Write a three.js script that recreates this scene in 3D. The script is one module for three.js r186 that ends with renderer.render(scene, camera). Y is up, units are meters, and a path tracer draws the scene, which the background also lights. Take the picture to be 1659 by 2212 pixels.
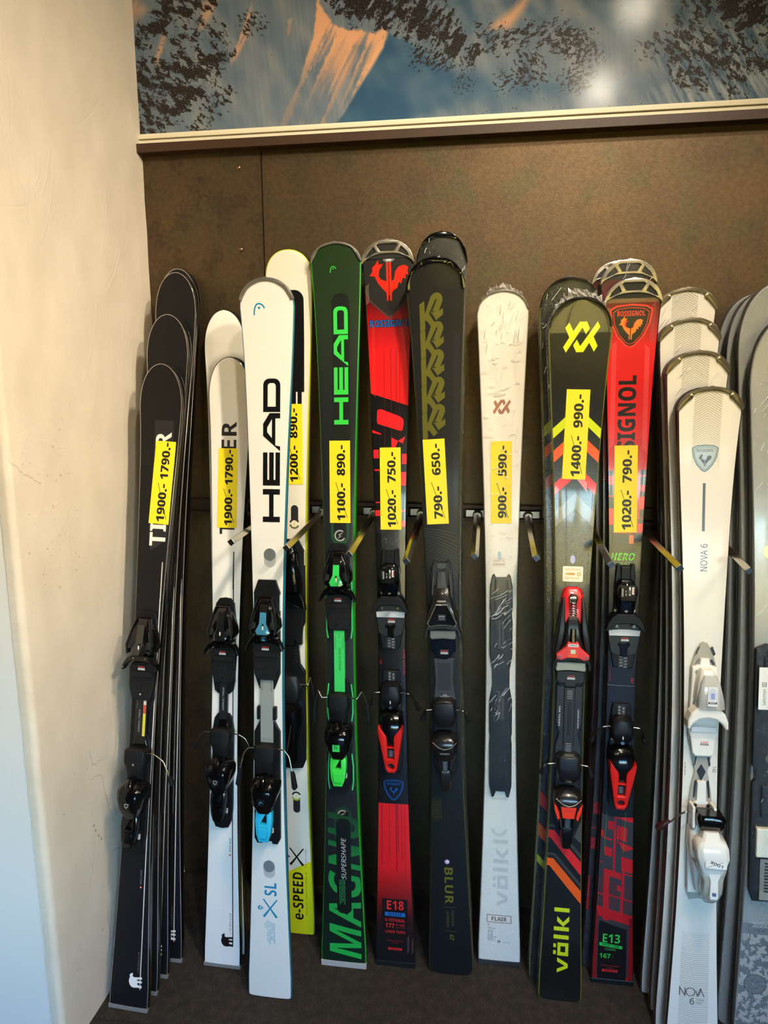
import * as THREE from 'three';
import { mergeGeometries, toCreasedNormals } from 'three/addons/utils/BufferGeometryUtils.js';
import { RoundedBoxGeometry } from 'three/addons/geometries/RoundedBoxGeometry.js';
import { Sky } from 'three/addons/objects/Sky.js';
import { createNoise2D, createNoise3D } from 'simplex-noise';

// ---------------------------------------------------------------- camera, sky, sun, exposure
const scene = new THREE.Scene();
const camera = new THREE.PerspectiveCamera(72.73, 1659 / 2212, 0.05, 200);
camera.position.set(0.8542, 1.4084, 1.7291);
camera.rotation.set(-0.177, 0.147, -0.0021, 'YXZ');
const renderer = new THREE.WebGLRenderer({ antialias: true });
renderer.toneMapping = THREE.LinearToneMapping;
renderer.toneMappingExposure = 0.92;
renderer.shadowMap.enabled = true;

const SUN = new THREE.Vector3(0.8, 0.55, -0.12).normalize();
const sky = new Sky(); sky.name = 'sky'; sky.scale.setScalar(1000); scene.add(sky);
sky.material.uniforms.sunPosition.value.copy(SUN);
sky.material.uniforms.turbidity.value = 3; sky.material.uniforms.rayleigh.value = 1.2;
sky.material.uniforms.mieCoefficient.value = 0.004;
scene.backgroundIntensity = 5.6;
const sun = new THREE.DirectionalLight(0xfff0d8, 34.0); sun.name = 'sun';
sun.position.copy(SUN).multiplyScalar(40).add(new THREE.Vector3(0, 0, 14)); sun.target.position.set(0, 0, 14);
sun.castShadow = true; sun.shadow.mapSize.set(2048, 2048);
Object.assign(sun.shadow.camera, { left: -25, right: 25, top: 25, bottom: -25, near: 1, far: 90 });
scene.add(sun, sun.target);
// track spotlights under the ceiling: [x, z, aim x, aim y, aim z, candela]
const SPOTS = [
  [1.353, 1.995, 0.7, 1.0, 0.2, 7, 0.66],
  [1.373, 1.217, 0.6, 0.85, 0.25, 10, 0.8],
  [2.74, 1.73, 1.1, 1.0, 0.25, 6, 0.55],
  [2.35, 2.2, 0.0, 1.75, 0.42, 20, 0.42],
  [0.6, 2.7, 0.25, 1.0, 0.3, 2, 0.6],
];
const WARM = new THREE.Color(1.0, 0.86, 0.66);

// ---------------------------------------------------------------- helpers
let seed = 7;
const rnd = () => { seed = (seed * 1664525 + 1013904223) >>> 0; return seed / 4294967296; };
const n2 = createNoise2D(rnd), n3 = createNoise3D(rnd);
const fbm = (x, y, o = 4) => { let a = 0.5, s = 0; for (let i = 0; i < o; i++) { s += a * n2(x, y); x *= 2.03; y *= 2.03; a *= 0.5; } return s; };
const clamp = (x, a = 0, b = 1) => Math.min(b, Math.max(a, x));
const smooth = (a, b, x) => { const t = clamp((x - a) / (b - a)); return t * t * (3 - 2 * t); };
const lerp = (a, b, t) => a + (b - a) * t;
const V = (x, y, z) => new THREE.Vector3(x, y, z);
const taken = {};
const numbered = (n) => { const k = taken[n] = (taken[n] ?? -1) + 1; return k ? n + '_' + String(k).padStart(3, '0') : n; };
function mesh(name, geo, mat, parent = scene, label) {
  const m = new THREE.Mesh(geo, mat); m.name = parent === scene ? numbered(name) : name; m.castShadow = m.receiveShadow = true;
  if (label) m.userData.label = label;
  parent.add(m); return m;
}
function grp(name, parent = scene) { const g = new THREE.Group(); g.name = parent === scene ? numbered(name) : name; parent.add(g); return g; }
function tag(o, label, category, group) { Object.assign(o.userData, { label, category }); if (group) o.userData.group = group; return o; }
function struct(o) { o.userData.kind = 'structure'; return o; }
const M = (color, roughness = 0.5, extra = {}) => new THREE.MeshPhysicalMaterial({ color, roughness, ...extra });
const box = (w, h, d, x = 0, y = 0, z = 0, r = 0) => { const g = r ? new RoundedBoxGeometry(w, h, d, 2, r) : new THREE.BoxGeometry(w, h, d); g.translate(x, y, z); return g; };
const join = (list) => mergeGeometries(list.map((g) => { const q = g.index ? g.toNonIndexed() : g; for (const k of Object.keys(q.attributes)) if (!['position', 'normal', 'uv'].includes(k)) q.deleteAttribute(k); return q; }));
const crease = (g, a = 0.6) => toCreasedNormals(g, a);
function tube(pts, r, seg = 24, rad = 7) { return new THREE.TubeGeometry(new THREE.CatmullRomCurve3(pts.map((p) => V(...p)), false, 'catmullrom', 0.2), seg, r, rad); }
// polygon in (u, s) raised from n = z0 to z1, with a small bevel
function ext(pts, z0, z1, bev = 0.0012, holes = [], round = false) {
  const sh = new THREE.Shape();
  const path = (sp, p) => { if (round) { const c = new THREE.CatmullRomCurve3(p.map((q) => V(q[0], q[1], 0)), true, 'catmullrom', 0.35).getPoints(p.length * 5); c.forEach((q, i) => i ? sp.lineTo(q.x, q.y) : sp.moveTo(q.x, q.y)); } else p.forEach((q, i) => i ? sp.lineTo(...q) : sp.moveTo(...q)); sp.closePath(); };
  path(sh, pts);
  for (const h of holes) { const hp = new THREE.Path(); path(hp, h); sh.holes.push(hp); }
  const d = Math.max(1e-4, z1 - z0 - 2 * bev);
  const g = new THREE.ExtrudeGeometry(sh, { depth: d, bevelEnabled: bev > 0, bevelThickness: bev, bevelSize: bev, bevelOffset: -bev, bevelSegments: 2, curveSegments: 16 });
  g.translate(0, 0, z0 + bev); return g;
}
const sym = (half) => [...half.map(([u, s]) => [u, s]), ...[...half].reverse().filter(([u]) => u !== 0).map(([u, s]) => [-u, s])];
const off = (pts, du, ds) => pts.map(([u, s]) => [u + du, s + ds]);
const ring = (r, n = 24, du = 0, ds = 0, k = 1) => Array.from({ length: n }, (_, i) => [du + r * Math.cos(i / n * 2 * Math.PI), ds + k * r * Math.sin(i / n * 2 * Math.PI)]);
// rounded body along s: stations [s, half width, n low, n high, squareness, u centre]
function lump(st, seg = 18, cap = true) {
  const pos = [], idx = [], R = seg + 1;
  for (const [s, hw, a, b, e = 0.5, uc = 0] of st) for (let i = 0; i <= seg; i++) {
    const t = Math.PI * i / seg, c = Math.cos(t), q = Math.sin(t);
    pos.push(uc + hw * Math.sign(c) * Math.abs(c) ** e, s, a + (b - a) * q ** e);
  }
  for (let j = 0; j < st.length - 1; j++) { for (let i = 0; i < seg; i++) { const a = j * R + i, b = a + R; idx.push(a, b, a + 1, a + 1, b, b + 1); } const a = j * R, b = a + R; idx.push(a, a + seg, b, b, a + seg, b + seg); }
  if (cap) for (const j of [0, st.length - 1]) for (let i = 1; i < seg; i++) { const a = j * R; j ? idx.push(a, a + i + 1, a + i) : idx.push(a, a + i, a + i + 1); }
  let g = new THREE.BufferGeometry(); g.setAttribute('position', new THREE.Float32BufferAttribute(pos, 3)); g.setIndex(idx);
  const up = st[st.length - 1][0] > st[0][0]; if (up) { const ix = g.index.array; for (let i = 0; i < ix.length; i += 3) { const t = ix[i]; ix[i] = ix[i + 1]; ix[i + 1] = t; } }
  g.computeVertexNormals(); g = crease(g, 0.7); g.setAttribute('uv', new THREE.Float32BufferAttribute(new Float32Array(g.attributes.position.count * 2), 2)); return g;
}
const disc = (r, h, u, s, n, seg = 24) => { const g = new THREE.CylinderGeometry(r, r, h, seg); g.rotateX(Math.PI / 2); g.translate(u, s, n + h / 2); return g; };
const dome = (r, h, u, s, n) => { const g = new THREE.SphereGeometry(1, 24, 10, 0, Math.PI * 2, 0, Math.PI / 2); g.rotateX(Math.PI / 2); g.scale(r, r, h); g.translate(u, s, n); return g; };
function canvasTex(w, h, draw, srgb = true) {
  const c = document.createElement('canvas'); c.width = w; c.height = h; const x = c.getContext('2d'); draw(x, w, h);
  const t = new THREE.CanvasTexture(c); if (srgb) t.colorSpace = THREE.SRGBColorSpace; t.wrapS = t.wrapT = THREE.RepeatWrapping; t.anisotropy = 8; return t;
}
function dataTex(w, h, f, srgb = true) {
  const d = new Uint8Array(w * h * 4);
  for (let y = 0; y < h; y++) for (let x = 0; x < w; x++) { const c = f(x / w, y / h), i = (y * w + x) * 4; d[i] = clamp(c[0], 0, 255); d[i + 1] = clamp(c[1], 0, 255); d[i + 2] = clamp(c[2], 0, 255); d[i + 3] = 255; }
  const t = new THREE.DataTexture(d, w, h); t.magFilter = t.minFilter = THREE.LinearFilter; if (srgb) t.colorSpace = THREE.SRGBColorSpace; t.wrapS = t.wrapT = THREE.RepeatWrapping; t.needsUpdate = true; return t;
}
const mix3 = (a, b, t) => [a[0] + (b[0] - a[0]) * t, a[1] + (b[1] - a[1]) * t, a[2] + (b[2] - a[2]) * t];
// signed distance to a polygon, positive inside
function sdf(P, x, y) {
  let d = 1e9, ins = false;
  for (let i = 0, j = P.length - 1; i < P.length; j = i++) {
    const [ax, ay] = P[i], [bx, by] = P[j], ex = bx - ax, ey = by - ay, wx = x - ax, wy = y - ay, t = clamp((wx * ex + wy * ey) / (ex * ex + ey * ey + 1e-9));
    d = Math.min(d, (wx - ex * t) ** 2 + (wy - ey * t) ** 2);
    if ((ay > y) !== (by > y) && x < (bx - ax) * (y - ay) / (by - ay) + ax) ins = !ins;
  }
  return (ins ? 1 : -1) * Math.sqrt(d);
}

// ---------------------------------------------------------------- the room
const plaster = dataTex(512, 512, (u, v) => { const m = fbm(u * 5, v * 5, 4) * 9 + fbm(u * 40 + 9, v * 40, 2) * 4; return [226 + m, 215 + m * 1.05, 198 + m * 1.2]; });
const plasterBump = canvasTex(1024, 1024, (x, w, h) => {
  x.fillStyle = '#808080'; x.fillRect(0, 0, w, h);
  for (let i = 0; i < 900; i++) { const a = rnd() * 6.3, px = rnd() * w, py = rnd() * h, l = 10 + rnd() * 90, g = rnd() > 0.5 ? 255 : 0; x.strokeStyle = `rgba(${g},${g},${g},${0.05 + rnd() * 0.1})`; x.lineWidth = 1 + rnd() * 6; x.beginPath(); x.moveTo(px, py); x.quadraticCurveTo(px + l * 0.5 * Math.cos(a + 0.2), py + l * 0.5 * Math.sin(a + 0.2), px + l * Math.cos(a), py + l * Math.sin(a)); x.stroke(); }
  for (let i = 0; i < 16000; i++) { const g = rnd() > 0.5 ? 255 : 0; x.fillStyle = `rgba(${g},${g},${g},${rnd() * 0.1})`; x.fillRect(rnd() * w, rnd() * h, 1 + rnd() * 3, 1 + rnd() * 3); }
}, false);
// wall with cracks: drawn 1:1 on the side wall, z 0..0.6 m across and y 0..3 m up
const CRACKS = [[[0.585, 1.28], [0.55, 1.25], [0.5, 1.225]], [[0.42, 0.62], [0.41, 0.58], [0.4, 0.575], [0.36, 0.57]], [[0.42, 0.55], [0.38, 0.54], [0.37, 0.48], [0.35, 0.42], [0.34, 0.39]], [[0.36, 0.33], [0.33, 0.318], [0.30, 0.326], [0.26, 0.345]], [[0.42, 0.09], [0.38, 0.135], [0.36, 0.15], [0.29, 0.2]], [[0.4, 0.2], [0.395, 0.14], [0.4, 0.11]]];
for (const c of CRACKS) { const q = []; c.forEach((a, i) => { if (!i) return q.push(a); const b = c[i - 1]; for (let k = 1; k <= 9; k++) q.push([lerp(b[0], a[0], k / 9) + (rnd() - 0.5) * 0.005, lerp(b[1], a[1], k / 9) + (rnd() - 0.5) * 0.006]); }); c.splice(0, c.length, ...q); }
const sideMap = canvasTex(512, 2048, (x, w, h) => {
  const im = x.createImageData(w, h);
  for (let j = 0; j < h; j++) for (let i = 0; i < w; i++) { const m = fbm(i / 110, j / 150, 4) * 8 + fbm(i / 9 + 7, j / 9, 2) * 3, k = (j * w + i) * 4; im.data[k] = 226 + m; im.data[k + 1] = 213 + m; im.data[k + 2] = 194 + m * 1.1; im.data[k + 3] = 255; }
  x.putImageData(im, 0, 0);
  x.save(); x.scale(w / 0.6, -h / 3); x.translate(0, -3); x.lineCap = 'round';
  for (const c of CRACKS) { x.strokeStyle = 'rgba(120,100,80,.45)'; x.lineWidth = 0.0009; x.beginPath(); c.forEach((p, i) => i ? x.lineTo(...p) : x.moveTo(...p)); x.stroke(); }
  for (let i = 0; i < 60; i++) { const cz = 0.38 + rnd() * 0.18, cy = rnd() < 0.7 ? 1.0 + rnd() * 0.35 : rnd() * 0.6; x.fillStyle = `rgba(105,95,85,${0.12 + rnd() * 0.3})`; x.beginPath(); x.ellipse(cz, cy, 0.001 + rnd() * 0.004, 0.0008 + rnd() * 0.0012, rnd() * 0.6, 0, 7); x.fill(); }
  for (const [cz, cy] of [[0.425, 0.44], [0.42, 0.425], [0.41, 0.405], [0.4, 0.39]]) { x.fillStyle = 'rgba(110,95,85,.5)'; x.beginPath(); x.ellipse(cz, cy, 0.004, 0.003, 0.6, 0, 7); x.fill(); }
  x.restore();
});
const sideBump = canvasTex(512, 2048, (x, w, h) => {
  x.fillStyle = '#808080'; x.fillRect(0, 0, w, h);
  for (let i = 0; i < 420; i++) { const a = -0.6 + rnd() * 2.6, px = rnd() * w, py = rnd() * h, l = 20 + rnd() * 130, g = rnd() > 0.45 ? 255 : 0; x.strokeStyle = `rgba(${g},${g},${g},${0.06 + rnd() * 0.16})`; x.lineWidth = 0.8 + rnd() * 3; x.beginPath(); x.moveTo(px, py); x.quadraticCurveTo(px + l * 0.5 * Math.cos(a + 0.25), py + l * 0.5 * Math.sin(a + 0.25), px + l * Math.cos(a), py + l * Math.sin(a)); x.stroke(); }
  for (let i = 0; i < 22000; i++) { const g = rnd() > 0.5 ? 255 : 0; x.fillStyle = `rgba(${g},${g},${g},${rnd() * 0.09})`; x.fillRect(rnd() * w, rnd() * h, 1 + rnd() * 3, 1 + rnd() * 3); }
  x.save(); x.scale(w / 0.6, -h / 3); x.translate(0, -3); x.lineCap = 'round';
  for (const c of CRACKS) for (const [d, k, o] of [[0.0035, '255,255,255', 0.6], [0.0016, '0,0,0', 0.9]]) { x.strokeStyle = `rgba(${k},${o})`; x.lineWidth = d; x.beginPath(); c.forEach((p, i) => i ? x.lineTo(...p) : x.moveTo(...p)); x.stroke(); }
  x.restore();
}, false);
const rep = (t, a, b) => { const c = t.clone(); c.repeat.set(a, b); c.needsUpdate = true; return c; };
const wallMat = M(0x453629, 0.8, { map: rep(plaster, 2, 2), bumpMap: rep(plasterBump, 2, 2), bumpScale: 0.0012 });
const sideMat = M(0xffffff, 0.8, { map: sideMap, bumpMap: sideBump, bumpScale: 0.0022 });
const whiteMat = M(0xefece6, 0.8, { bumpMap: rep(plasterBump, 2, 2), bumpScale: 0.001 });
const CEIL = 2.95, XL = -2.2, XR = 3.6, ZF = 4.6, T = 0.25;

// side wall in plaster (its inner face is x = 0), the white face beside it, and the rest of the shell
{ // the outer corner is slightly uneven
  const g = new THREE.PlaneGeometry(0.612, CEIL, 51, 220); g.rotateY(Math.PI / 2); g.translate(0, CEIL / 2, 0.306);
  const p = g.attributes.position, uv = g.attributes.uv;
  for (let i = 0; i < p.count; i++) { const z = Math.min(p.getZ(i), 0.588), y = p.getY(i), over = p.getZ(i) - z; uv.setXY(i, z / 0.6, y / 3); const e = smooth(0.55, 0.588, z); p.setX(i, -over - e * (0.002 + 0.004 * Math.abs(fbm(y * 18, 3, 3))) + 0.0012 * fbm(z * 9, y * 6, 3)); p.setZ(i, over > 0.001 ? 0.5895 : z + e * 0.0025 * fbm(y * 30, 8, 2)); }
  g.computeVertexNormals();
  struct(mesh('wall_left', g, sideMat));
  struct(mesh('wall_left_face', join([box(2.2, CEIL, T, -1.112, CEIL / 2, 0.588 - T / 2), box(0.1, CEIL, 0.34, -0.062, CEIL / 2, 0.17)]), whiteMat));
}
struct(mesh('wall_west', box(T, CEIL, ZF - 0.588, XL - T / 2, CEIL / 2, (ZF + 0.588) / 2), wallMat));
struct(mesh('wall_right', box(T, CEIL, ZF + T + 0.01, XR + T / 2, CEIL / 2, (ZF - T) / 2), wallMat));
struct(mesh('wall_back', box(XR + 0.2, CEIL, T, XR / 2, CEIL / 2, -T / 2 - 0.006), wallMat));
struct(mesh('ceiling', box(XR - XL + 2 * T, 0.2, ZF + 2 * T, (XR + XL) / 2, CEIL + 0.1, ZF / 2), M(0x8a8378, 0.9)));
// shop front behind the viewer: wall with a wide glazed opening
const WX0 = 0.4, WX1 = 3.3, WY0 = 0.3, WY1 = 1.42;
struct(mesh('wall_front', join([box(WX0 - XL + T, CEIL, T, (WX0 + XL - T) / 2, CEIL / 2, ZF + T / 2), box(XR + T - WX1, CEIL, T, (WX1 + XR + T) / 2, CEIL / 2, ZF + T / 2), box(WX1 - WX0, WY0, T, (WX0 + WX1) / 2, WY0 / 2, ZF + T / 2), box(WX1 - WX0, CEIL - WY1, T, (WX0 + WX1) / 2, (CEIL + WY1) / 2, ZF + T / 2)]), wallMat));
{
  const w = struct(grp('window_1')); const fr = M(0x3a3632, 0.5);
  const cols = 3, cw = (WX1 - WX0) / cols;
  mesh('window_frame', join([box(WX1 - WX0, 0.06, 0.08, (WX0 + WX1) / 2, WY0 + 0.03, ZF + 0.1), box(WX1 - WX0, 0.06, 0.08, (WX0 + WX1) / 2, WY1 - 0.03, ZF + 0.1), ...Array.from({ length: cols + 1 }, (_, i) => box(0.06, WY1 - WY0, 0.08, clamp(WX0 + i * cw, WX0 + 0.03, WX1 - 0.03), (WY0 + WY1) / 2, ZF + 0.1))]), fr, w);
  for (let i = 0; i < cols; i++) mesh('pane', box(cw - 0.06, WY1 - WY0 - 0.12, 0.006, WX0 + (i + 0.5) * cw, (WY0 + WY1) / 2, ZF + 0.1), M(0xffffff, 0.02, { transmission: 1, thickness: 0, ior: 1.45 }), w);
}
// floor: dark woven carpet up to z = 0.484, smooth dark flooring beyond
const carpetMap = dataTex(1024, 1024, (u, v) => {
  const a = n2(u * 150, v * 420) * 0.5 + n2(u * 420, v * 700) * 0.35, b = fbm(u * 14, v * 14, 3), k = clamp(0.5 + a * 1.0 + b * 0.2);
  return mix3([20, 17, 15], [128, 112, 96], k * k * (n2(u * 90 + 5, v * 300) > 0.15 ? 1 : 0.62));
});
carpetMap.repeat.set(2, 2);
const carpetBump = dataTex(1024, 1024, (u, v) => { const a = 128 + 70 * n2(u * 260, v * 420) + 45 * n2(u * 500, v * 500 + 4); return [a, a, a]; }, false); carpetBump.repeat.set(2, 2);
function flatUV(g, k = 1) { const p = g.attributes.position, uv = g.attributes.uv; for (let i = 0; i < p.count; i++) uv.setXY(i, p.getX(i) * k, p.getZ(i) * k); return g; }
struct(mesh('floor', flatUV(box(XR + 0.05, 0.1, 0.489, XR / 2 - 0.025, -0.05, 0.2395)), M(0xffffff, 0.95, { map: carpetMap, bumpMap: carpetBump, bumpScale: 0.003 })));
struct(mesh('floor_front', flatUV(box(XR - XL + 2 * T, 0.1, ZF + T - 0.484, (XR + XL) / 2, -0.053, (ZF + T + 0.484) / 2)), M(0x2a2623, 0.55)));

// back wall: bronze-patinated sheets
const rust = (k) => dataTex(768, 768, (u, v) => {
  const x = u * 4 + k * 9, y = v * 4, big = fbm(x * 1.3, y * 1.1, 4), fine = fbm(x * 18, y * 18, 3), blot = smooth(0.0, 0.5, fbm(x * 2.6 + 31, y * 2.2, 5) + 0.4 * fbm(x * 16, y * 16, 3));
  let c = mix3([90, 75, 58], [98, 80, 58], clamp(0.5 + big));
  c = mix3(c, [86, 79, 58], 0.8 * smooth(0, 0.5, fbm(x * 1.7 + 12, y * 1.7, 3)));
  c = mix3(c, [58, 50, 46], blot * 0.3 * (k ? 0.4 : 1));
  const g = 1 + 0.1 * fine + 0.07 * n2(x * 70, y * 70); return [c[0] * g, c[1] * g, c[2] * g];
});
const scratchy = dataTex(512, 512, (u, v) => { const a = 128 + 60 * fbm(u * 60, v * 60, 3); return [a, a, a]; }, false);
const panelUV = (g) => { const p = g.attributes.position, uv = g.attributes.uv; for (let i = 0; i < p.count; i++) uv.setXY(i, (p.getX(i) + p.getZ(i)) / 1.2, p.getY(i) / 1.2); return g; };
const rustMats = [0, 1].map((k) => M(0xffffff, 0.5, { map: rust(k), metalness: 0.86, bumpMap: rep(scratchy, 3, 3), bumpScale: 0.0004 }));
{
  const clad = struct(grp('wall_back_cladding'));
  mesh('metal_panel', panelUV(box(0.3, 1.968, 0.004, 0.1507, 0.984, -0.0015)), rustMats[0], clad, 'narrow riveted bronze-brown metal sheet');
  mesh('metal_panel', panelUV(box(1.6, 1.968, 0.004, 1.1035, 0.984, -0.0028)), rustMats[1], clad, 'wide bronze-brown metal sheet');
  mesh('metal_panel', panelUV(box(1.69, 1.968, 0.004, 2.752, 0.984, -0.002)), rustMats[1], clad);
  for (const [x, y] of [[0.2448, 1.932], [0.2431, 1.744], [0.247, 1.556], [0.246, 1.368], [0.2465, 1.1], [0.05, 1.932]]) { if (x < 0.1) continue; const d = new THREE.SphereGeometry(0.0062, 16, 8, 0, Math.PI * 2, 0, Math.PI / 2); d.scale(1, 0.7, 1); d.rotateX(Math.PI / 2); d.translate(x, y, 0.0003); mesh('rivet', d, M(0x8a6a52, 0.28, { metalness: 0.85 }), clad); }
}
const ledge = panelUV(box(XR, 0.0205, 0.031, XR / 2, 1.9782, 0.0145, 0.0015));
struct(mesh('trim_1', ledge, M(0xb08a70, 0.5, { map: rust(1), bumpMap: rep(scratchy, 3, 3), bumpScale: 0.0003 })));
struct(mesh('trim_2', join([box(XR - 0.0, 0.0125, 0.012, XR / 2, 1.9948, 0.006, 0.001), box(XR, 0.008, 0.017, XR / 2, 2.0062, 0.0085, 0.0015), box(XR, 0.006, 0.011, XR / 2, 2.0125, 0.0055, 0.001)]), M(0xe6dcc2, 0.45)));
// mountain panorama printed on a glossy board above the ledge
// traced outlines in sketch units of the print (X to the right, Y down from its upper visible edge), turned into millimetres
const Z = (X, Y) => { const a = X - 10; return [1.66 * a - 0.00016 * a * a, (200 - 0.0456 * a - Y) * (1.51 - 0.0003 * a)]; };
const ZP = (s) => s.split(' ').map((q) => Z(...q.split(',').map(Number)));
const MUR = {
  face: ZP('286,-12 292,8 303,24 310,36 330,44 352,45 370,49 386,41 391,50 386,70 372,94 350,128 334,152 322,172 314,192 222,196 236,160 258,120 268,86 280,52 284,20'),
  cloud: ZP('0,-14 26,-14 30,2 42,18 24,38 4,58 -12,58'), ridge: ZP('190,-10 186,10 172,44 156,70 140,92 128,112 116,138 112,164 122,158 134,128 150,104 168,82 180,60 188,36'),
  sl1: ZP('52,48 60,56 50,84 42,104 36,96 44,66'), sl2: ZP('112,6 128,-10 146,-10 134,20 118,44 104,52'), sl3: ZP('242,30 250,26 246,50 240,58'),
  basin: ZP('391,50 420,56 460,74 500,84 560,84 700,92 790,96 806,150 720,176 520,180 300,196 322,172 350,128 372,94 386,70'),
  rockA: ZP('8,60 20,48 44,28 60,4 70,-14 130,-14 140,0 120,8 96,20 70,36 50,44 30,62'), rockA2: ZP('60,70 90,44 116,34 150,44 146,56 118,58 92,60 70,84'), rockB: ZP('4,104 20,96 54,94 92,84 122,80 150,78 142,88 116,104 92,118 80,150 52,176 24,208 -4,210'), rockB2: ZP('92,118 120,96 140,90 128,104 108,128 84,150 70,168 74,142'),
  rockC: ZP('112,150 132,140 150,134 140,150 122,166 110,190 96,196 104,170'), rockC2: ZP('176,34 190,26 200,40 184,44'),
  rockD: ZP('330,-14 460,-14 470,16 486,40 500,62 516,78 508,84 484,74 462,62 440,56 420,48 400,36 372,20 340,8'), rockD2: ZP('296,-14 330,-14 356,10 380,26 396,42 380,40 350,30 322,18'), rockE: ZP('434,78 452,76 480,92 476,98 448,92 438,94'),
  rockF: ZP('528,52 548,46 568,50 600,44 640,40 668,50 660,62 624,66 596,60 572,66 560,76 540,70'), rockF2: ZP('640,60 668,54 690,60 672,74 650,76'), rockI: ZP('592,88 612,92 620,112 604,122 592,104'), rockI2: ZP('666,76 692,74 700,88 676,96'), rockJ: ZP('560,118 590,116 586,126 562,128'), rockK: ZP('660,118 686,116 682,128 660,128'), rockM: ZP('500,96 512,90 508,128 498,130'),
  rockG: ZP('870,-14 952,-14 1040,-14 1040,40 952,44 920,36 890,28 866,18'), rockH: ZP('816,64 852,50 872,56 856,72 838,92 846,116 828,130 812,104'), rockH2: ZP('862,72 906,62 932,78 962,70 962,110 920,106 892,100 872,110 858,134 846,124 852,96'), rockH3: ZP('900,116 926,112 918,146 900,150'), ridgeR: ZP('768,72 800,62 812,44 826,20 830,0 850,-14 872,-14 856,20 846,44 820,64 796,78 776,80'),
  peak: ZP('526,50 548,28 572,8 590,-10 606,-10 600,14 584,38 572,50 548,50'),
};
const fbg = (x, y, o, k) => { let a = 0.5, s = 0; for (let i = 0; i < o; i++) { s += a * n2(x, y); x = x * 2.07 + 3.1; y *= 2.07; a *= k; } return s; };
// [outline, slope angle, bias, grain in mm, raggedness]
const rockK = [['rockA', -0.8, 0.1, 52], ['rockA2', -0.8, -0.12, 40], ['rockB', -0.85, 0.06, 46], ['rockB2', -0.85, 0.16, 50], ['rockC', -0.8, -0.06, 30], ['rockC2', -0.6, -0.06, 20], ['rockD', 0.6, 0.2, 54], ['rockD2', 0.6, -0.12, 34], ['rockE', 0.5, -0.04, 22], ['rockF', 0.3, -0.1, 30], ['rockF2', -0.4, 0.0, 26], ['rockG', 0.35, 0.22, 70], ['rockH', -1.05, -0.05, 36], ['rockH2', -1.0, -0.02, 36], ['rockH3', -1.1, -0.1, 26], ['rockI', -0.8, 0.0, 24], ['rockI2', 0.6, -0.04, 20], ['rockJ', 0.2, -0.08, 18], ['rockK', 0.2, 0.05, 18], ['rockM', -1.2, -0.2, 14], ['ridgeR', -0.9, -0.12, 30]];
const hills = (x, y) => 15 * fbm((x * 0.8 + y * 0.6) / 120, (y * 0.8 - x * 0.6) / 190, 2);
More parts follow.
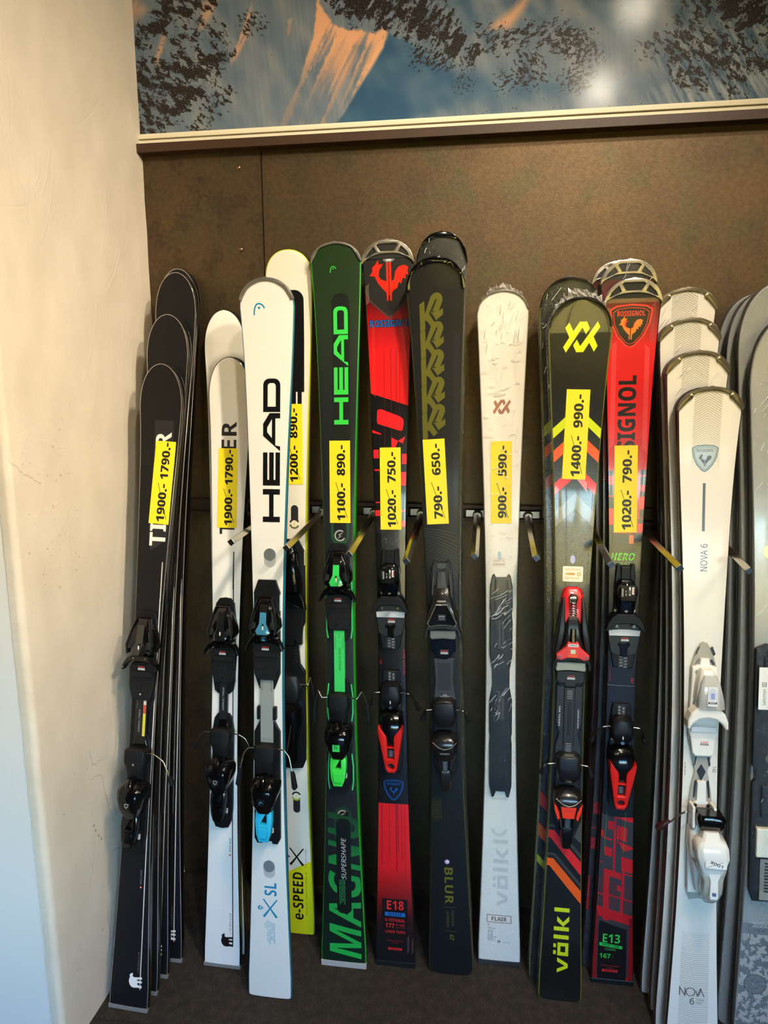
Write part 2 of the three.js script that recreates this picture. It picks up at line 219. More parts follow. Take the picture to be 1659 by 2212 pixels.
const muralPix = (u, v) => {
  const x = u * 1800, y = v * 900;                                   // mm
  if (y > 460) return mix3([70, 96, 120], [150, 160, 172], clamp(0.5 + fbm(x / 200, y / 120, 3)));
  const w1 = fbm(x / 22, y / 22, 4), w2 = fbm(x / 60 + 9, y / 60, 3), wx = x + 14 * w1 + 10 * w2, wy = y + 12 * fbm(x / 22 + 50, y / 22, 4);
  const dB = sdf(MUR.basin, x + 5 * w1, y + 5 * w1), dF = sdf(MUR.face, x + 3 * w1, y + 3 * w1), inB = smooth(-2, lerp(5, 90, smooth(600, 860, x)), dB);
  // snow in blue dusk light, modelled by the relief of the slopes
  const sl = (hills(x + 4, y) - hills(x - 4, y)) / 8, st = fbm((x + 0.1 * y) / 10, y / 400, 3);
  let c = mix3([88, 106, 124], [128, 134, 140], clamp(0.5 + sl * 1.2 + st * 0.28 + 0.4 * fbm(x / 150, y / 150, 2)));
  c = mix3(c, [84, 100, 118], 0.5 * smooth(150, 0, x));
  c = mix3(c, mix3([46, 82, 112], [84, 110, 132], clamp(0.15 + 0.9 * sl + 0.7 * fbm(x / 260, y / 110, 2) + 0.0011 * (x - 560) + 0.002 * (y - 60))), inB);
  const R = smooth(1170, 1250, x + 40 * w2) * smooth(175, 140, y + 20 * w2); if (R > 0) { const g = fbm((x + y * 0.6) / 22, (y - x * 0.5) / 140, 3); c = mix3(c, mix3([70, 94, 118], [148, 154, 160], clamp(0.5 + g * 1.2)), R); }
  const far = smooth(-10, 40, y - 168 + 0.02 * x + 20 * w2) * smooth(640, 760, x); c = mix3(c, mix3([62, 92, 116], [134, 140, 148], clamp(0.5 + sl * 1.2 + 0.5 * fbm(x / 90 + y / 120, y / 60, 4))), far * 0.7);
  // sunlit snow: apricot, raked by gullies that run down to the left
  const acr = x * 0.88 - y * 0.48, along = x * 0.48 + y * 0.88, band = fbm(acr / 46 + 3.4 + 0.12 * w1, along / 500, 3) + 0.35 * fbm(acr / 15, along / 260, 2);
  const lit = (P, w, e = 14) => smooth(-3, e, sdf(P, x + 4 * w1, y + 4 * w1)) * w;
  const up = clamp((y - 20) / 200 + (x - 520) / 420), crest = smooth(46, 4, dF) * smooth(330, 470, x);
  let L = smooth(-2, 5, dF) * smooth(300, 400, x + 0.3 * y) * smooth(-0.3, 0.22, band + 0.42 * up - 0.16 + 0.28 * crest);
  L *= 0.4 + 0.6 * smooth(400, 560, x + 0.5 * y);
  L = Math.max(L, 0.45 * smooth(0, 60, dF) * smooth(-0.2, 0.4, band));
  L = Math.max(L, lit(MUR.cloud, 0.85, 40), lit(MUR.ridge, 0.9, 9) * smooth(-0.25, 0.2, band), lit(MUR.sl1, 0.7, 8), lit(MUR.sl2, 0.6, 12), lit(MUR.sl3, 0.5, 6), lit(MUR.peak, 0.9, 22));
  c = mix3(c, mix3([150, 128, 120], [224, 166, 126], clamp(0.1 + 0.75 * up + band * 0.8 + 0.4 * crest + (x > 700 || x < 320 ? 0.3 : 0))), clamp(L));
  // rock: ragged, lying along the slope, with snow in its gullies
  let rk = 0;
  for (const [n, ang, bias, sc] of rockK) {
    const d = sdf(MUR[n], wx, wy); if (d < -20) continue;
    const ca = Math.cos(ang), sa = Math.sin(ang), p = (x * ca + y * sa) / sc + 0.25 * w1, q = (-x * sa + y * ca) / (sc * 0.55) + 0.25 * w1;
    const f = 1.15 * fbg(p, q, 6, 0.66) - 0.35 * smooth(0.1, 0, Math.abs(fbm(p * 1.1 + 7, q * 0.7, 3)));
    rk = Math.max(rk, smooth(0, 0.05, f + bias + 0.03 + (d < 0 ? 0.02 * d : 0.006 * Math.min(d, 14))));
  }
  const sp = n2(x / 8, y / 5) + 0.7 * n2(x / 40 + 4, y / 26) + 0.35 * n2(x / 2.4, y / 2); if (dB < 30 || x > 880) rk = Math.max(rk, smooth(1.5, 1.56, sp + 0.2 * smooth(700, 900, x)));
  const rc = mix3([24, 20, 20], [72, 58, 50], clamp(0.25 + 1.2 * fbm(x / 7, y / 5, 4)));
  c = mix3(c, rc, rk * 0.96);
  const g = 1 + 0.03 * n2(x / 1.2, y / 1.2); return [c[0] * g, c[1] * g, c[2] * g];
};
const muralTex = dataTex(2048, 1024, muralPix);
{
  const g = new THREE.BoxGeometry(1.8, 0.9, 0.006); g.translate(0.9, 2.463, 0.003);
  const grain = rep(dataTex(256, 256, (u, v) => { const a = 128 + 90 * n2(u * 60, v * 60); return [a, a, a]; }, false), 9, 4.5);
  struct(mesh('wall_back_mural', g, M(0xffffff, 0.5, { map: muralTex, specularIntensity: 0.4, bumpMap: grain, bumpScale: 0.0003, clearcoat: 0.16, clearcoatRoughness: 0.14 })));
}
// slotted rail and pegs
const steel = M(0xb9b4aa, 0.22, { metalness: 1 }), dullSteel = M(0xa8a49c, 0.35, { metalness: 1 });
{
  const r = tag(grp('peg_rail'), 'long slotted rust-brown rail along the metal wall carrying the steel pegs', 'rail'); r.position.set(0, 1.1, 0);
  for (const y of [0.0185, -0.0135]) mesh('flat_bar', panelUV(box(2.6, 0.009, 0.026, 1.302, y, 0.0135, 0.001)), M(0x9a7058, 0.5, { map: rustMats[1].map }), r);
}
const PEGS = [[0.325, 1.088], [0.445, 1.079], [0.578, 1.069], [0.697, 1.058], [0.835, 1.074], [0.957, 1.075], [1.1, 1.066, -0.006], [1.229, 1.063, -0.03], [1.354, 1.063]];
const PEGL = ['its tip left of the white slalom ski', 'its tip over the right edge of the white slalom ski', 'its tip over the green binding', 'its tip just left of the olive zigzag ski', 'on the left side of the wrapped ivory ski', 'on the right side of the wrapped ivory ski', 'its tip between the chevron ski and the red E13 ski', 'its tip beside the white ski with silver shield, left side', 'its tip over the grey wrapped ski at the frame edge'];
PEGS.forEach(([x, y, bx = 0], i) => {
  const p = tag(grp('display_peg'), 'square steel peg reaching forward, ' + PEGL[i], 'peg', 'steel pegs on the rail'); p.position.set(x + bx, 1.1, 0.0275);
  const dy = y - 1.1, len = 0.3325, tilt = Math.atan2(dy, len);
  const bar = box(0.0125, 0.0125, len - 0.02, 0, 0, 0, 0.0012); bar.rotateZ(Math.PI / 4 - 0.12); bar.translate(0, 0, (len - 0.02) / 2 + 0.02); bar.rotateX(-tilt); bar.rotateY(Math.atan2(-bx, len));
  mesh('bar', bar, steel, p);
  const ros = new THREE.CylinderGeometry(0.0085, 0.0125, 0.022, 24); ros.rotateX(Math.PI / 2); ros.translate(0, 0, 0.0112); mesh('boss', ros, dullSteel, p);
  mesh('base_plate', box(0.056, 0.0165, 0.003, 0.0, 0.0025, 0.0004, 0.0006), M(0xcac8c4, 0.4, { metalness: 0.7 }), p);
});
// ceiling track with spotlights (outside the frame; mirrored as highlights in the print)
{
  const black = M(0x161616, 0.5), tr = tag(grp('ceiling_track'), 'black lighting track running along the ceiling towards the viewer', 'track'); tr.position.set(1.365, CEIL, 1.9);
  mesh('track_bar', box(0.035, 0.03, 2.4, 0, -0.0155, 0), black, tr);
  SPOTS.forEach(([x, z, ax, ay, az, cd, ang], i) => {
    const y = CEIL - 0.13, s = tag(grp('track_spotlight'), 'black ceiling spotlight ' + ['on the track above the viewer, aimed at the middle skis', 'on the track nearest the mural', 'at the right, aimed down at the white and red skis', 'right of the track, aimed at the plaster wall', 'behind the viewer on the left'][i], 'spotlight'); s.position.set(x, y, z);
    const dir = V(ax - x, ay - y, az - z).normalize(), q = new THREE.Quaternion().setFromUnitVectors(V(0, 0, 1), dir);
    const can = new THREE.CylinderGeometry(0.042, 0.038, 0.1, 28, 1, true); can.rotateX(Math.PI / 2); can.applyQuaternion(q); mesh('housing', can, M(0x161616, 0.5, { side: THREE.DoubleSide }), s);
    const back = new THREE.CircleGeometry(0.038, 24); back.translate(0, 0, -0.045); back.applyQuaternion(q); mesh('back_cap', back, M(0x161616, 0.5, { side: THREE.DoubleSide }), s);
    mesh('stem', new THREE.CylinderGeometry(0.007, 0.007, 0.1, 10).translate(0, 0.08, 0), black, s);
    const lens = new THREE.CircleGeometry(0.036, 28); lens.translate(0, 0, 0.035); lens.applyQuaternion(q);
    mesh('lamp_lens', lens, new THREE.MeshStandardMaterial({ color: 0x222222, emissive: WARM, emissiveIntensity: 6 }), s);
    const L = new THREE.SpotLight(WARM, cd, 0, ang, 0.9, 2); L.name = 'spot_light'; L.position.copy(dir).multiplyScalar(0.055).add(s.position); L.target.position.set(ax, ay, az); L.castShadow = true; L.shadow.radius = 3; scene.add(L, L.target);
  });
}
// outside the shop front: a sunlit yellow meadow and larches
struct(mesh('ground', new THREE.BoxGeometry(120, 0.2, 110).translate(0, -0.4, 60), M(0xbf9814, 0.95)));
{
  const gold = [0xd9a520, 0xc79a1c, 0xe0b53a];
  for (let i = 0; i < 5; i++) {
    const t = tag(grp('larch_tree'), 'golden autumn larch outside the shop front, ' + ['far left', 'left', 'middle', 'right', 'far right'][i] + ' of a row of five', 'tree', 'larches outside the shop front'); t.position.set(-9 + i * 8 + rnd() * 3, -0.3, 42 + (i % 3) * 9 + rnd() * 2);
    const h = 3 + rnd() * 2; mesh('trunk', new THREE.CylinderGeometry(0.08, 0.16, h * 0.9, 8).translate(0, h * 0.45, 0), M(0x4a3628, 0.9), t);
    const c = new THREE.ConeGeometry(1.3, h, 20, 14); c.translate(0, h / 2 + 0.5, 0); const p = c.attributes.position;
    for (let k = 0; k < p.count; k++) { const f = 1 + 0.35 * n3(p.getX(k) * 2 + i * 7, p.getY(k) * 2.4, p.getZ(k) * 2); p.setX(k, p.getX(k) * f); p.setZ(k, p.getZ(k) * f); }
    c.computeVertexNormals(); mesh('crown', c, M(gold[i % 3], 0.9), t);
  }
}
// ---------------------------------------------------------------- skis: local axes u (across), s (tail to tip), n (out of the top sheet)
const PPM = 2000;
function deckTex(L, W, draw) {
  const w = Math.round(2 * W * PPM), h = Math.round(L / 2 * PPM) + 8;
  return canvasTex(w, h, (x) => {
    for (const k of [0, 1]) {
      x.save(); x.beginPath(); x.rect(k * w / 2, 0, w / 2, h); x.clip();
      x.translate(k * w / 2 + w / 4, h - 4 + k * L / 2 * PPM); x.scale(PPM, -PPM); draw(x); x.restore();
    }
  });
}
const R90 = Math.PI / 2;
// text in the top sheet: centre (u, s), cap height h, rot 90 reads upwards
function text(x, str, u, s, h, col, { rot = R90, len = 0, font = 'bold', fam = 'sans-serif', align = 'center', skew = 0 } = {}) {
  x.save(); x.translate(u, s); x.rotate(rot); x.font = `${font} 100px ${fam}`; x.textAlign = align; x.textBaseline = 'alphabetic'; const k = h / 71.4, m = x.measureText(str).width; x.fillStyle = typeof col === 'function' ? col(x, m) : col; x.scale(len ? len / m : k, -k); if (skew) x.transform(1, 0, -skew, 1, 0, 0);
  x.fillText(str, 0, 35.7); x.restore();
}
function poly(x, pts, col) { x.fillStyle = col; x.beginPath(); pts.forEach((p, i) => i ? x.lineTo(...p) : x.moveTo(...p)); x.closePath(); x.fill(); }
function line(x, pts, col, w, close) { x.strokeStyle = col; x.lineWidth = w; x.beginPath(); pts.forEach((p, i) => i ? x.lineTo(...p) : x.moveTo(...p)); if (close) x.closePath(); x.stroke(); }
const fill = (x, c) => { x.fillStyle = c; x.fillRect(-0.1, -0.05, 0.2, 2); };
const rect = (x, u, s, w, h, c) => { x.fillStyle = c; x.fillRect(u - w / 2, s - h / 2, w, h); };
const circ = (x, u, s, r, c, k = 1) => { x.fillStyle = c; x.beginPath(); x.ellipse(u, s, r, r * k, 0, 0, 7); x.fill(); };
const circL = (x, u, s, r, c, w, a0 = 0, a1 = 6.3, k = 1) => { x.strokeStyle = c; x.lineWidth = w; x.beginPath(); x.ellipse(u, s, r, r * k, 0, a0, a1); x.stroke(); };
function frame(x, u, s, rot, k, ky = k) { x.save(); x.translate(u, s); x.rotate(rot); x.scale(k, ky); }
// lines of print too small to read in the photograph: rows of word-like dashes
function smallPrint(x, u, s, w, rows, step, col, rot = R90) { frame(x, u, s, rot, 1); for (let r = 0; r < rows; r++) { let p = -w / 2 + (r % 3) * w * 0.06; while (p < w / 2 * (0.75 + 0.25 * ((r * 37) % 5) / 4)) { const l = 0.002 + ((p * 9173 + r * 31) % 1 + 1) % 1 * 0.006; x.fillStyle = col; x.fillRect(p, -r * step, l, step * 0.5); p += l + 0.0014; } } x.restore(); }
// extended block word H E A D, letters upright, drawn upwards: u0 left edge of caps (u), cap height h, from s0 to s1
function wideHead(x, u, s0, s1, h, col) {
  const L = s1 - s0, lw = L * 0.232, gap = (L - 4 * lw) / 3, sw = 0.3 * h, sh = 0.25 * h * 1.05;
  x.save(); x.translate(u, s0); x.rotate(R90); const Y = -h / 2; x.fillStyle = col;
  const r = (a, b, w, hh) => x.fillRect(a, b, w, hh);
  let a = 0; r(a, Y, sw * 1.05, h); r(a + lw - sw * 1.05, Y, sw * 1.05, h); r(a, Y + h / 2 - sh / 2, lw, sh);
  a += lw + gap; r(a, Y, sw * 1.1, h); for (const q of [0, 0.5, 1]) r(a, Y + q * (h - sh), lw, sh);
  a += lw + gap * 0.35; const W = lw * 1.14; poly(x, [[a, Y], [a + W * 0.4, Y + h], [a + W * 0.72, Y + h], [a + W, Y + h * 0.62], [a + W, Y], [a + W - sw, Y], [a + W - sw, Y + 0.28 * h], [a + sw * 1.1, Y + 0.28 * h], [a + sw * 0.9, Y]], col);
  const hole = [[a + W * 0.34, Y + h * 0.48], [a + W * 0.5, Y + h * 0.76], [a + W * 0.62, Y + h * 0.76], [a + W - sw * 1.1, Y + h * 0.48]];
  a = 3 * (lw + gap); const D = (i, q) => { const w = lw - 2 * i, hh = h - 2 * q, rr = Math.min(w, hh) * 0.42; x.beginPath(); x.moveTo(a + i * 1.2, Y + q); x.lineTo(a + i + w - rr, Y + q); x.quadraticCurveTo(a + i + w, Y + q, a + i + w, Y + q + rr); x.lineTo(a + i + w, Y + q + hh - rr); x.quadraticCurveTo(a + i + w, Y + q + hh, a + i + w - rr, Y + q + hh); x.lineTo(a + i * 1.2, Y + q + hh); x.closePath(); };
  D(0, 0); x.fillStyle = col; x.fill(); x.globalCompositeOperation = 'destination-out'; D(sw * 0.85, sh); x.fill(); poly(x, hole, '#000'); x.globalCompositeOperation = 'source-over'; x.restore();
}
// words with holes are drawn on a layer of their own
function layer(x, f) { const c = document.createElement('canvas'); c.width = x.canvas.width; c.height = x.canvas.height; const y = c.getContext('2d'); y.setTransform(x.getTransform()); f(y); x.save(); x.setTransform(1, 0, 0, 1, 0, 0); x.drawImage(c, 0, 0); x.restore(); }
const HOOK = (x, u, s, k, col) => { frame(x, u, s, 0, k); x.strokeStyle = col; x.lineWidth = 0.24; x.lineCap = 'butt'; x.beginPath(); x.moveTo(-0.85, -1); x.quadraticCurveTo(-0.85, 0.75, 0.0, 0.78); x.quadraticCurveTo(0.55, 0.75, 0.92, 0.05); x.stroke(); circ(x, 0, 0.12, 0.2, col); x.restore(); };
const ROOSTER_L = [[-0.04, 0.52], [-0.42, 0.05], [-0.52, 0.22], [-0.48, 0.5], [-0.28, 0.78], [-0.5, 0.76], [-0.54, 0.98], [-0.68, 0.76], [-0.84, 0.62], [-0.83, 0.42], [-1, 0.24], [-0.72, 0.2], [-0.56, -0.14], [-0.3, -0.44], [-0.12, -0.62], [-0.12, -1], [-0.04, -1]].map((p, i) => i ? p : [-0.04, -0.1]);
const ROOSTER_R = [[0.04, -0.1], [0.26, 0.02], [0.33, 0.4], [0.5, 0.62], [0.78, 0.7], [1, 0.6], [0.94, 0.4], [1, 0.2], [0.86, 0.28], [0.84, 0.02], [0.7, 0.1], [0.62, -0.2], [0.5, -0.1], [0.42, -0.4], [0.24, -0.5], [0.14, -0.62], [0.14, -1], [0.04, -1]];
const rooster = (x, u, s, k, col, bars) => { frame(x, u, s, 0, k); poly(x, ROOSTER_L, col); poly(x, ROOSTER_R, col); if (bars) { rect(x, -0.075, 0.05, 0.11, 1.6, col); rect(x, 0.075, 0.05, 0.11, 1.6, col); } x.restore(); };
const SHIELD = [[-1, 0.78], [-0.72, 0.95], [0, 1.02], [0.72, 0.95], [1, 0.78], [0.9, 0.1], [0.62, -0.5], [0.22, -0.95], [0, -1.05], [-0.22, -0.95], [-0.62, -0.5], [-0.9, 0.1]];
function crest(x, u, s, k, ky, col, bg, str) { frame(x, u, s, 0, k, ky); x.lineJoin = 'round'; if (bg) poly(x, SHIELD, bg); line(x, SHIELD, col, 0.09, true); line(x, SHIELD.map(([a, b]) => [a * 0.86, b * 0.86]), col, 0.035, true); x.restore(); text(x, str, u, s + ky * 0.6, k * 0.24, col, { rot: 0, len: k * 1.36, font: '900' }); rooster(x, u, s - ky * 0.08, k * 0.44, col); }
const BEAR = [[0, 0.1], [0.03, 0.28], [0.18, 0.42], [0.42, 0.5], [0.6, 0.46], [0.72, 0.42], [0.82, 0.46], [0.92, 0.4], [1, 0.26], [0.94, 0.2], [0.8, 0.24], [0.72, 0.16], [0.74, -0.1], [0.78, -0.44], [0.62, -0.44], [0.6, -0.12], [0.52, -0.08], [0.5, -0.44], [0.36, -0.44], [0.36, -0.16], [0.28, -0.1], [0.2, -0.22], [0.2, -0.44], [0.02, -0.44], [0.04, -0.2]];
function bear(x, u, s, k, col) { frame(x, u, s, R90, k); x.translate(-0.5, 0); poly(x, BEAR, col); x.restore(); }
const V1 = [[260, 178], [335, 325], [440, 170], [565, 170], [618, 285], [553, 383], [490, 270], [218, 688], [165, 593], [268, 430], [190, 268]], V2 = [[750, 168], [796, 262], [690, 425], [765, 580], [703, 680], [617, 528], [520, 683], [398, 683], [338, 565], [402, 465], [463, 578]];
function vMark(x, u, s, k, ky, col) { frame(x, u, s, 0, k, ky); for (const P of [V1, V2]) poly(x, P.map(([a, b]) => [(a - 480) / 315, (428 - b) / 258]), col); x.restore(); }
const voelkl = (x, u, s0, s1, h, col) => { const L = s1 - s0; x.save(); x.translate(u, s0); x.rotate(R90); x.scale(L, h); x.translate(0, -0.5); x.fillStyle = col;
  poly(x, [[0, 0.72], [0.06, 0.72], [0.115, 0.2], [0.17, 0.72], [0.235, 0.72], [0.15, 0], [0.085, 0]], col);
  x.fillRect(0.265, 0, 0.2, 0.2); x.fillRect(0.265, 0.52, 0.2, 0.2); x.fillRect(0.265, 0, 0.055, 0.72); x.fillRect(0.41, 0, 0.055, 0.72); x.fillRect(0.28, 0.82, 0.06, 0.18); x.fillRect(0.385, 0.82, 0.06, 0.18);
  x.fillRect(0.52, 0, 0.062, 1); x.fillRect(0.645, 0, 0.062, 1); poly(x, [[0.707, 0.36], [0.79, 0.8], [0.87, 0.8], [0.78, 0.4], [0.88, 0], [0.8, 0], [0.735, 0.3]], col); x.fillRect(0.935, 0, 0.062, 1); x.restore(); };

// geometry of one ski; o.w = [tail, waist, tip] widths, o.sw / o.st where waist and widest tip lie
function skiShape(o) {
  const L = o.L, [wt, ww, wp] = o.w, st = L - (o.tipLen ?? 0.075), sw = o.sw ?? 0.47 * L, tl = L - st, tp = o.tipPow ?? 2.2, tr = o.tailR ?? 0.006, rise = o.rise ?? 0.018;
  const half = (s) => {
    let w = s < sw ? lerp(ww, wt, clamp((sw - s) / (sw - 0.05)) ** 1.75) : lerp(ww, wp, clamp((s - sw) / (st - sw)) ** 1.75); w /= 2;
    if (s > st) w *= Math.max(0, 1 - ((s - st) / tl) ** tp) ** (1 / (o.tipQ ?? 2.1));
    if (s < tr) w -= tr * (1 - Math.sqrt(Math.max(0, 1 - ((tr - s) / tr) ** 2)));
    return Math.max(w, 0.0004);
  };
  const th = (s) => (o.thin ?? 1) * (lerp(0.0085, 0.0155, smooth(0, 0.3, s / L)) - 0.0085 * smooth(0.62, 0.97, s / L));
  const prof = (s) => rise * Math.max(0, (s - (L - 0.24)) / 0.24) ** 2.2;
  const top = (s) => prof(s) + th(s);
  const S = [0, tr * 0.12, tr * 0.4, tr, 0.03, 0.05]; for (let i = 1; i <= 34; i++) S.push(lerp(0.05, st, i / 34)); for (let i = 1; i <= 22; i++) S.push(st + tl * Math.sin(i / 22 * Math.PI / 2));
  if (!S.some((s) => Math.abs(s - L / 2) < 1e-6)) { S.push(L / 2); S.sort((a, b) => a - b); }
  const N = S.length, out = S.map((s) => [half(s), s]);
  const nrm = out.map((p, i) => { const a = out[Math.max(0, i - 1)], b = out[Math.min(N - 1, i + 1)], dx = b[0] - a[0], dy = b[1] - a[1], l = Math.hypot(dx, dy) || 1; return [dy / l, -dx / l]; }); nrm[N - 1] = [0, 1]; nrm[0] = [Math.SQRT1_2, -Math.SQRT1_2];
  const inset = (i, d) => [Math.max(0, out[i][0] - d * nrm[i][0]), Math.max(0, out[i][1] - d * nrm[i][1])];
  return { o, L, half, th, prof, top, S, N, out, inset, st, tl };
}
function deckGeo(k, W) {
  const { N, inset, prof, th, L } = k, pos = [], uv = [], idx = [], F = [-1, -0.8, -0.35, 0.35, 0.8, 1], h = L / 2 * PPM + 8;
  const half = [[], []]; for (let i = 0; i < N; i++) { const s = k.S[i]; if (s <= L / 2 + 1e-7) half[0].push(i); if (s >= L / 2 - 1e-7) half[1].push(i); }
  half.forEach((list, c) => list.forEach((i, j) => {
    const [w, s] = inset(i, 0.0026), at = pos.length / 3;
    F.forEach((f) => { pos.push(f * w, s, prof(s) + th(s) - 0.0014 * f ** 4); uv.push(0.5 * c + 0.5 * (f * w + W / 2) / W, (4 + (s - c * L / 2) * PPM) / h); });
    if (j) for (let q = 0; q < 5; q++) { const a = at - 6 + q, b = at + q; idx.push(a, a + 1, b, a + 1, b + 1, b); }
  }));
  const g = new THREE.BufferGeometry(); g.setAttribute('position', new THREE.Float32BufferAttribute(pos, 3)); g.setAttribute('uv', new THREE.Float32BufferAttribute(uv, 2)); g.setIndex(idx); g.computeVertexNormals(); return g;
}
// strips round the closed outline; levels = [inset, n as a function of s]
function stripGeo(k, levels) {
  const { N, inset } = k, loop = []; for (let i = 0; i < N; i++) loop.push([i, 1]); for (let i = N - 1; i >= 0; i--) loop.push([i, -1]);
  const pos = [], idx = [], n = loop.length;
  levels.forEach(([d, f]) => loop.forEach(([i, sg]) => { const [w, s] = inset(i, d); pos.push(sg * w, s, f(s)); }));
  for (let l = 0; l < levels.length - 1; l++) for (let i = 0; i < n; i++) { const j = (i + 1) % n, a = l * n + i, b = l * n + j, c = a + n, d = b + n; idx.push(a, c, b, b, c, d); }
  let g = new THREE.BufferGeometry(); g.setAttribute('position', new THREE.Float32BufferAttribute(pos, 3)); g.setIndex(idx); g = crease(g, 0.5); g.setAttribute('uv', new THREE.Float32BufferAttribute(new Float32Array(g.attributes.position.count * 2), 2)); return g;
}
function baseGeo(k) {
  const { N, inset, prof } = k, pos = [], idx = []; for (let i = 0; i < N; i++) { const [w, s] = inset(i, 0.0002); for (const f of [-1, 1]) pos.push(f * w, s, prof(s)); if (i) { const a = 2 * i - 2; idx.push(a, a + 2, a + 1, a + 1, a + 2, a + 3); } }
  const g = new THREE.BufferGeometry(); g.setAttribute('position', new THREE.Float32BufferAttribute(pos, 3)); g.setAttribute('uv', new THREE.Float32BufferAttribute(new Float32Array(pos.length / 3 * 2), 2)); g.setIndex(idx); g.computeVertexNormals(); return g;
}
const bend = (g, k, dz = 0) => { const p = g.attributes.position; for (let i = 0; i < p.count; i++) p.setZ(i, p.getZ(i) + k.top(clamp(p.getY(i), 0, k.L)) + dz); g.computeVertexNormals(); return crease(g, 0.6); };
const steelEdge = M(0xd8d4cc, 0.25, { metalness: 1 }), ptex = M(0x0b0b0c, 0.4), black = M(0x0c0c0d, 0.42, { specularIntensity: 0.55 }), gloss = M(0x08080a, 0.16, { clearcoat: 0.35, specularIntensity: 0.7 }), rubber = M(0x111112, 0.7, { specularIntensity: 0.5 }), chrome = M(0xd2d0ca, 0.16, { metalness: 1 });
const FILM = (rx, ry, sc) => M(0xffffff, 0.13, { transmission: 1, thickness: 0, ior: 1.5, bumpMap: rep(filmBump, rx, ry), bumpScale: sc });
const CREASE = M(0xffffff, 0.22, { transmission: 0.3, thickness: 0, ior: 1.8, clearcoat: 1, clearcoatRoughness: 0.12 });
const filmBump = dataTex(512, 512, (u, v) => { const a = fbm(u * 5 + 3 * fbm(u * 4, v * 5, 2), v * 16 + u * 5, 4), b = 1 - Math.abs(fbm(u * 9 + 20, v * 24 - u * 9, 3)) * 2.4; const k = 128 + 80 * a + 70 * Math.max(0, b - 0.45); return [k, k, k]; }, false);
const cache = new Map();
function geoOf(o) {                                                     // skis of one shape share geometry
  const key = JSON.stringify([o.L, o.w, o.tipLen, o.tipPow, o.tipQ, o.tailR, o.rise, o.sw, o.thin]);
  if (!cache.has(key)) { const k = skiShape(o), W = 0.136; cache.set(key, { k, deck: deckGeo(k, W), side: stripGeo(k, [[0.0026, (s) => k.prof(s) + k.th(s) - 0.0014], [0.0008, (s) => k.prof(s) + k.th(s) * 0.72], [0.0001, (s) => k.prof(s) + 0.0024]]), rim: stripGeo(k, [[0.0026, (s) => k.prof(s) + k.th(s) - 0.0014], [0.0012, (s) => k.prof(s) + k.th(s) * 0.8]]), edge: stripGeo(k, [[0, (s) => k.prof(s) + 0.0024], [0, (s) => k.prof(s)]]), base: baseGeo(k) }); }
  return cache.get(key);
}
function placeSki(g, o) {
  const t = V(o.T[0], 0, o.T[1]), p = V(...o.P), s = p.clone().sub(t).normalize(), u = V(1, 0, 0); u.addScaledVector(s, -u.dot(s)).normalize(); const n = u.clone().cross(s);
  if (o.mate) { u.negate(); n.negate(); }
  const m = new THREE.Matrix4().makeBasis(u, s, n); g.quaternion.setFromRotationMatrix(m); g.position.copy(t); return { u, s, n };
}
function makeSki(o) {
  if (o.mate) o = { ...o, rise: Math.min(o.rise ?? 0.018, 0.005) };
  const G = geoOf(o), k = G.k, g = tag(grp('alpine_ski'), o.label, 'ski', o.group); const f = placeSki(g, o);
  if (o.mate) { g.position.addScaledVector(f.n, 0.0008 + (o.gap ?? 0)); g.position.addScaledVector(f.s, 0.003); } else if (f.n.y < 0) g.position.y += 0.001;
  mesh('top_sheet', G.deck, o.deck, g); mesh('sidewall', G.side, o.side ?? black, g); mesh('steel_edge', G.edge, o.edge ?? steelEdge, g); mesh('base', G.base, o.base ?? ptex, g);
  if (o.rim) { const r = mesh('top_edge', G.rim, o.rim, g); r.position.z = 0.0002; }
  if (o.guard) o.guard(g, k);
  if (o.tail) { const [c, len, hh] = o.tail, w = k.half(0.01); mesh('tail_protector', ext([[-w, -0.001], [w, -0.001], [w + 0.0006, len], [-w - 0.0006, len]], 0.001, k.th(0) + (hh ?? 0.001), 0.0008), c, g); }
  if (o.extra) o.extra(g, k);
  if (o.wrap) wrapSki(g, k, o.wrap);
  return g;
}
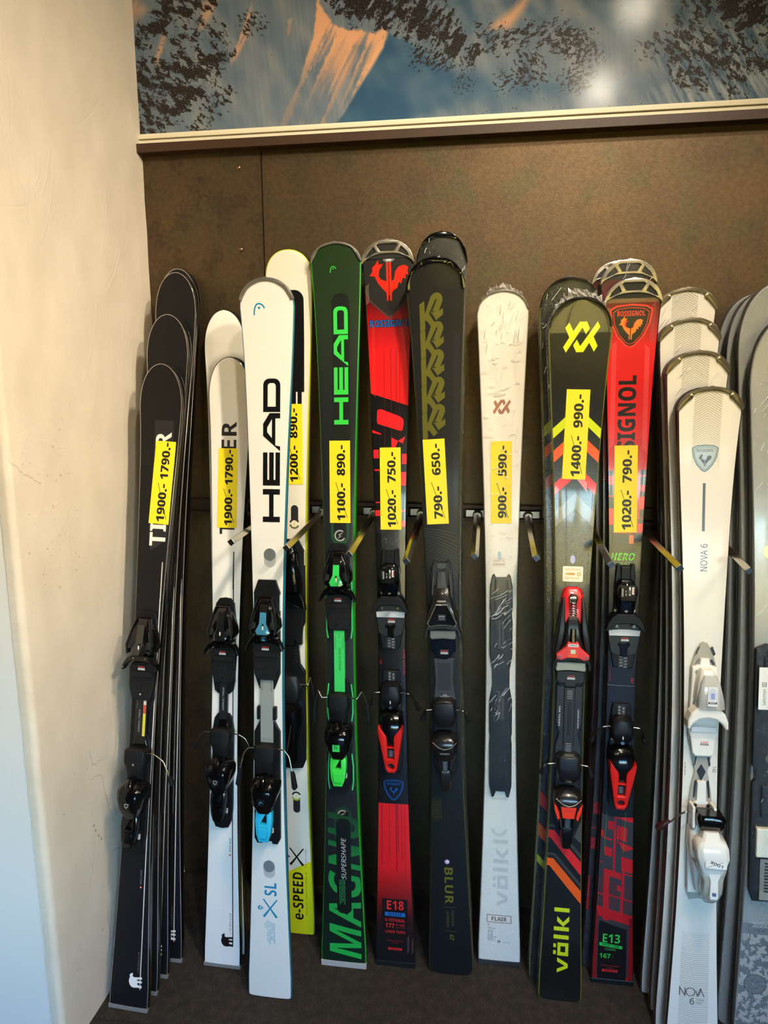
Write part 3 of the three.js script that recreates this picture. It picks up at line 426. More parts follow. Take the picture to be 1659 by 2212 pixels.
// clear plastic film round the ski: it stands off a little, closes at the sides and is bunched up past the tip
function wrapSki(g, k, w) {
  const pos = [], uv = [], idx = [], cols = w.sides ? [-1.06, -1.045, -1.02, -1.0, -0.97, -0.95] : [-1.035, -1.02, -0.9, -0.6, -0.2, 0.2, 0.6, 0.9, 1.02, 1.035], S = k.S.filter((s, i) => i % 1 === 0), r0 = w.seed ?? 1; let rows = 0;
  for (const s of S) { if (s > k.L - 0.0005) continue; const h = k.half(s) + 0.0012;
    cols.forEach((c, i) => { const e = i === 0 || i === cols.length - 1, j = 0.0009 * n3(c * 3 + r0, s * 30, r0) + 0.0005 * n2(s * 90, c * 4 + r0); pos.push(c * h, s + (s > k.st ? 0.002 : 0), k.prof(s) + (e ? 0.0018 : k.th(s) + (Math.abs(c) > 1 ? -0.002 : 0.0016 + (w.over ?? 0) * smooth(w.a ?? 0, (w.a ?? 0) + 0.05, s) * smooth((w.b ?? 9) + 0.05, w.b ?? 9, s) * (1 - Math.abs(c) ** 4)) + j + 0.0009)); uv.push(c, s * 8); });
    if (rows++) { const a = (rows - 2) * cols.length; for (let i = 0; i < cols.length - 1; i++) { const p = a + i, q = p + cols.length; idx.push(p, p + 1, q, p + 1, q + 1, q); } } }
  const q = new THREE.BufferGeometry(); q.setAttribute('position', new THREE.Float32BufferAttribute(pos, 3)); q.setAttribute('uv', new THREE.Float32BufferAttribute(uv, 2)); q.setIndex(idx); q.computeVertexNormals();
  mesh('plastic_wrap', q, w.mat ?? FILM(0.6, 0.5, w.bump ?? 0.004), g, 'clear crinkled plastic wrap');
  if (w.folds) { // sharp creases of the film that catch the lamps: [count, s from, s to, slant, u reach]
    const list = [];
    for (const [n, a, b, sl, ur, hh] of w.folds) for (let i = 0; i < n; i++) { const s = lerp(a, b, rnd()), u = (rnd() * 2 - 1) * ur, l = 0.004 + 0.012 * rnd() ** 2, t = sl + (rnd() - 0.5) * 0.7, du = l * Math.cos(t), ds = l * Math.sin(t), c = (rnd() - 0.5) * 0.006, nn = (x) => k.top(x) + 0.0032 + (hh ?? 0); if (Math.abs(u) + du > k.half(s) - 0.004) continue; list.push(tube([[u - du, s - ds, nn(s - ds)], [u, s + c, nn(s) + 0.0012], [u + du, s + ds, nn(s + ds)]], 0.0004 + 0.0004 * rnd(), 7, 5)); }
    mesh('film_creases', join(list), CREASE, g, 'sharp creases in the clear film').userData.kind = 'stuff';
  }
  if (w.crest) { // bunched film end
    const P = [], I = [], A = 46; for (let i = 0; i <= A; i++) { const t = i / A, s = k.L - k.tl * (1 - Math.sin(Math.PI * (0.12 + 0.76 * t)) ** 0.8) , hh = Math.sign(t - 0.5) * k.half(Math.min(s, k.L - 0.0004)), rr = w.crest * (0.35 + 0.9 * Math.abs(n2(i * 0.55, r0))) * Math.sin(Math.PI * clamp(t * 1.04)) ; const nx = (t - 0.5) * 1.6; for (let j = 0; j < 4; j++) P.push(hh + nx * rr * j / 3, s + rr * j / 3, k.prof(s) + 0.004 + 0.009 * n2(i * 0.9 + j * 3, j + r0) * (j ? 1 : 0.2)); if (i) for (let j = 0; j < 3; j++) { const a = (i - 1) * 4 + j, b = a + 4; I.push(a, b, a + 1, a + 1, b, b + 1); } }
    const c = new THREE.BufferGeometry(); c.setAttribute('position', new THREE.Float32BufferAttribute(P, 3)); c.setAttribute('uv', new THREE.Float32BufferAttribute(new Float32Array(P.length / 3 * 2), 2)); c.setIndex(I);
    mesh('wrap_end', crease(c, 0.1), M(0xf4f2ee, 0.15, { transmission: 0.62, thickness: 0, ior: 1.6, side: THREE.DoubleSide }), g, 'bunched end of the plastic wrap');
  }
}
// printed price stickers
function priceTex(a, b) {
  return canvasTex(224, 880, (x, w, h) => {
    x.fillStyle = '#f4dc24'; x.fillRect(0, 0, w, h); x.translate(0, h); x.scale(w / 0.048, -h / 0.19);
    text(x, a, 0.0265, 0.0485, 0.0182, '#14120a', { len: 0.0146 * a.length, font: '900' }); text(x, b, 0.0265, 0.1445, 0.0182, '#14120a', { len: 0.0142 * b.length, font: '900' });
    line(x, [[0.014, 0.094], [0.0405, 0.012]], '#17150c', 0.0011);
  });
}
function sticker(g, k, a, b, u, s, rot = 0, film = 0) {
  const q = new THREE.PlaneGeometry(0.0485, 0.19, 4, 20); q.rotateZ(rot); q.translate(u, s, 0.0009 + film); const p = q.attributes.position; for (let i = 0; i < p.count; i++) p.setZ(i, p.getZ(i) + k.top(p.getY(i)) - 0.0006 * Math.abs(p.getX(i) / 0.05) ** 4); q.computeVertexNormals();
  mesh('price_sticker', q, M(0xffffff, 0.38, { map: priceTex(a, b) }), g, 'yellow sticker with ' + a + ' struck through and ' + b);
}
function print(parent, name, w, h, u, s, n, draw, rough = 0.4, rotX = 0) { const g = new THREE.PlaneGeometry(w, h); if (rotX) g.rotateX(rotX); g.translate(u, s, n); return mesh(name, g, M(0xffffff, rough, { map: canvasTex(Math.round(w * 5000), Math.round(h * 5000), (x, W, H) => { x.translate(W / 2, H / 2); x.scale(W / w, -H / h); draw(x); }) }), parent); }
const grip = (p, u, s, n, bg = '#0e0e10', fg = '#e8e8e8', tilt = 0) => print(p, 'sole_label', 0.02, 0.012, u, s, n, (x) => { rect(x, 0, 0, 0.03, 0.03, bg); text(x, 'GRIP', 0, 0.0025, 0.003, '#d8262c', { rot: 0, len: 0.016 }); rect(x, 0, -0.0024, 0.016, 0.0042, fg); text(x, 'WALK', 0, -0.0024, 0.0026, bg, { rot: 0, len: 0.014 }); }, 0.4, tilt);
const shear = (g, s0, k) => { const p = g.attributes.position; for (let i = 0; i < p.count; i++) p.setZ(i, p.getZ(i) + k * (p.getY(i) - s0)); g.computeVertexNormals(); return crease(g, 0.5); };
// ---------------------------------------------------------------- bindings (s0 = lower end of the toe housing, h0 = upper end of the heel housing, z = height of the top sheet)
const z0 = 0.0155;
const screw = (p, u, s, n, r = 0.0034) => mesh('screw', disc(r, 0.0016, u, s, n, 14), chrome, p);
function brake(p, h, sides, { du = 0.06, ds = 0.055, dn = -0.03, n = z0 + 0.012, foot = 0.03, u0 = 0.028, up = 0 } = {}) {
  for (const sd of sides) {
    mesh('brake_arm', tube([[sd * u0, h, n], [sd * (u0 + 0.014), h - 0.001, n + 0.002], [sd * (u0 + 0.45 * (du - u0) + 0.01), h - ds * 0.3 + up, n + dn * 0.3], [sd * du, h - ds, n + dn]], 0.0019), chrome, p);
    const f = lump([[h - ds + 0.008, 0.0035, -0.004, 0.004, 0.8, sd * (du - 0.002)], [h - ds, 0.0048, -0.005, 0.005, 0.6, sd * du], [h - ds - foot, 0.0062, -0.006, 0.004, 0.5, sd * (du + 0.004)], [h - ds - foot - 0.004, 0.003, -0.003, 0.003, 0.7, sd * (du + 0.004)]], 12); f.translate(0, 0, n + dn); mesh('brake_foot', f, rubber, p);
  }
}
function toeA(g, s, { acc = null, body = gloss, plate = black, hex = false, win = 0x1a1a1c, num = null } = {}) {
  const t = grp('toe_binding', g), z = z0;
  mesh('mounting_plate', hex ? ext(sym([[0, s + 0.118], [0.02, s + 0.118], [0.03, s + 0.09], [0.03, s - 0.095], [0.017, s - 0.13], [0, s - 0.13]]), z - 0.002, z + 0.007) : ext(sym([[0, s + 0.097], [0.014, s + 0.095], [0.0225, s + 0.083], [0.026, s + 0.05], [0.027, s - 0.105], [0.023, s - 0.128], [0.014, s - 0.136], [0, s - 0.136]]), z - 0.002, z + 0.006), plate, t);
  mesh('housing', lump([[s - 0.006, 0.02, z, z + 0.018, 0.4], [s + 0.002, 0.029, z, z + 0.031, 0.32], [s + 0.014, 0.0335, z, z + 0.036, 0.3], [s + 0.03, 0.032, z, z + 0.036, 0.3], [s + 0.055, 0.0245, z, z + 0.031, 0.32], [s + 0.074, 0.0175, z, z + 0.024, 0.35], [s + 0.08, 0.014, z, z + 0.014, 0.45]], 22), body, t);
  for (const d of [-1, 1]) { mesh('side_opening', shear(ext([[d * 0.0135, s + 0.06], [d * 0.0215, s + 0.048], [d * 0.0275, s + 0.022], [d * 0.0265, s + 0.012], [d * 0.0165, s + 0.016]].slice(0), z + 0.028, z + 0.0375, 0.0008), s + 0.02, -0.2), M(0x040404, 0.7), t); mesh('side_rib', shear(tubeFlat([[d * 0.0155, s + 0.078], [d * 0.024, s + 0.05], [d * 0.0305, s + 0.022], [d * 0.026, s + 0.002]], 0.0022, z + 0.026, z + 0.0385), s + 0.02, -0.18), M(0x1d1d20, 0.22, { clearcoat: 0.5 }), t); screw(t, d * 0.024, s + 0.018, z + 0.036, 0.002); }
  mesh('window', shear(ext(sym([[0, s + 0.066], [0.0088, s + 0.066], [0.0092, s + 0.026], [0.0185, s + 0.01], [0.0135, s - 0.001], [0, s - 0.001]]), z + 0.03, z + 0.0395, 0.0012), s + 0.01, -0.17), M(win, 0.12, { clearcoat: 0.8, clearcoatRoughness: 0.05 }), t);
  if (acc) mesh('window_accent', shear(ext(sym([[0, s + 0.05], [0.0072, s + 0.05], [0.0078, s + 0.026], [0.0155, s + 0.01], [0.0115, s + 0.002], [0, s + 0.002]]), z + 0.0385, z + 0.0403, 0.0004), s + 0.01, -0.17), M(acc, 0.2, { clearcoat: 0.7 }), t);
  const sc = print(t, 'scale_mark', 0.0035, 0.014, 0.0012, s + 0.019, z + 0.0402, (x) => { rect(x, 0, 0, 0.01, 0.02, '#111'); rect(x, 0, -0.0022, 0.003, 0.0085, '#e6e2da'); }, 0.3); sc.rotation.x = -0.17; sc.position.set(0, 0, 0); sc.geometry.translate(0, 0, 0);
  sc.rotation.set(0, 0, 0);
  mesh('wing', ext(sym([[0, s - 0.003], [0.02, s - 0.002], [0.031, s - 0.01], [0.0385, s - 0.021], [0.0435, s - 0.034], [0.0395, s - 0.0375], [0.032, s - 0.026], [0.019, s - 0.017], [0, s - 0.0155]]), z + 0.012, z + 0.031, 0.0022, [], false), body, t);
  for (const d of [-1, 1]) { screw(t, d * 0.0385, s - 0.031, z + 0.0305, 0.0016); screw(t, d * 0.014, s - 0.0095, z + 0.0305, 0.0014); }
  if (num) print(t, 'number_print', 0.014, 0.011, 0, s - 0.009, z + 0.0316, (x) => { rect(x, 0, 0, 0.02, 0.02, '#0c0c0e'); text(x, num, 0, 0, 0.0075, '#2fa8d8', { rot: -R90 }); });
  mesh('sole_plate', join([ext(sym([[0, s - 0.02], [0.026, s - 0.024], [0.0305, s - 0.036], [0.029, s - 0.078], [0.022, s - 0.106], [0, s - 0.107]]), z + 0.002, z + 0.0155, 0.002), box(0.052, 0.012, 0.004, 0, s - 0.048, z + 0.0165, 0.001), box(0.05, 0.003, 0.003, 0, s - 0.06, z + 0.0162), box(0.022, 0.018, 0.002, -0.011, s - 0.073, z + 0.0158, 0.0006), box(0.012, 0.014, 0.003, 0, s - 0.096, z + 0.0155, 0.001)]), M(0x0d0d0f, 0.6, { specularIntensity: 0.6 }), t);
  grip(t, 0.0, s - 0.0335, z + 0.0187); screw(t, 0, s - 0.093, z + 0.0165, 0.0024);
  return t;
}
// flat ribbon along a path in (u, s), thickness w, between two heights
function tubeFlat(pts, w, a, b) { const L = [], R = []; pts.forEach((p, i) => { const q = pts[Math.max(0, i - 1)], r = pts[Math.min(pts.length - 1, i + 1)], dx = r[0] - q[0], dy = r[1] - q[1], l = Math.hypot(dx, dy); L.push([p[0] - dy / l * w / 2, p[1] + dx / l * w / 2]); R.push([p[0] + dy / l * w / 2, p[1] - dx / l * w / 2]); }); const P = [...L, ...R.reverse()]; return ext(THREE.ShapeUtils.isClockWise(P.map((p) => new THREE.Vector2(...p))) ? P.reverse() : P, a, b, 0.0006); }
function heelA(g, h, { acc = null, sides = [1], br = {}, plate = black, hex = false, badge } = {}) {
  const t = grp('heel_binding', g), z = z0, lv = acc ? M(acc, 0.3, { clearcoat: 0.3 }) : gloss;
  mesh('mounting_plate', hex ? ext(sym([[0, h + 0.05], [0.017, h + 0.05], [0.03, h + 0.025], [0.0305, h - 0.225], [0.024, h - 0.237], [0.012, h - 0.237], [0.01, h - 0.231], [0, h - 0.231]]), z - 0.002, z + 0.008) : ext(sym([[0, h + 0.034], [0.014, h + 0.033], [0.022, h + 0.022], [0.0265, h - 0.01], [0.0265, h - 0.2], [0.024, h - 0.228], [0.016, h - 0.246], [0, h - 0.249]]), z - 0.002, z + 0.0075), plate, t);
  mesh('brake_pedal', lump([[h + 0.001, 0.02, z, z + 0.026, 0.3], [h - 0.004, 0.0265, z, z + 0.031, 0.25], [h - 0.03, 0.0265, z, z + 0.032, 0.25], [h - 0.042, 0.021, z, z + 0.031, 0.25], [h - 0.066, 0.0195, z, z + 0.024, 0.3]], 20), M(0x101012, 0.5, { specularIntensity: 0.6 }), t);
  screw(t, 0, h - 0.033, z + 0.0315, 0.0026);
  brake(t, h - 0.012, sides, br);
  mesh('heel_track', ext(sym([[0, h - 0.06], [0.017, h - 0.06], [0.0175, h - 0.215], [0, h - 0.22]]), z + 0.004, z + 0.016, 0.002), black, t);
  screw(t, 0.0195, h - 0.135, z + 0.0085, 0.0022);
  mesh('cup_crest', lump([[h - 0.062, 0.006, z + 0.01, z + 0.044, 0.6], [h - 0.072, 0.011, z + 0.01, z + 0.052, 0.6], [h - 0.084, 0.014, z + 0.01, z + 0.056, 0.6]], 16), gloss, t);
  mesh('heel_cup', lump([[h - 0.07, 0.014, z + 0.008, z + 0.034, 0.5], [h - 0.08, 0.0285, z + 0.006, z + 0.047, 0.5], [h - 0.088, 0.0325, z + 0.004, z + 0.053, 0.5], [h - 0.104, 0.032, z + 0.004, z + 0.056, 0.45], [h - 0.128, 0.0265, z + 0.004, z + 0.05, 0.4], [h - 0.152, 0.0165, z + 0.004, z + 0.038, 0.4]], 24), gloss, t);
  if (badge) { const b = print(t, 'badge', 0.017, 0.02, 0, h - 0.116, z + 0.0545, badge, 0.35); b.rotation.x = 0; }
  const L = [[0.0125, h - 0.14], [0.0185, h - 0.152], [0.0195, h - 0.172], [0.0165, h - 0.2], [0.0105, h - 0.217]];
  mesh('release_lever', join([shear(ext([...L, ...L.slice().reverse().map(([u, s]) => [-u, s])], z + 0.016, z + 0.036, 0.0025, [[[-0.0072, h - 0.176], [0.0072, h - 0.176], [0.0062, h - 0.144], [-0.0062, h - 0.144]]]), h - 0.15, -0.06), ext(sym([[0, h - 0.182], [0.0105, h - 0.182], [0.0125, h - 0.19], [0.008, h - 0.208], [0, h - 0.208]]), z + 0.03, z + 0.043, 0.0025)]), lv, t);
  mesh('lever_core', box(0.0115, 0.03, 0.012, 0, h - 0.16, z + 0.024, 0.002), M(0x08080a, 0.3), t); mesh('indicator', box(0.005, 0.012, 0.002, 0, h - 0.15, z + 0.031), M(0x9a9a9c, 0.4), t);
  mesh('track_end', box(0.012, 0.012, 0.004, 0.012, h - 0.2, z + 0.0155, 0.001), M(0xb9b9b6, 0.4), t);
  return t;
}
const rail = (g, s0, s1, w, mat, name = 'centre_rail', draw) => { mesh(name, ext(sym([[0, s0], [w * 0.62, s0], [w / 2, s0 + 0.012], [w / 2, s1], [0, s1]]), z0 - 0.001, z0 + 0.009, 0.001), mat, g); if (draw) print(g, 'rail_print', w * 0.9, s1 - s0 - 0.03, 0, (s0 + s1) / 2 + 0.006, z0 + 0.0093, draw); };
// round clear-domed toe with pale sole plate, long lever heel
function toeB(g, s) {                                                   // s: dome centre
  const t = grp('toe_binding', g), z = z0;
  mesh('carriage', join([ext(sym([[0, s + 0.028], [0.0095, s + 0.028], [0.0095, s + 0.046], [0.012, s + 0.056], [0.019, s + 0.056], [0.021, s + 0.03], [0.0225, s - 0.03], [0.0265, s - 0.1], [0.0255, s - 0.15], [0.02, s - 0.178], [0, s - 0.178]]), z - 0.001, z + 0.01, 0.0016), box(0.02, 0.03, 0.008, 0, s + 0.037, z + 0.008, 0.002)]), black, t);
  mesh('barrel', lump([[s + 0.024, 0.014, z, z + 0.026, 0.5], [s + 0.014, 0.021, z, z + 0.032, 0.5], [s - 0.02, 0.023, z, z + 0.033, 0.45], [s - 0.048, 0.018, z, z + 0.028, 0.35], [s - 0.052, 0.014, z, z + 0.022, 0.4]], 20), gloss, t);
  mesh('clear_dome', dome(0.0235, 0.013, 0, s, z + 0.03), M(0x16181c, 0.05, { clearcoat: 1, clearcoatRoughness: 0.02 }), t);
  print(t, 'dome_print', 0.03, 0.034, 0, s, z + 0.0433, (x) => { rect(x, 0, 0, 0.05, 0.05, '#101114'); rect(x, 0.0035, 0.004, 0.0035, 0.019, '#d8d4cc'); rect(x, 0.0035, 0.002, 0.0024, 0.009, '#2a2a2c'); text(x, 'SWISS', -0.0115, 0.001, 0.0038, '#cfcfd2', { rot: -R90, len: 0.018 }); rect(x, 0.0105, 0.005, 0.005, 0.016, '#d9d9da'); rect(x, 0.0122, 0.005, 0.0015, 0.012, '#c32026'); text(x, '3-10', -0.004, 0, 0.003, '#bbb', { rot: -R90, len: 0.012 }); }, 0.15);
  for (const u of [-0.0195, 0.0195]) screw(t, u, s - 0.047, z + 0.0105, 0.0034); screw(t, 0, s - 0.0435, z + 0.0275, 0.0034);
  mesh('wing', ext(sym([[0, s - 0.05], [0.018, s - 0.05], [0.0295, s - 0.058], [0.0375, s - 0.071], [0.0425, s - 0.088], [0.0385, s - 0.091], [0.031, s - 0.082], [0.018, s - 0.0735], [0, s - 0.072]]), z + 0.006, z + 0.031, 0.002), black, t);
  mesh('foot_plate', ext(sym([[0, s - 0.066], [0.024, s - 0.074], [0.0355, s - 0.09], [0.0335, s - 0.112], [0.0285, s - 0.142], [0.0155, s - 0.15], [0, s - 0.15]]), z + 0.003, z + 0.013, 0.002), M(0x121214, 0.45), t);
  for (const u of [-0.018, 0.018]) screw(t, u, s - 0.079, z + 0.0235, 0.0036);
  mesh('slide_pad', ext([[-0.0325, s - 0.1035], [0.0325, s - 0.1035], [0.034, s - 0.0905], [0.012, s - 0.0885], [-0.012, s - 0.0885], [-0.034, s - 0.0905]], z + 0.012, z + 0.0165, 0.0012), M(0xc9cdd0, 0.35), t);
  grip(t, 0.002, s - 0.1115, z + 0.0134);
  mesh('lock_lever', ext(sym([[0, s - 0.122], [0.011, s - 0.118], [0.013, s - 0.124], [0.007, s - 0.131], [0.007, s - 0.15], [0, s - 0.15]]), z + 0.0125, z + 0.019, 0.0012), gloss, t);
  print(t, 'length_scale', 0.02, 0.03, 0, s - 0.163, z + 0.0105, (x) => { rect(x, 0, 0, 0.04, 0.04, '#141416'); ['267', '275', '283', '291'].forEach((q, i) => { text(x, q, -0.0045, 0.01 - i * 0.0068, 0.0034, '#a9a9ab', { rot: R90 * 2, len: 0.007 }); text(x, String(299 + i * 8), 0.0048, 0.007 - i * 0.0068, 0.0034, '#a9a9ab', { rot: R90 * 2, len: 0.007 }); }); });
  return t;
}
function heelB(g, h, side = [-1, 1]) {                                          // h: upper end of the number block
  const t = grp('heel_binding', g), z = z0, red = M(0xe2201c, 0.32, { clearcoat: 0.3 });
  mesh('track', ext(sym([[0, h], [0.018, h], [0.021, h - 0.012], [0.024, h - 0.08], [0.0255, h - 0.15], [0.0235, h - 0.235], [0.019, h - 0.25], [0, h - 0.25]]), z - 0.001, z + 0.008, 0.0016), black, t);
  print(t, 'length_scale', 0.018, 0.026, 0, h - 0.014, z + 0.0085, (x) => { rect(x, 0, 0, 0.04, 0.04, '#131315'); for (let i = 0; i < 3; i++) { rect(x, -0.0045, 0.007 - i * 0.0075, 0.0048, 0.0052, '#77777a'); rect(x, 0.0045, 0.004 - i * 0.0075, 0.0048, 0.0052, '#77777a'); } });
  mesh('brake_pedal', lump([[h - 0.024, 0.013, z, z + 0.022, 0.4], [h - 0.032, 0.0225, z, z + 0.032, 0.35], [h - 0.055, 0.0265, z, z + 0.036, 0.35], [h - 0.072, 0.024, z, z + 0.034, 0.35], [h - 0.086, 0.015, z, z + 0.028, 0.4]], 20), M(0x101013, 0.42, { specularIntensity: 0.6 }), t);
  mesh('indicator', box(0.002, 0.007, 0.002, 0, h - 0.068, z + 0.0348), M(0xe8e4da, 0.4), t); screw(t, 0, h - 0.0815, z + 0.031, 0.004);
  for (const u of [-0.019, 0.019]) screw(t, u, h - 0.081, z + 0.012, 0.003);
  brake(t, h - 0.052, side, { du: 0.056, ds: 0.04, dn: -0.028, foot: 0.008, u0: 0.026 });
  mesh('heel_housing', lump([[h - 0.094, 0.017, z, z + 0.03, 0.5], [h - 0.1, 0.0265, z, z + 0.037, 0.45], [h - 0.118, 0.0285, z, z + 0.044, 0.45], [h - 0.135, 0.0285, z, z + 0.047, 0.4], [h - 0.16, 0.022, z, z + 0.04, 0.4], [h - 0.2, 0.013, z, z + 0.024, 0.4]], 22), gloss, t);
  const O = [[0, h - 0.146], [0.011, h - 0.142], [0.0275, h - 0.121], [0.0285, h - 0.13], [0.0265, h - 0.15], [0.0185, h - 0.2], [0.0135, h - 0.231], [0.0085, h - 0.24], [0, h - 0.241]];
  const out = sym([[0.0095, h - 0.15], ...O.slice(1)]), W = 0.0082;
  const o2 = [[W, h - 0.15], [0.011, h - 0.142], [0.0275, h - 0.121], [0.0287, h - 0.131], [0.0265, h - 0.15], [0.0185, h - 0.2], [0.0135, h - 0.231], [0.0085, h - 0.24], [-0.0085, h - 0.24], [-0.0135, h - 0.231], [-0.0185, h - 0.2], [-0.0265, h - 0.15], [-0.0287, h - 0.131], [-0.0275, h - 0.121], [-0.011, h - 0.142], [-W, h - 0.15], [-W, h - 0.205], [W, h - 0.205]].reverse(); void out;
  mesh('release_lever', join([shear(ext(o2, z + 0.012, z + 0.048, 0.0025, [ring(0.0075, 20, 0, h - 0.2235)]), h - 0.14, 0.16), shear(box(0.019, 0.003, 0.01, 0, h - 0.175, z + 0.041), h - 0.14, 0.16)]), red, t);
  mesh('lever_boss', disc(0.0073, 0.014, 0, h - 0.2235, z + 0.01), M(0x0d0d0f, 0.25), t);
  const p1 = print(t, 'lever_print', 0.015, 0.05, 0, h - 0.178, z + 0.03, (x) => { rect(x, 0, 0, 0.03, 0.06, '#121214'); text(x, 'SWISS', -0.002, 0.014, 0.004, '#cfcfd2', { rot: -R90, len: 0.018 }); for (let i = 0; i < 4; i++) rect(x, 0, -0.008 - i * 0.004, 0.008, 0.0018, '#8b8b8e'); }); void p1;
  return t;
}
function toeC(g, s) {                                                   // s: lower end of the trapezoid housing
  const t = grp('toe_binding', g), z = z0, grey = M(0x3c3d40, 0.4);
  mesh('mounting_plate', ext(sym([[0, s + 0.14], [0.011, s + 0.14], [0.0145, s + 0.147], [0.021, s + 0.135], [0.026, s + 0.1], [0.027, s - 0.03], [0.024, s - 0.07], [0, s - 0.08]]), z - 0.001, z + 0.009, 0.002), M(0x1a1b1e, 0.45), t);
  mesh('front_cover', join([ext(sym([[0, s + 0.138], [0.011, s + 0.138], [0.012, s + 0.128], [0, s + 0.124]]), z + 0.006, z + 0.014, 0.002), lump([[s + 0.12, 0.01, z, z + 0.018, 0.4], [s + 0.085, 0.014, z, z + 0.026, 0.4]], 14)]), grey, t);
  for (const d of [-1, 1]) mesh('side_rib', lump([[s + 0.118, 0.002, z, z + 0.016, 0.6, d * 0.017], [s + 0.1, 0.0035, z, z + 0.022, 0.6, d * 0.0195], [s + 0.07, 0.0035, z, z + 0.026, 0.6, d * 0.021]], 10), grey, t);
  mesh('housing', lump([[s - 0.006, 0.03, z, z + 0.024, 0.3], [s + 0.004, 0.0365, z, z + 0.034, 0.25], [s + 0.02, 0.036, z, z + 0.038, 0.25], [s + 0.045, 0.027, z, z + 0.036, 0.25], [s + 0.068, 0.019, z, z + 0.031, 0.25], [s + 0.085, 0.0185, z, z + 0.025, 0.3], [s + 0.09, 0.014, z, z + 0.018, 0.4]], 22), M(0x1d1a19, 0.28, { clearcoat: 0.4 }), t);
  mesh('window', ext(sym([[0, s + 0.05], [0.012, s + 0.05], [0.0315, s + 0.008], [0.0265, s + 0.001], [0.012, s + 0.005], [0, s + 0.005]]), z + 0.034, z + 0.041, 0.0012), M(0x22242a, 0.06, { clearcoat: 1, clearcoatRoughness: 0.02, metalness: 0.5 }), t);
  mesh('window_frame', ext(sym([[0, s + 0.051], [0.013, s + 0.052], [0.034, s + 0.008], [0.028, s - 0.001], [0.0125, s + 0.003], [0, s + 0.003]]), z + 0.033, z + 0.0405, 0.001), M(0xa9a49c, 0.2, { metalness: 0.9 }), t);
  print(t, 'maker_print', 0.022, 0.006, 0, s + 0.058, z + 0.0375, (x) => { rect(x, 0, 0, 0.04, 0.02, '#1d1a19'); text(x, 'MARKER', 0, 0, 0.0036, '#d6cec4', { rot: R90 * 2, len: 0.019 }); });
  print(t, 'scale_print', 0.017, 0.014, 0, s + 0.022, z + 0.0414, (x) => { rect(x, 0, 0, 0.04, 0.02, '#15161a'); for (let i = 0; i < 4; i++) rect(x, -0.005 + i * 0.0033, 0.0025, 0.0018, 0.004, '#9a9aa0'); rect(x, 0, -0.003, 0.011, 0.0012, '#8a8a90'); });
  mesh('wing', ext(sym([[0, s + 0.0], [0.034, s + 0.004], [0.042, s - 0.02], [0.0425, s - 0.03], [0.036, s - 0.033], [0.032, s - 0.012], [0, s - 0.008]]), z + 0.006, z + 0.03, 0.002), M(0x121214, 0.4), t);
  mesh('slide_pad', ext(sym([[0, s - 0.014], [0.03, s - 0.014], [0.031, s - 0.03], [0.026, s - 0.036], [0, s - 0.034]]), z + 0.006, z + 0.017, 0.0025), M(0x8a8884, 0.3, { metalness: 0.6 }), t);
  mesh('toe_block', ext(sym([[0, s - 0.034], [0.027, s - 0.036], [0.028, s - 0.062], [0.012, s - 0.08], [0, s - 0.083]]), z + 0.004, z + 0.0135, 0.002), gloss, t);
  grip(t, 0.002, s - 0.0655, z + 0.0139); return t;
}
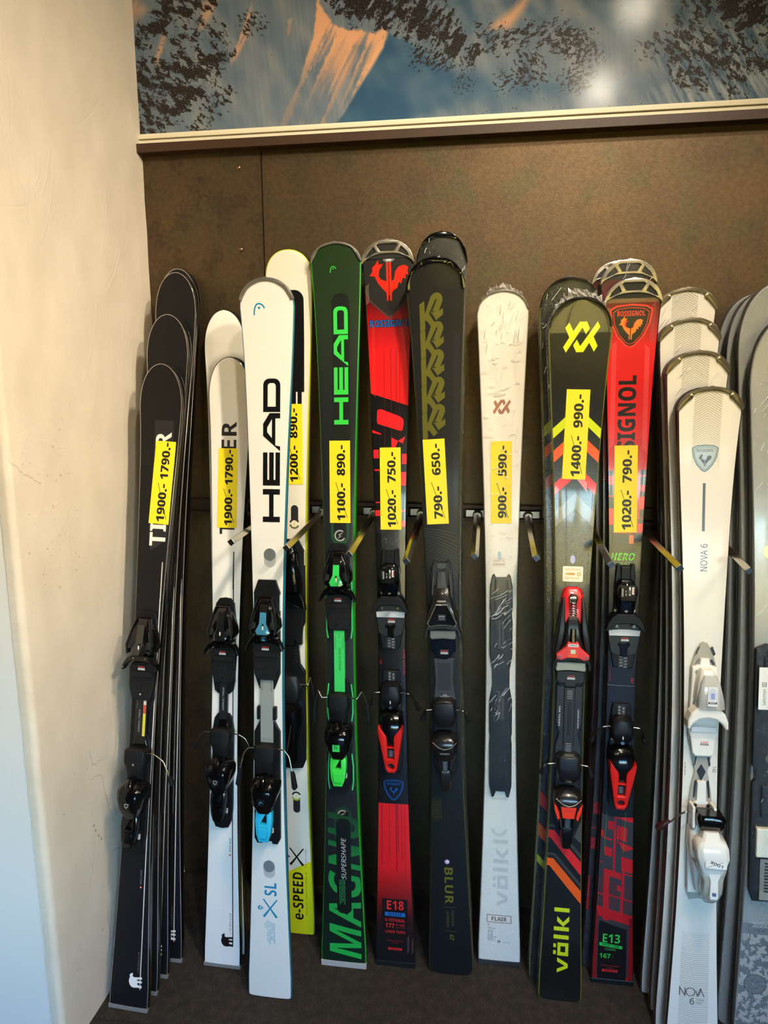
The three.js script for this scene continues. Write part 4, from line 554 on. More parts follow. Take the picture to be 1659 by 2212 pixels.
function heelC(g, h, { red = false, side = [-1, 1] } = {}) {                     // h: top of the heel pedal
  const t = grp('heel_binding', g), z = z0, dark = M(0x161517, 0.28, { clearcoat: 0.3 });
  mesh('mounting_plate', ext(sym([[0, h + 0.02], [0.018, h + 0.02], [0.027, h - 0.02], [0.028, h - 0.16], [0.021, h - 0.185], [0, h - 0.19]]), z - 0.001, z + 0.0075, 0.002), black, t);
  mesh('brake_pedal', lump([[h + 0.001, 0.018, z, z + 0.026, 0.4], [h - 0.006, 0.026, z, z + 0.034, 0.3], [h - 0.03, 0.0285, z, z + 0.036, 0.3], [h - 0.054, 0.024, z, z + 0.034, 0.3], [h - 0.064, 0.016, z, z + 0.026, 0.4]], 20), dark, t);
  mesh('pedal_rim', tube([[-0.025, h - 0.012, z + 0.026], [-0.015, h - 0.0035, z + 0.031], [0, h - 0.001, z + 0.032], [0.015, h - 0.0035, z + 0.031], [0.025, h - 0.012, z + 0.026]], 0.0016, 24), M(0x4a4642, 0.3, { metalness: 0.5 }), t);
  brake(t, h - 0.028, side, { du: 0.05, ds: 0.022, dn: -0.02, foot: 0.012, u0: 0.028 });
  mesh('heel_cup', lump([[h - 0.078, 0.014, z, z + 0.036, 0.5], [h - 0.086, 0.0275, z, z + 0.046, 0.45], [h - 0.1, 0.032, z, z + 0.05, 0.4], [h - 0.118, 0.0285, z, z + 0.047, 0.4], [h - 0.145, 0.02, z, z + 0.036, 0.35], [h - 0.17, 0.014, z, z + 0.024, 0.35]], 22), dark, t);
  mesh('cup_rim', tube([[-0.027, h - 0.092, z + 0.046], [-0.013, h - 0.101, z + 0.053], [0, h - 0.104, z + 0.055], [0.013, h - 0.101, z + 0.053], [0.027, h - 0.092, z + 0.046]], 0.0014, 24), M(0x77726c, 0.3, { metalness: 0.7 }), t);
  if (red) { const rm = M(0xf03412, 0.25, { clearcoat: 0.6 }); mesh('housing_window', ext(sym([[0, h - 0.109], [0.0165, h - 0.109], [0.0125, h - 0.134], [0, h - 0.134]]), z + 0.042, z + 0.0515, 0.0015), rm, t); for (const d of [-1, 1]) mesh('side_window', ext([[d * 0.0205, h - 0.113], [d * 0.0305, h - 0.107], [d * 0.029, h - 0.12], [d * 0.021, h - 0.144], [d * 0.017, h - 0.138]], z + 0.03, z + 0.044, 0.0015), rm, t); print(t, 'maker_print', 0.022, 0.004, 0, h - 0.117, z + 0.0519, (x) => { rect(x, 0, 0, 0.05, 0.02, '#f03412'); text(x, 'MARKER', 0, 0, 0.0026, '#8c1a08', { rot: R90 * 2, len: 0.019 }); }); }
  else print(t, 'maker_print', 0.024, 0.0055, 0, h - 0.117, z + 0.0485, (x) => { rect(x, 0, 0, 0.05, 0.02, '#161517'); text(x, 'MARKER', 0, 0, 0.0034, '#8f8a84', { rot: R90 * 2, len: 0.021 }); });
  print(t, 'scale_print', 0.0135, 0.026, 0, h - 0.151, z + 0.0385, (x) => { rect(x, 0, 0, 0.03, 0.04, '#16181c'); for (let i = 0; i < 5; i++) rect(x, 0, 0.009 - i * 0.0043, 0.0085, 0.0022, '#6c7480'); });
  mesh('release_lever', join([lump([[h - 0.135, 0.0045, z + 0.02, z + 0.041, 0.5, 0.0125], [h - 0.165, 0.004, z + 0.016, z + 0.037, 0.5, 0.0105]], 10), lump([[h - 0.135, 0.0045, z + 0.02, z + 0.041, 0.5, -0.0125], [h - 0.165, 0.004, z + 0.016, z + 0.037, 0.5, -0.0105]], 10), lump([[h - 0.163, 0.0125, z + 0.012, z + 0.036, 0.4], [h - 0.172, 0.0135, z + 0.01, z + 0.038, 0.35], [h - 0.2, 0.0125, z + 0.008, z + 0.034, 0.35], [h - 0.216, 0.0095, z + 0.006, z + 0.03, 0.4]], 16)]), red ? gloss : M(0x1c1a1a, 0.24, { clearcoat: 0.4 }), t);
  return t;
}
function toeD(g, s) {                                                   // red racing toe, s: lower edge of the clear cover
  const t = grp('toe_binding', g), z = z0, red = M(0xd4161c, 0.35, { clearcoat: 0.3 });
  mesh('mounting_plate', ext(sym([[0, s - 0.02], [0.031, s - 0.02], [0.031, s - 0.055], [0.024, s - 0.075], [0, s - 0.075]]), z - 0.001, z + 0.0105, 0.002), black, t);
  mesh('toe_shell', lump([[s + 0.146, 0.012, z, z + 0.01, 0.6], [s + 0.14, 0.019, z, z + 0.016, 0.5], [s + 0.12, 0.0245, z, z + 0.022, 0.45], [s + 0.09, 0.027, z, z + 0.026, 0.4], [s + 0.07, 0.026, z, z + 0.026, 0.4]], 20), red, t);
  const sp = []; for (let i = 0; i <= 60; i++) { const a = i / 60 * 6 * 2 * Math.PI; sp.push([0.0075 * Math.cos(a), s + 0.088 + 0.032 * i / 60, z + 0.026 + 0.005 * Math.sin(a)]); } mesh('spring', tube(sp, 0.0015, 160, 6), chrome, t);
  mesh('spring_cap', lump([[s + 0.118, 0.0095, z + 0.012, z + 0.03, 0.5], [s + 0.128, 0.0105, z + 0.012, z + 0.028, 0.5], [s + 0.134, 0.006, z + 0.012, z + 0.022, 0.6]], 14), chrome, t);
  for (const d of [-1, 1]) mesh('side_arm', lump([[s + 0.125, 0.003, z, z + 0.024, 0.5, d * 0.0195], [s + 0.1, 0.0055, z, z + 0.034, 0.5, d * 0.0215], [s + 0.06, 0.008, z, z + 0.04, 0.45, d * 0.0235], [s + 0.03, 0.008, z, z + 0.04, 0.45, d * 0.0285], [s + 0.004, 0.0045, z, z + 0.034, 0.5, d * 0.0345]], 12), M(0x141416, 0.42), t);
  mesh('body', lump([[s + 0.085, 0.012, z, z + 0.028, 0.4], [s + 0.07, 0.017, z, z + 0.034, 0.4], [s + 0.04, 0.02, z, z + 0.036, 0.35], [s + 0.004, 0.034, z, z + 0.03, 0.3], [s - 0.004, 0.03, z, z + 0.022, 0.35]], 18), M(0x1a1617, 0.3), t);
  mesh('release_screw', lump([[s + 0.062, 0.0065, z + 0.03, z + 0.042, 0.6], [s + 0.034, 0.0065, z + 0.03, z + 0.044, 0.6]], 14), gloss, t);
  mesh('clear_cover', ext(sym([[0, s + 0.034], [0.011, s + 0.034], [0.016, s + 0.022], [0.0345, s + 0.006], [0.034, s - 0.003], [0.024, s - 0.006], [0.012, s - 0.001], [0, s - 0.001]]), z + 0.03, z + 0.044, 0.0025), M(0xe64a48, 0.08, { clearcoat: 1, clearcoatRoughness: 0.03 }), t);
  print(t, 'cover_print', 0.022, 0.03, 0, s + 0.017, z + 0.0443, (x) => { rect(x, 0, 0, 0.05, 0.05, '#e8534c'); rect(x, 0, 0.0105, 0.02, 0.006, '#e6e6ea'); text(x, 'MARKER', 0, 0.0105, 0.0034, '#1b1b20', { rot: R90 * 2, len: 0.017 }); rect(x, 0, -0.003, 0.01, 0.009, '#c9d8b4'); rect(x, 0, -0.0125, 0.018, 0.004, '#f07030'); }, 0.12);
  for (const d of [-1, 1]) screw(t, d * 0.0285, s + 0.0025, z + 0.0445, 0.0028);
  mesh('wing', ext(sym([[0, s - 0.004], [0.034, s], [0.0415, s - 0.02], [0.041, s - 0.032], [0.035, s - 0.034], [0.032, s - 0.016], [0, s - 0.012]]), z + 0.008, z + 0.03, 0.002), black, t);
  const ridges = []; for (let i = 0; i < 5; i++) ridges.push(box(0.06, 0.0014, 0.001, 0, s - 0.021 - i * 0.0032, z + 0.0185));
  mesh('slide_pad', join([ext(sym([[0, s - 0.017], [0.031, s - 0.017], [0.033, s - 0.034], [0.03, s - 0.039], [0, s - 0.036]]), z + 0.006, z + 0.018, 0.0025), ...ridges]), M(0xb7b19f, 0.3, { metalness: 0.6 }), t);
  mesh('toe_block', ext(sym([[0, s - 0.038], [0.029, s - 0.04], [0.0305, s - 0.058], [0.025, s - 0.066], [0.013, s - 0.066], [0.012, s - 0.074], [0, s - 0.074]]), z + 0.004, z + 0.016, 0.002), M(0x111113, 0.5), t);
  grip(t, 0.001, s - 0.052, z + 0.0164); return t;
}
// white recreational binding
function bindingE(g) {
  const z = z0, wh = M(0xece8e0, 0.3, { clearcoat: 0.3 }), clear = M(0xd9d6ce, 0.12, { transmission: 0.6, thickness: 0, ior: 1.45 }), t = grp('toe_binding', g), dk = M(0x202226, 0.4);
  mesh('clear_base', ext(sym([[0, 0.9], [0.006, 0.898], [0.017, 0.878], [0.026, 0.845], [0.028, 0.7], [0.02, 0.665], [0.0125, 0.63], [0.02, 0.59], [0.024, 0.55], [0.024, 0.375], [0.017, 0.352], [0, 0.356]].map(([u, s]) => [u, s])), z - 0.001, z + 0.006, 0.0015), clear, t);
  for (const d of [-1, 1]) for (const [a, b, w] of [[0.892, 0.872, 0.004], [0.866, 0.852, 0.003], [0.662, 0.64, 0.003], [0.612, 0.572, 0.0035]]) mesh('dark_slot', ext([[d * 0.012 + w, a], [d * (a > 0.8 ? 0.018 : 0.015) + w, b + 0.004], [d * (a > 0.8 ? 0.018 : 0.015), b], [d * 0.012 - w * 0.3, a - 0.004]], z + 0.0055, z + 0.0068, 0.0004), dk, t);
  mesh('diamond_cap', ext([[0, 0.645], [0.0085, 0.63], [0, 0.61], [-0.0085, 0.63]], z + 0.005, z + 0.009, 0.0012), dk, t);
  mesh('mounting_plate', ext(sym([[0, 0.868], [0.0085, 0.868], [0.0105, 0.855], [0.024, 0.85], [0.0265, 0.78], [0.029, 0.74], [0.0285, 0.715], [0.021, 0.69], [0.0195, 0.67], [0.014, 0.664], [0, 0.664]]), z + 0.003, z + 0.014, 0.0025), wh, t);
  screw(t, -0.015, 0.842, z + 0.0145, 0.0038);
  mesh('rear_pivot', lump([[0.85, 0.01, z + 0.01, z + 0.034, 0.5], [0.84, 0.0165, z + 0.01, z + 0.042, 0.5], [0.815, 0.02, z + 0.01, z + 0.044, 0.45], [0.79, 0.022, z + 0.01, z + 0.042, 0.4]], 18), wh, t);
  mesh('clear_cover', lump([[0.842, 0.012, z + 0.03, z + 0.046, 0.4, 0.002], [0.825, 0.0185, z + 0.03, z + 0.051, 0.35, 0.003], [0.795, 0.024, z + 0.028, z + 0.053, 0.3, 0.004], [0.776, 0.026, z + 0.026, z + 0.05, 0.3, 0.005], [0.772, 0.023, z + 0.026, z + 0.044, 0.35, 0.005]], 20), M(0xe9e9e6, 0.06, { transmission: 0.55, thickness: 0, clearcoat: 1 }), t);
  print(t, 'scale_print', 0.018, 0.04, 0.0042, 0.803, z + 0.0535, (x) => { rect(x, 0, 0, 0.05, 0.05, '#e6e6e4'); circ(x, 0, 0.004, 0.0075, '#d4d8e6', 1.7); rect(x, 0, 0.001, 0.007, 0.012, '#8fa4d8'); rect(x, 0, -0.013, 0.016, 0.004, '#24242a'); text(x, 'LOOK', 0, -0.013, 0.0028, '#f2f2f2', { rot: R90 * 2, len: 0.012 }); }, 0.12);
  mesh('wing', ext(sym([[0, 0.776], [0.02, 0.776], [0.0325, 0.764], [0.0385, 0.748], [0.039, 0.733], [0.034, 0.733], [0.027, 0.744], [0.016, 0.752], [0, 0.755]]), z + 0.012, z + 0.045, 0.004), wh, t);
  mesh('slide_pad', box(0.05, 0.013, 0.006, 0, 0.722, z + 0.015, 0.002), M(0xdfe2e6, 0.3), t);
  mesh('toe_block', ext(sym([[0, 0.732], [0.025, 0.732], [0.026, 0.712], [0.0205, 0.672], [0.015, 0.665], [0, 0.665]]), z + 0.008, z + 0.0155, 0.0022), wh, t);
  grip(t, 0.002, 0.693, z + 0.0158, '#ece8e0', '#2a2a2c');
  const h = grp('heel_binding', g);
  mesh('heel_track', ext(sym([[0, 0.612], [0.0085, 0.61], [0.0095, 0.57], [0.0215, 0.556], [0.024, 0.5], [0.0235, 0.372], [0, 0.372]]), z + 0.003, z + 0.014, 0.002), wh, h);
  mesh('pivot_barrel', (() => { const c = new THREE.CylinderGeometry(0.009, 0.009, 0.034, 18); c.rotateZ(R90); c.translate(0, 0.553, z + 0.026); return c; })(), M(0x241f1c, 0.3), h);
  for (const d of [-1, 1]) { mesh('pivot_arm', box(0.006, 0.045, 0.03, d * 0.0205, 0.545, z + 0.022, 0.0025), wh, h); screw(h, d * 0.013, 0.562, z + 0.0145, 0.004); }
  mesh('brake_pedal', lump([[0.562, 0.022, z + 0.03, z + 0.06, 0.25, 0.008], [0.553, 0.0265, z + 0.028, z + 0.064, 0.22, 0.009], [0.538, 0.026, z + 0.028, z + 0.06, 0.25, 0.009], [0.525, 0.02, z + 0.03, z + 0.05, 0.3, 0.009]], 20), gloss, h);
  mesh('brake_arm', tube([[-0.02, 0.548, z + 0.018], [-0.032, 0.549, z + 0.022], [-0.042, 0.543, z + 0.02], [-0.06, 0.522, z + 0.014], [-0.068, 0.517, z + 0.012]], 0.002), chrome, h);
  mesh('brake_foot', lump([[0.523, 0.004, z + 0.008, z + 0.016, 0.6, -0.064], [0.512, 0.009, z + 0.002, z + 0.016, 0.5, -0.074], [0.503, 0.0075, z + 0.002, z + 0.014, 0.5, -0.08], [0.499, 0.003, z + 0.004, z + 0.01, 0.6, -0.08]], 12), M(0x3a1a1a, 0.35), h);
  mesh('brake_arm', tube([[0.03, 0.54, z + 0.03], [0.036, 0.53, z + 0.026], [0.036, 0.512, z + 0.01]], 0.0022), dullSteel, h);
  mesh('lower_body', lump([[0.53, 0.012, z + 0.008, z + 0.03, 0.4], [0.515, 0.025, z + 0.006, z + 0.036, 0.35], [0.48, 0.027, z + 0.006, z + 0.044, 0.35], [0.43, 0.02, z + 0.006, z + 0.04, 0.4], [0.385, 0.012, z + 0.006, z + 0.03, 0.4]], 20), wh, h);
  mesh('heel_cup', lump([[0.528, 0.015, z + 0.036, z + 0.06, 0.45, 0.008], [0.513, 0.0195, z + 0.03, z + 0.066, 0.45, 0.008], [0.508, 0.028, z + 0.026, z + 0.07, 0.4, 0.0085], [0.497, 0.0325, z + 0.022, z + 0.074, 0.4, 0.009], [0.478, 0.033, z + 0.02, z + 0.075, 0.35, 0.01], [0.452, 0.026, z + 0.02, z + 0.07, 0.35, 0.01], [0.43, 0.014, z + 0.02, z + 0.062, 0.35, 0.01]], 24), M(0xf0ece4, 0.22, { clearcoat: 0.5 }), h);
  mesh('release_lever', lump([[0.462, 0.034, z + 0.02, z + 0.058, 0.3, 0.01], [0.447, 0.028, z + 0.022, z + 0.064, 0.3, 0.011], [0.43, 0.0215, z + 0.02, z + 0.066, 0.3, 0.012], [0.4, 0.0215, z + 0.016, z + 0.06, 0.3, 0.012], [0.38, 0.0175, z + 0.014, z + 0.05, 0.35, 0.012], [0.37, 0.011, z + 0.014, z + 0.042, 0.4, 0.012]], 22), M(0xd6d0c2, 0.14, { transmission: 0.35, thickness: 0, clearcoat: 0.8 }), h, 'translucent cream lever');
  mesh('lever_tongue', ext(off(sym([[0, 0.452], [0.014, 0.452], [0.0075, 0.432], [0.0085, 0.398], [0.007, 0.393], [0, 0.393]]), 0.012, 0), z + 0.06, z + 0.0685, 0.002), wh, h); mesh('release_window', box(0.0075, 0.007, 0.003, 0.012, 0.405, z + 0.0685, 0.0008), M(0x56628a, 0.2), h);
  const lk = print(h, 'maker_print', 0.04, 0.016, 0.012, 0.471, z + 0.0765, (x) => { rect(x, 0, 0, 0.06, 0.06, '#f0ece4'); text(x, 'LOOK', 0.001, 0.001, 0.0062, '#141416', { rot: R90 * 2 - 0.38, len: 0.026 }); line(x, [[-0.018, 0.0005], [0.014, -0.0125]].map(([a, b]) => [a, -b - 0.006]).reverse(), '#55504a', 0.0006); }, 0.3); void lk;
}
// ---------------------------------------------------------------- the skis
const sheet = (L, draw, rough = 0.3, extra = {}) => M(0xffffff, rough, { map: deckTex(L, 0.136, draw), clearcoat: 0.35, clearcoatRoughness: 0.12, ...extra });
const greyBar = M(0x8f8d8a, 0.4, { metalness: 0.3 });

// -- black skis with the white bear, four pairs in one stack against the plaster wall
const timW = [0.0955, 0.063, 0.104];
const timArt = (len, L) => sheet(L, (x) => {
  fill(x, '#121114'); for (let i = 0; i < 60; i++) { x.fillStyle = `rgba(${40 + i % 20},34,36,.07)`; x.fillRect(-0.068 + (i * 0.618 % 1) * 0.136, 0, 0.0012, 2); }
  if (L < 1.5) { rect(x, 0.011, 1.225, 0.046, 0.27, '#262427'); poly(x, [[-0.012, 1.1], [0.034, 1.09], [0.012, 1.07], [-0.004, 1.06]], '#2c2a2d'); text(x, 'TIMBAER', 0.0105, 1.2015, 0.038, '#e8e2da', { len: 0.263 }); }
  rect(x, 0.0265, 0.99 + (L - 1.489) / 2, 0.0024, 0.09, '#d8d2ca'); rect(x, 0.0262, 0.5, 0.0024, 0.9, '#d8d2ca');
  bear(x, 0.0155, 0.07, 0.034, '#f2ede6'); text(x, 'L·' + len + ' CM R·12.5 M', 0.0205, 0.112, 0.0042, '#8a8582', { font: 'normal', len: 0.05 });
  rect(x, 0.0172, 0.2875, 0.0045, 0.0045, '#d03a34'); rect(x, 0.0172, 0.2875, 0.0026, 0.0009, '#fff'); rect(x, 0.0172, 0.2875, 0.0009, 0.0026, '#fff'); text(x, 'SWISS MADE', 0.0172, 0.311, 0.0038, '#9a9490', { font: 'normal', len: 0.034 });
}, 0.45, { clearcoat: 0, specularIntensity: 0.5 });
const timSide = M(0x060607, 0.25, { clearcoat: 0.5 }), timRim = M(0xb8b0a8, 0.3, { metalness: 0.7 }), timEdge = M(0xb8b4ae, 0.25, { metalness: 1 });
const tim152 = timArt(152, 1.489), tim162 = timArt(162, 1.6), tim172 = timArt(172, 1.7);
const timShape = { w: timW, tipLen: 0.1, tipPow: 2.3, tipQ: 2, tailR: 0.004, rise: 0.016, side: timSide, rim: timRim, edge: timEdge, tail: [greyBar, 0.0085, 0.0008], group: 'black skis stacked by the plaster wall' };
const tim = [
  { T: [0.0681, 0.4498], P: [0.115, 1.4604, 0.18], L: 1.486, deck: tim152, label: 'black ski with white bear and yellow 1790 sticker, frontmost of the black stack' },
  { T: [0.0686, 0.4031], P: [0.1107, 1.5753, 0.125], L: 1.6, deck: tim162, label: 'black ski second from the front in the stack by the plaster wall, middle tip height' },
  { T: [0.0712, 0.3542], P: [0.1132, 1.6769, 0.075], L: 1.7, deck: tim172, label: 'black ski third from the front of the stack, tip just below the tallest' },
  { T: [0.085, 0.3055], P: [0.1006, 1.692, 0.035], L: 1.713, deck: tim172, label: 'rearmost forward-facing black ski of the stack, bear legs showing at its tail' },
];
const mateOf = ['frontmost', 'second', 'third', 'rearmost'];
tim.forEach((t, i) => {
  makeSki({ ...timShape, ...t, extra: (g, k) => {
    if (i === 0) {
      sticker(g, k, '1900.-', '1790.-', 0.0142, 1.2145, -0.03);
      toeA(g, 0.826); heelA(g, 0.611, { sides: [1], br: { du: 0.084, ds: 0.05, dn: 0.008, foot: 0.008 }, badge: (x) => { rect(x, 0, 0, 0.04, 0.04, '#0c0c0e'); for (const [a, b] of [[-0.004, 0.002], [0, 0.0035], [0.004, 0.002], [-0.003, -0.0025], [0.003, -0.0025], [0, -0.005]]) circ(x, a, b, 0.0013, '#d8d8d8'); text(x, 'TYROLIA', 0, 0.0075, 0.0016, '#aaa', { rot: R90 * 2, len: 0.01 }); } });
      rail(g, 0.615, 0.726, 0.03, gloss, 'centre_rail', (x) => { rect(x, 0, 0, 0.1, 0.4, '#141416'); text(x, 'SUPERFLEX | TYROLIA', -0.003, -0.006, 0.0035, '#bdbdbd', { font: 'normal', len: 0.052 }); rect(x, 0.0085, 0, 0.0065, 0.082, '#d8c83a'); rect(x, 0.0085, 0.022, 0.0065, 0.022, '#c44a34'); rect(x, 0.0085, 0.036, 0.0065, 0.01, '#d8d0c4'); smallPrint(x, -0.0095, 0.033, 0.02, 1, 0.002, '#888'); });
    } else mesh('binding_plate', ext(sym([[0, 0.92], [0.02, 0.91], [0.026, 0.86], [0.026, 0.42], [0.02, 0.36], [0, 0.36]]), z0 - 0.001, z0 + 0.0035, 0.001), black, g);
  } });
  makeSki({ ...timShape, ...t, mate: true, tail: null, deck: M(0x151416, 0.35), label: 'black ski standing base to base behind the ' + mateOf[i] + ' forward-facing black ski' });
});

// -- white skis with the bear
const timWArt = sheet(1.493, (x) => {
  fill(x, '#f1ece5'); text(x, 'TIMBAER', -0.001, 1.2055, 0.037, '#2a2827', { len: 0.27 }); rect(x, 0.017, 0.985, 0.0024, 0.09, '#1c1b1c'); poly(x, [[0.0158, 1.03], [0.0182, 1.03], [0.0284, 0.057], [0.026, 0.057]], '#1c1b1c');
  bear(x, 0.0135, 0.07, 0.033, '#141416'); text(x, 'L·152 CM R·12.5 M', 0.0203, 0.113, 0.0042, '#3a3836', { font: 'normal', len: 0.051 }); rect(x, 0.0185, 0.287, 0.0045, 0.0045, '#d8605a'); text(x, 'SWISS MADE', 0.0185, 0.312, 0.0038, '#2c2a2a', { font: 'normal', len: 0.036 });
}, 0.32);
const timWShape = { w: [0.0945, 0.0695, 0.1075], tipLen: 0.098, tipPow: 2.3, tipQ: 2, tailR: 0.004, rise: 0.014, side: M(0x0b0b0c, 0.3, { clearcoat: 0.4 }), edge: timEdge, group: 'white skis with the bear emblem' };
const plainWhite = M(0xf1ece5, 0.32, { clearcoat: 0.3 });
const tw1 = { T: [0.2373, 0.3034], P: [0.2465, 1.4792, 0.1], L: 1.493 }, tw2 = { T: [0.2358, 0.262], P: [0.2184, 1.5906, 0.05], L: 1.607 };
makeSki({ ...timWShape, ...tw1, deck: timWArt, tail: [greyBar, 0.0075, 0.0008], label: 'white ski with dark stripe, black bear and 1790 sticker beside the black stack', extra: (g, k) => {
  sticker(g, k, '1900.-', '1790.-', -0.0015, 1.182, 0.005);
  toeA(g, 0.823); heelA(g, 0.606, { sides: [-1, 1], br: { du: 0.07, ds: 0.036, dn: -0.004, foot: 0.008 }, badge: (x) => { rect(x, 0, 0, 0.04, 0.04, '#0c0c0e'); for (const [a, b] of [[-0.004, 0.002], [0, 0.0035], [0.004, 0.002], [-0.003, -0.0025], [0.003, -0.0025], [0, -0.005]]) circ(x, a, b, 0.0013, '#d8d8d8'); text(x, 'TYROLIA', 0, 0.0075, 0.0016, '#aaa', { rot: R90 * 2, len: 0.01 }); } });
  rail(g, 0.605, 0.73, 0.021, gloss, 'centre_rail', (x) => { rect(x, 0, 0, 0.1, 0.4, '#141416'); text(x, 'SUPERFLEX | TYROLIA', 0.0, 0.002, 0.0042, '#cfcfcf', { font: 'normal', len: 0.056 }); });
} });
makeSki({ ...timWShape, ...tw1, mate: true, deck: plainWhite, label: 'white ski base to base behind the white ski with the 1790 sticker' });
makeSki({ ...timWShape, ...tw2, deck: plainWhite, label: 'taller plain white ski tip behind the white ski with the 1790 sticker' });
makeSki({ ...timWShape, ...tw2, mate: true, deck: plainWhite, label: 'rearmost white ski, back to back with the taller plain white one' });

// -- white slalom ski with blue binding accents
const blue = '#2b86ad';
const skisX = (x, u, s, k, col) => { frame(x, u, s, R90, k); for (const d of [-1, 1]) { poly(x, [[-1, d * 0.62], [-0.9, d * 0.78], [1, -d * 0.66], [0.96, -d * 0.8]], col); poly(x, [[-1, d * 0.58], [-0.86, d * 0.8], [-0.2, d * 0.24], [-0.3, d * 0.1]], col); } circ(x, 0.0, 1.08, 0.24, col); circ(x, 0.08, 1.05, 0.07, '#fff'); circ(x, -0.08, 1.02, 0.07, '#fff'); rect(x, -0.02, 0.76, 0.14, 0.1, col); x.restore(); };
const spunDisc = (g, k, u, s) => { const d = new THREE.CylinderGeometry(0.0134, 0.0134, 0.0012, 40); d.rotateX(R90); d.translate(u, s, k.top(s) + 0.0008); mesh('metal_disc', d, M(0xd6dadc, 0.45, { metalness: 1, anisotropy: 0.6 }), g); };
const eslArt = sheet(1.65, (x) => {
  fill(x, '#e3e1db'); HOOK(x, -0.0172, 1.5865, 0.0135, '#1f86b4'); layer(x, (y) => wideHead(y, 0.0085, 1.1193, 1.4364, 0.039, '#121214'));
  for (const s of [1.0395, 0.3165]) { x.fillStyle = '#b4b6b4'; x.beginPath(); x.roundRect(-0.0085 + (s < 1 ? -0.004 : 0), s - 0.0215, 0.0275, 0.043, 0.0137); x.fill(); }
  text(x, 'SL', 0.0035, 0.2672, 0.0285, blue, { len: 0.034 }); skisX(x, 0.0026, 0.2205, 0.0225, blue);
  text(x, 'e-SL', -0.0095, 0.179, 0.0045, blue, { rot: R90, font: 'normal' }); ['L165 / R12.9 / 117-67-102', 'Worldcup Sidewall / Titanal', 'EMC / Graphene', 'Engineered in Austria'].forEach((q, i) => text(x, q, -0.0035 + i * 0.005, 0.164 - (i % 2) * 0.004, 0.0036, blue, { font: 'normal', len: 0.03 + q.length * 0.00095 }));
}, 0.22, { clearcoat: 0.6 });
const crescent = (k, ls, innerCtrl, ov = 0.0012) => { // tip guard: outline from s = ls up over the tip, back along an inner curve
  const P = []; const S = k.S.filter((s) => s >= ls); S.forEach((s) => P.push([k.half(s) + ov * (s < k.st ? 0.4 : 1), s])); P[P.length - 1] = [0.002, k.L + ov]; const R = [...P, ...P.slice().reverse().map(([a, b]) => [-a, b])]; return [...R, ...innerCtrl];
};
const smoothCtrl = (pts, n = 24) => new THREE.CatmullRomCurve3(pts.map((p) => V(p[0], p[1], 0)), false, 'catmullrom', 0.5).getPoints(n).map((p) => [p.x, p.y]);
function cap(g, k, { ls, inner, mat, h = 0.0035, dz = 0, ov = 0.0012, holes = [] }) { const P = crescent(k, ls, smoothCtrl(inner), ov); const geo = ext(P, -0.006, h, 0.001, holes); mesh('tip_protector', bend(geo, k, dz), mat, g); }
const rimGrey = M(0x96928c, 0.32, { metalness: 0.75 }), silver = M(0xa9a398, 0.3, { metalness: 0.8 });
makeSki({ T: [0.3813, 0.3715], P: [0.372, 1.6395, 0.19], L: 1.65, w: [0.1055, 0.0705, 0.1245], tipLen: 0.062, tipPow: 2.2, tailR: 0.007, rise: 0.02, deck: eslArt, side: M(0x24708a, 0.35, { clearcoat: 0.3 }), label: 'white slalom ski with large black upright lettering and a blue binding lever', tail: null,
  guard: (g, k) => cap(g, k, { ls: 1.603, inner: [[-0.0555, 1.603], [-0.053, 1.609], [-0.04, 1.628], [-0.02, 1.6395], [0, 1.643], [0.02, 1.6395], [0.04, 1.628], [0.053, 1.609], [0.0555, 1.603]], mat: rimGrey, h: 0.003 }),
  extra: (g, k) => { toeA(g, 0.8725, { hex: true, acc: 0x3f7f9c, num: '14' }); heelA(g, 0.6195, { hex: true, acc: 0x27b4de, sides: [-1, 1], br: { du: 0.062, ds: 0.055, dn: 0.004, foot: 0.03 }, badge: (x) => { rect(x, 0, 0, 0.04, 0.04, '#0c0c0e'); HOOK(x, 0, -0.003, 0.004, '#2fb4de'); } });
    rail(g, 0.61, 0.79, 0.03, M(0x8b918f, 0.22, { clearcoat: 0.4 }), 'centre_rail', (x) => { rect(x, 0, 0, 0.1, 0.4, '#8b918f'); for (const d of [-1, 1]) for (let i = 0; i < 8; i++) rect(x, d * 0.0105, 0.068 - i * 0.0048, 0.003, 0.0026, '#5a605f'); });
    for (const d of [-1, 1]) { mesh('accent_edge', box(0.0012, 0.036, 0.006, d * 0.0305, 0.94, z0 + 0.004), M(0xbfe4ee, 0.3), g); spunDisc(g, k, d > 0 ? 0.0052 : 0.0012, d > 0 ? 1.047 : 0.324); mesh('rail_clamp', box(0.008, 0.03, 0.012, d * 0.0185, 0.688, z0 + 0.006, 0.002), black, g); } } });

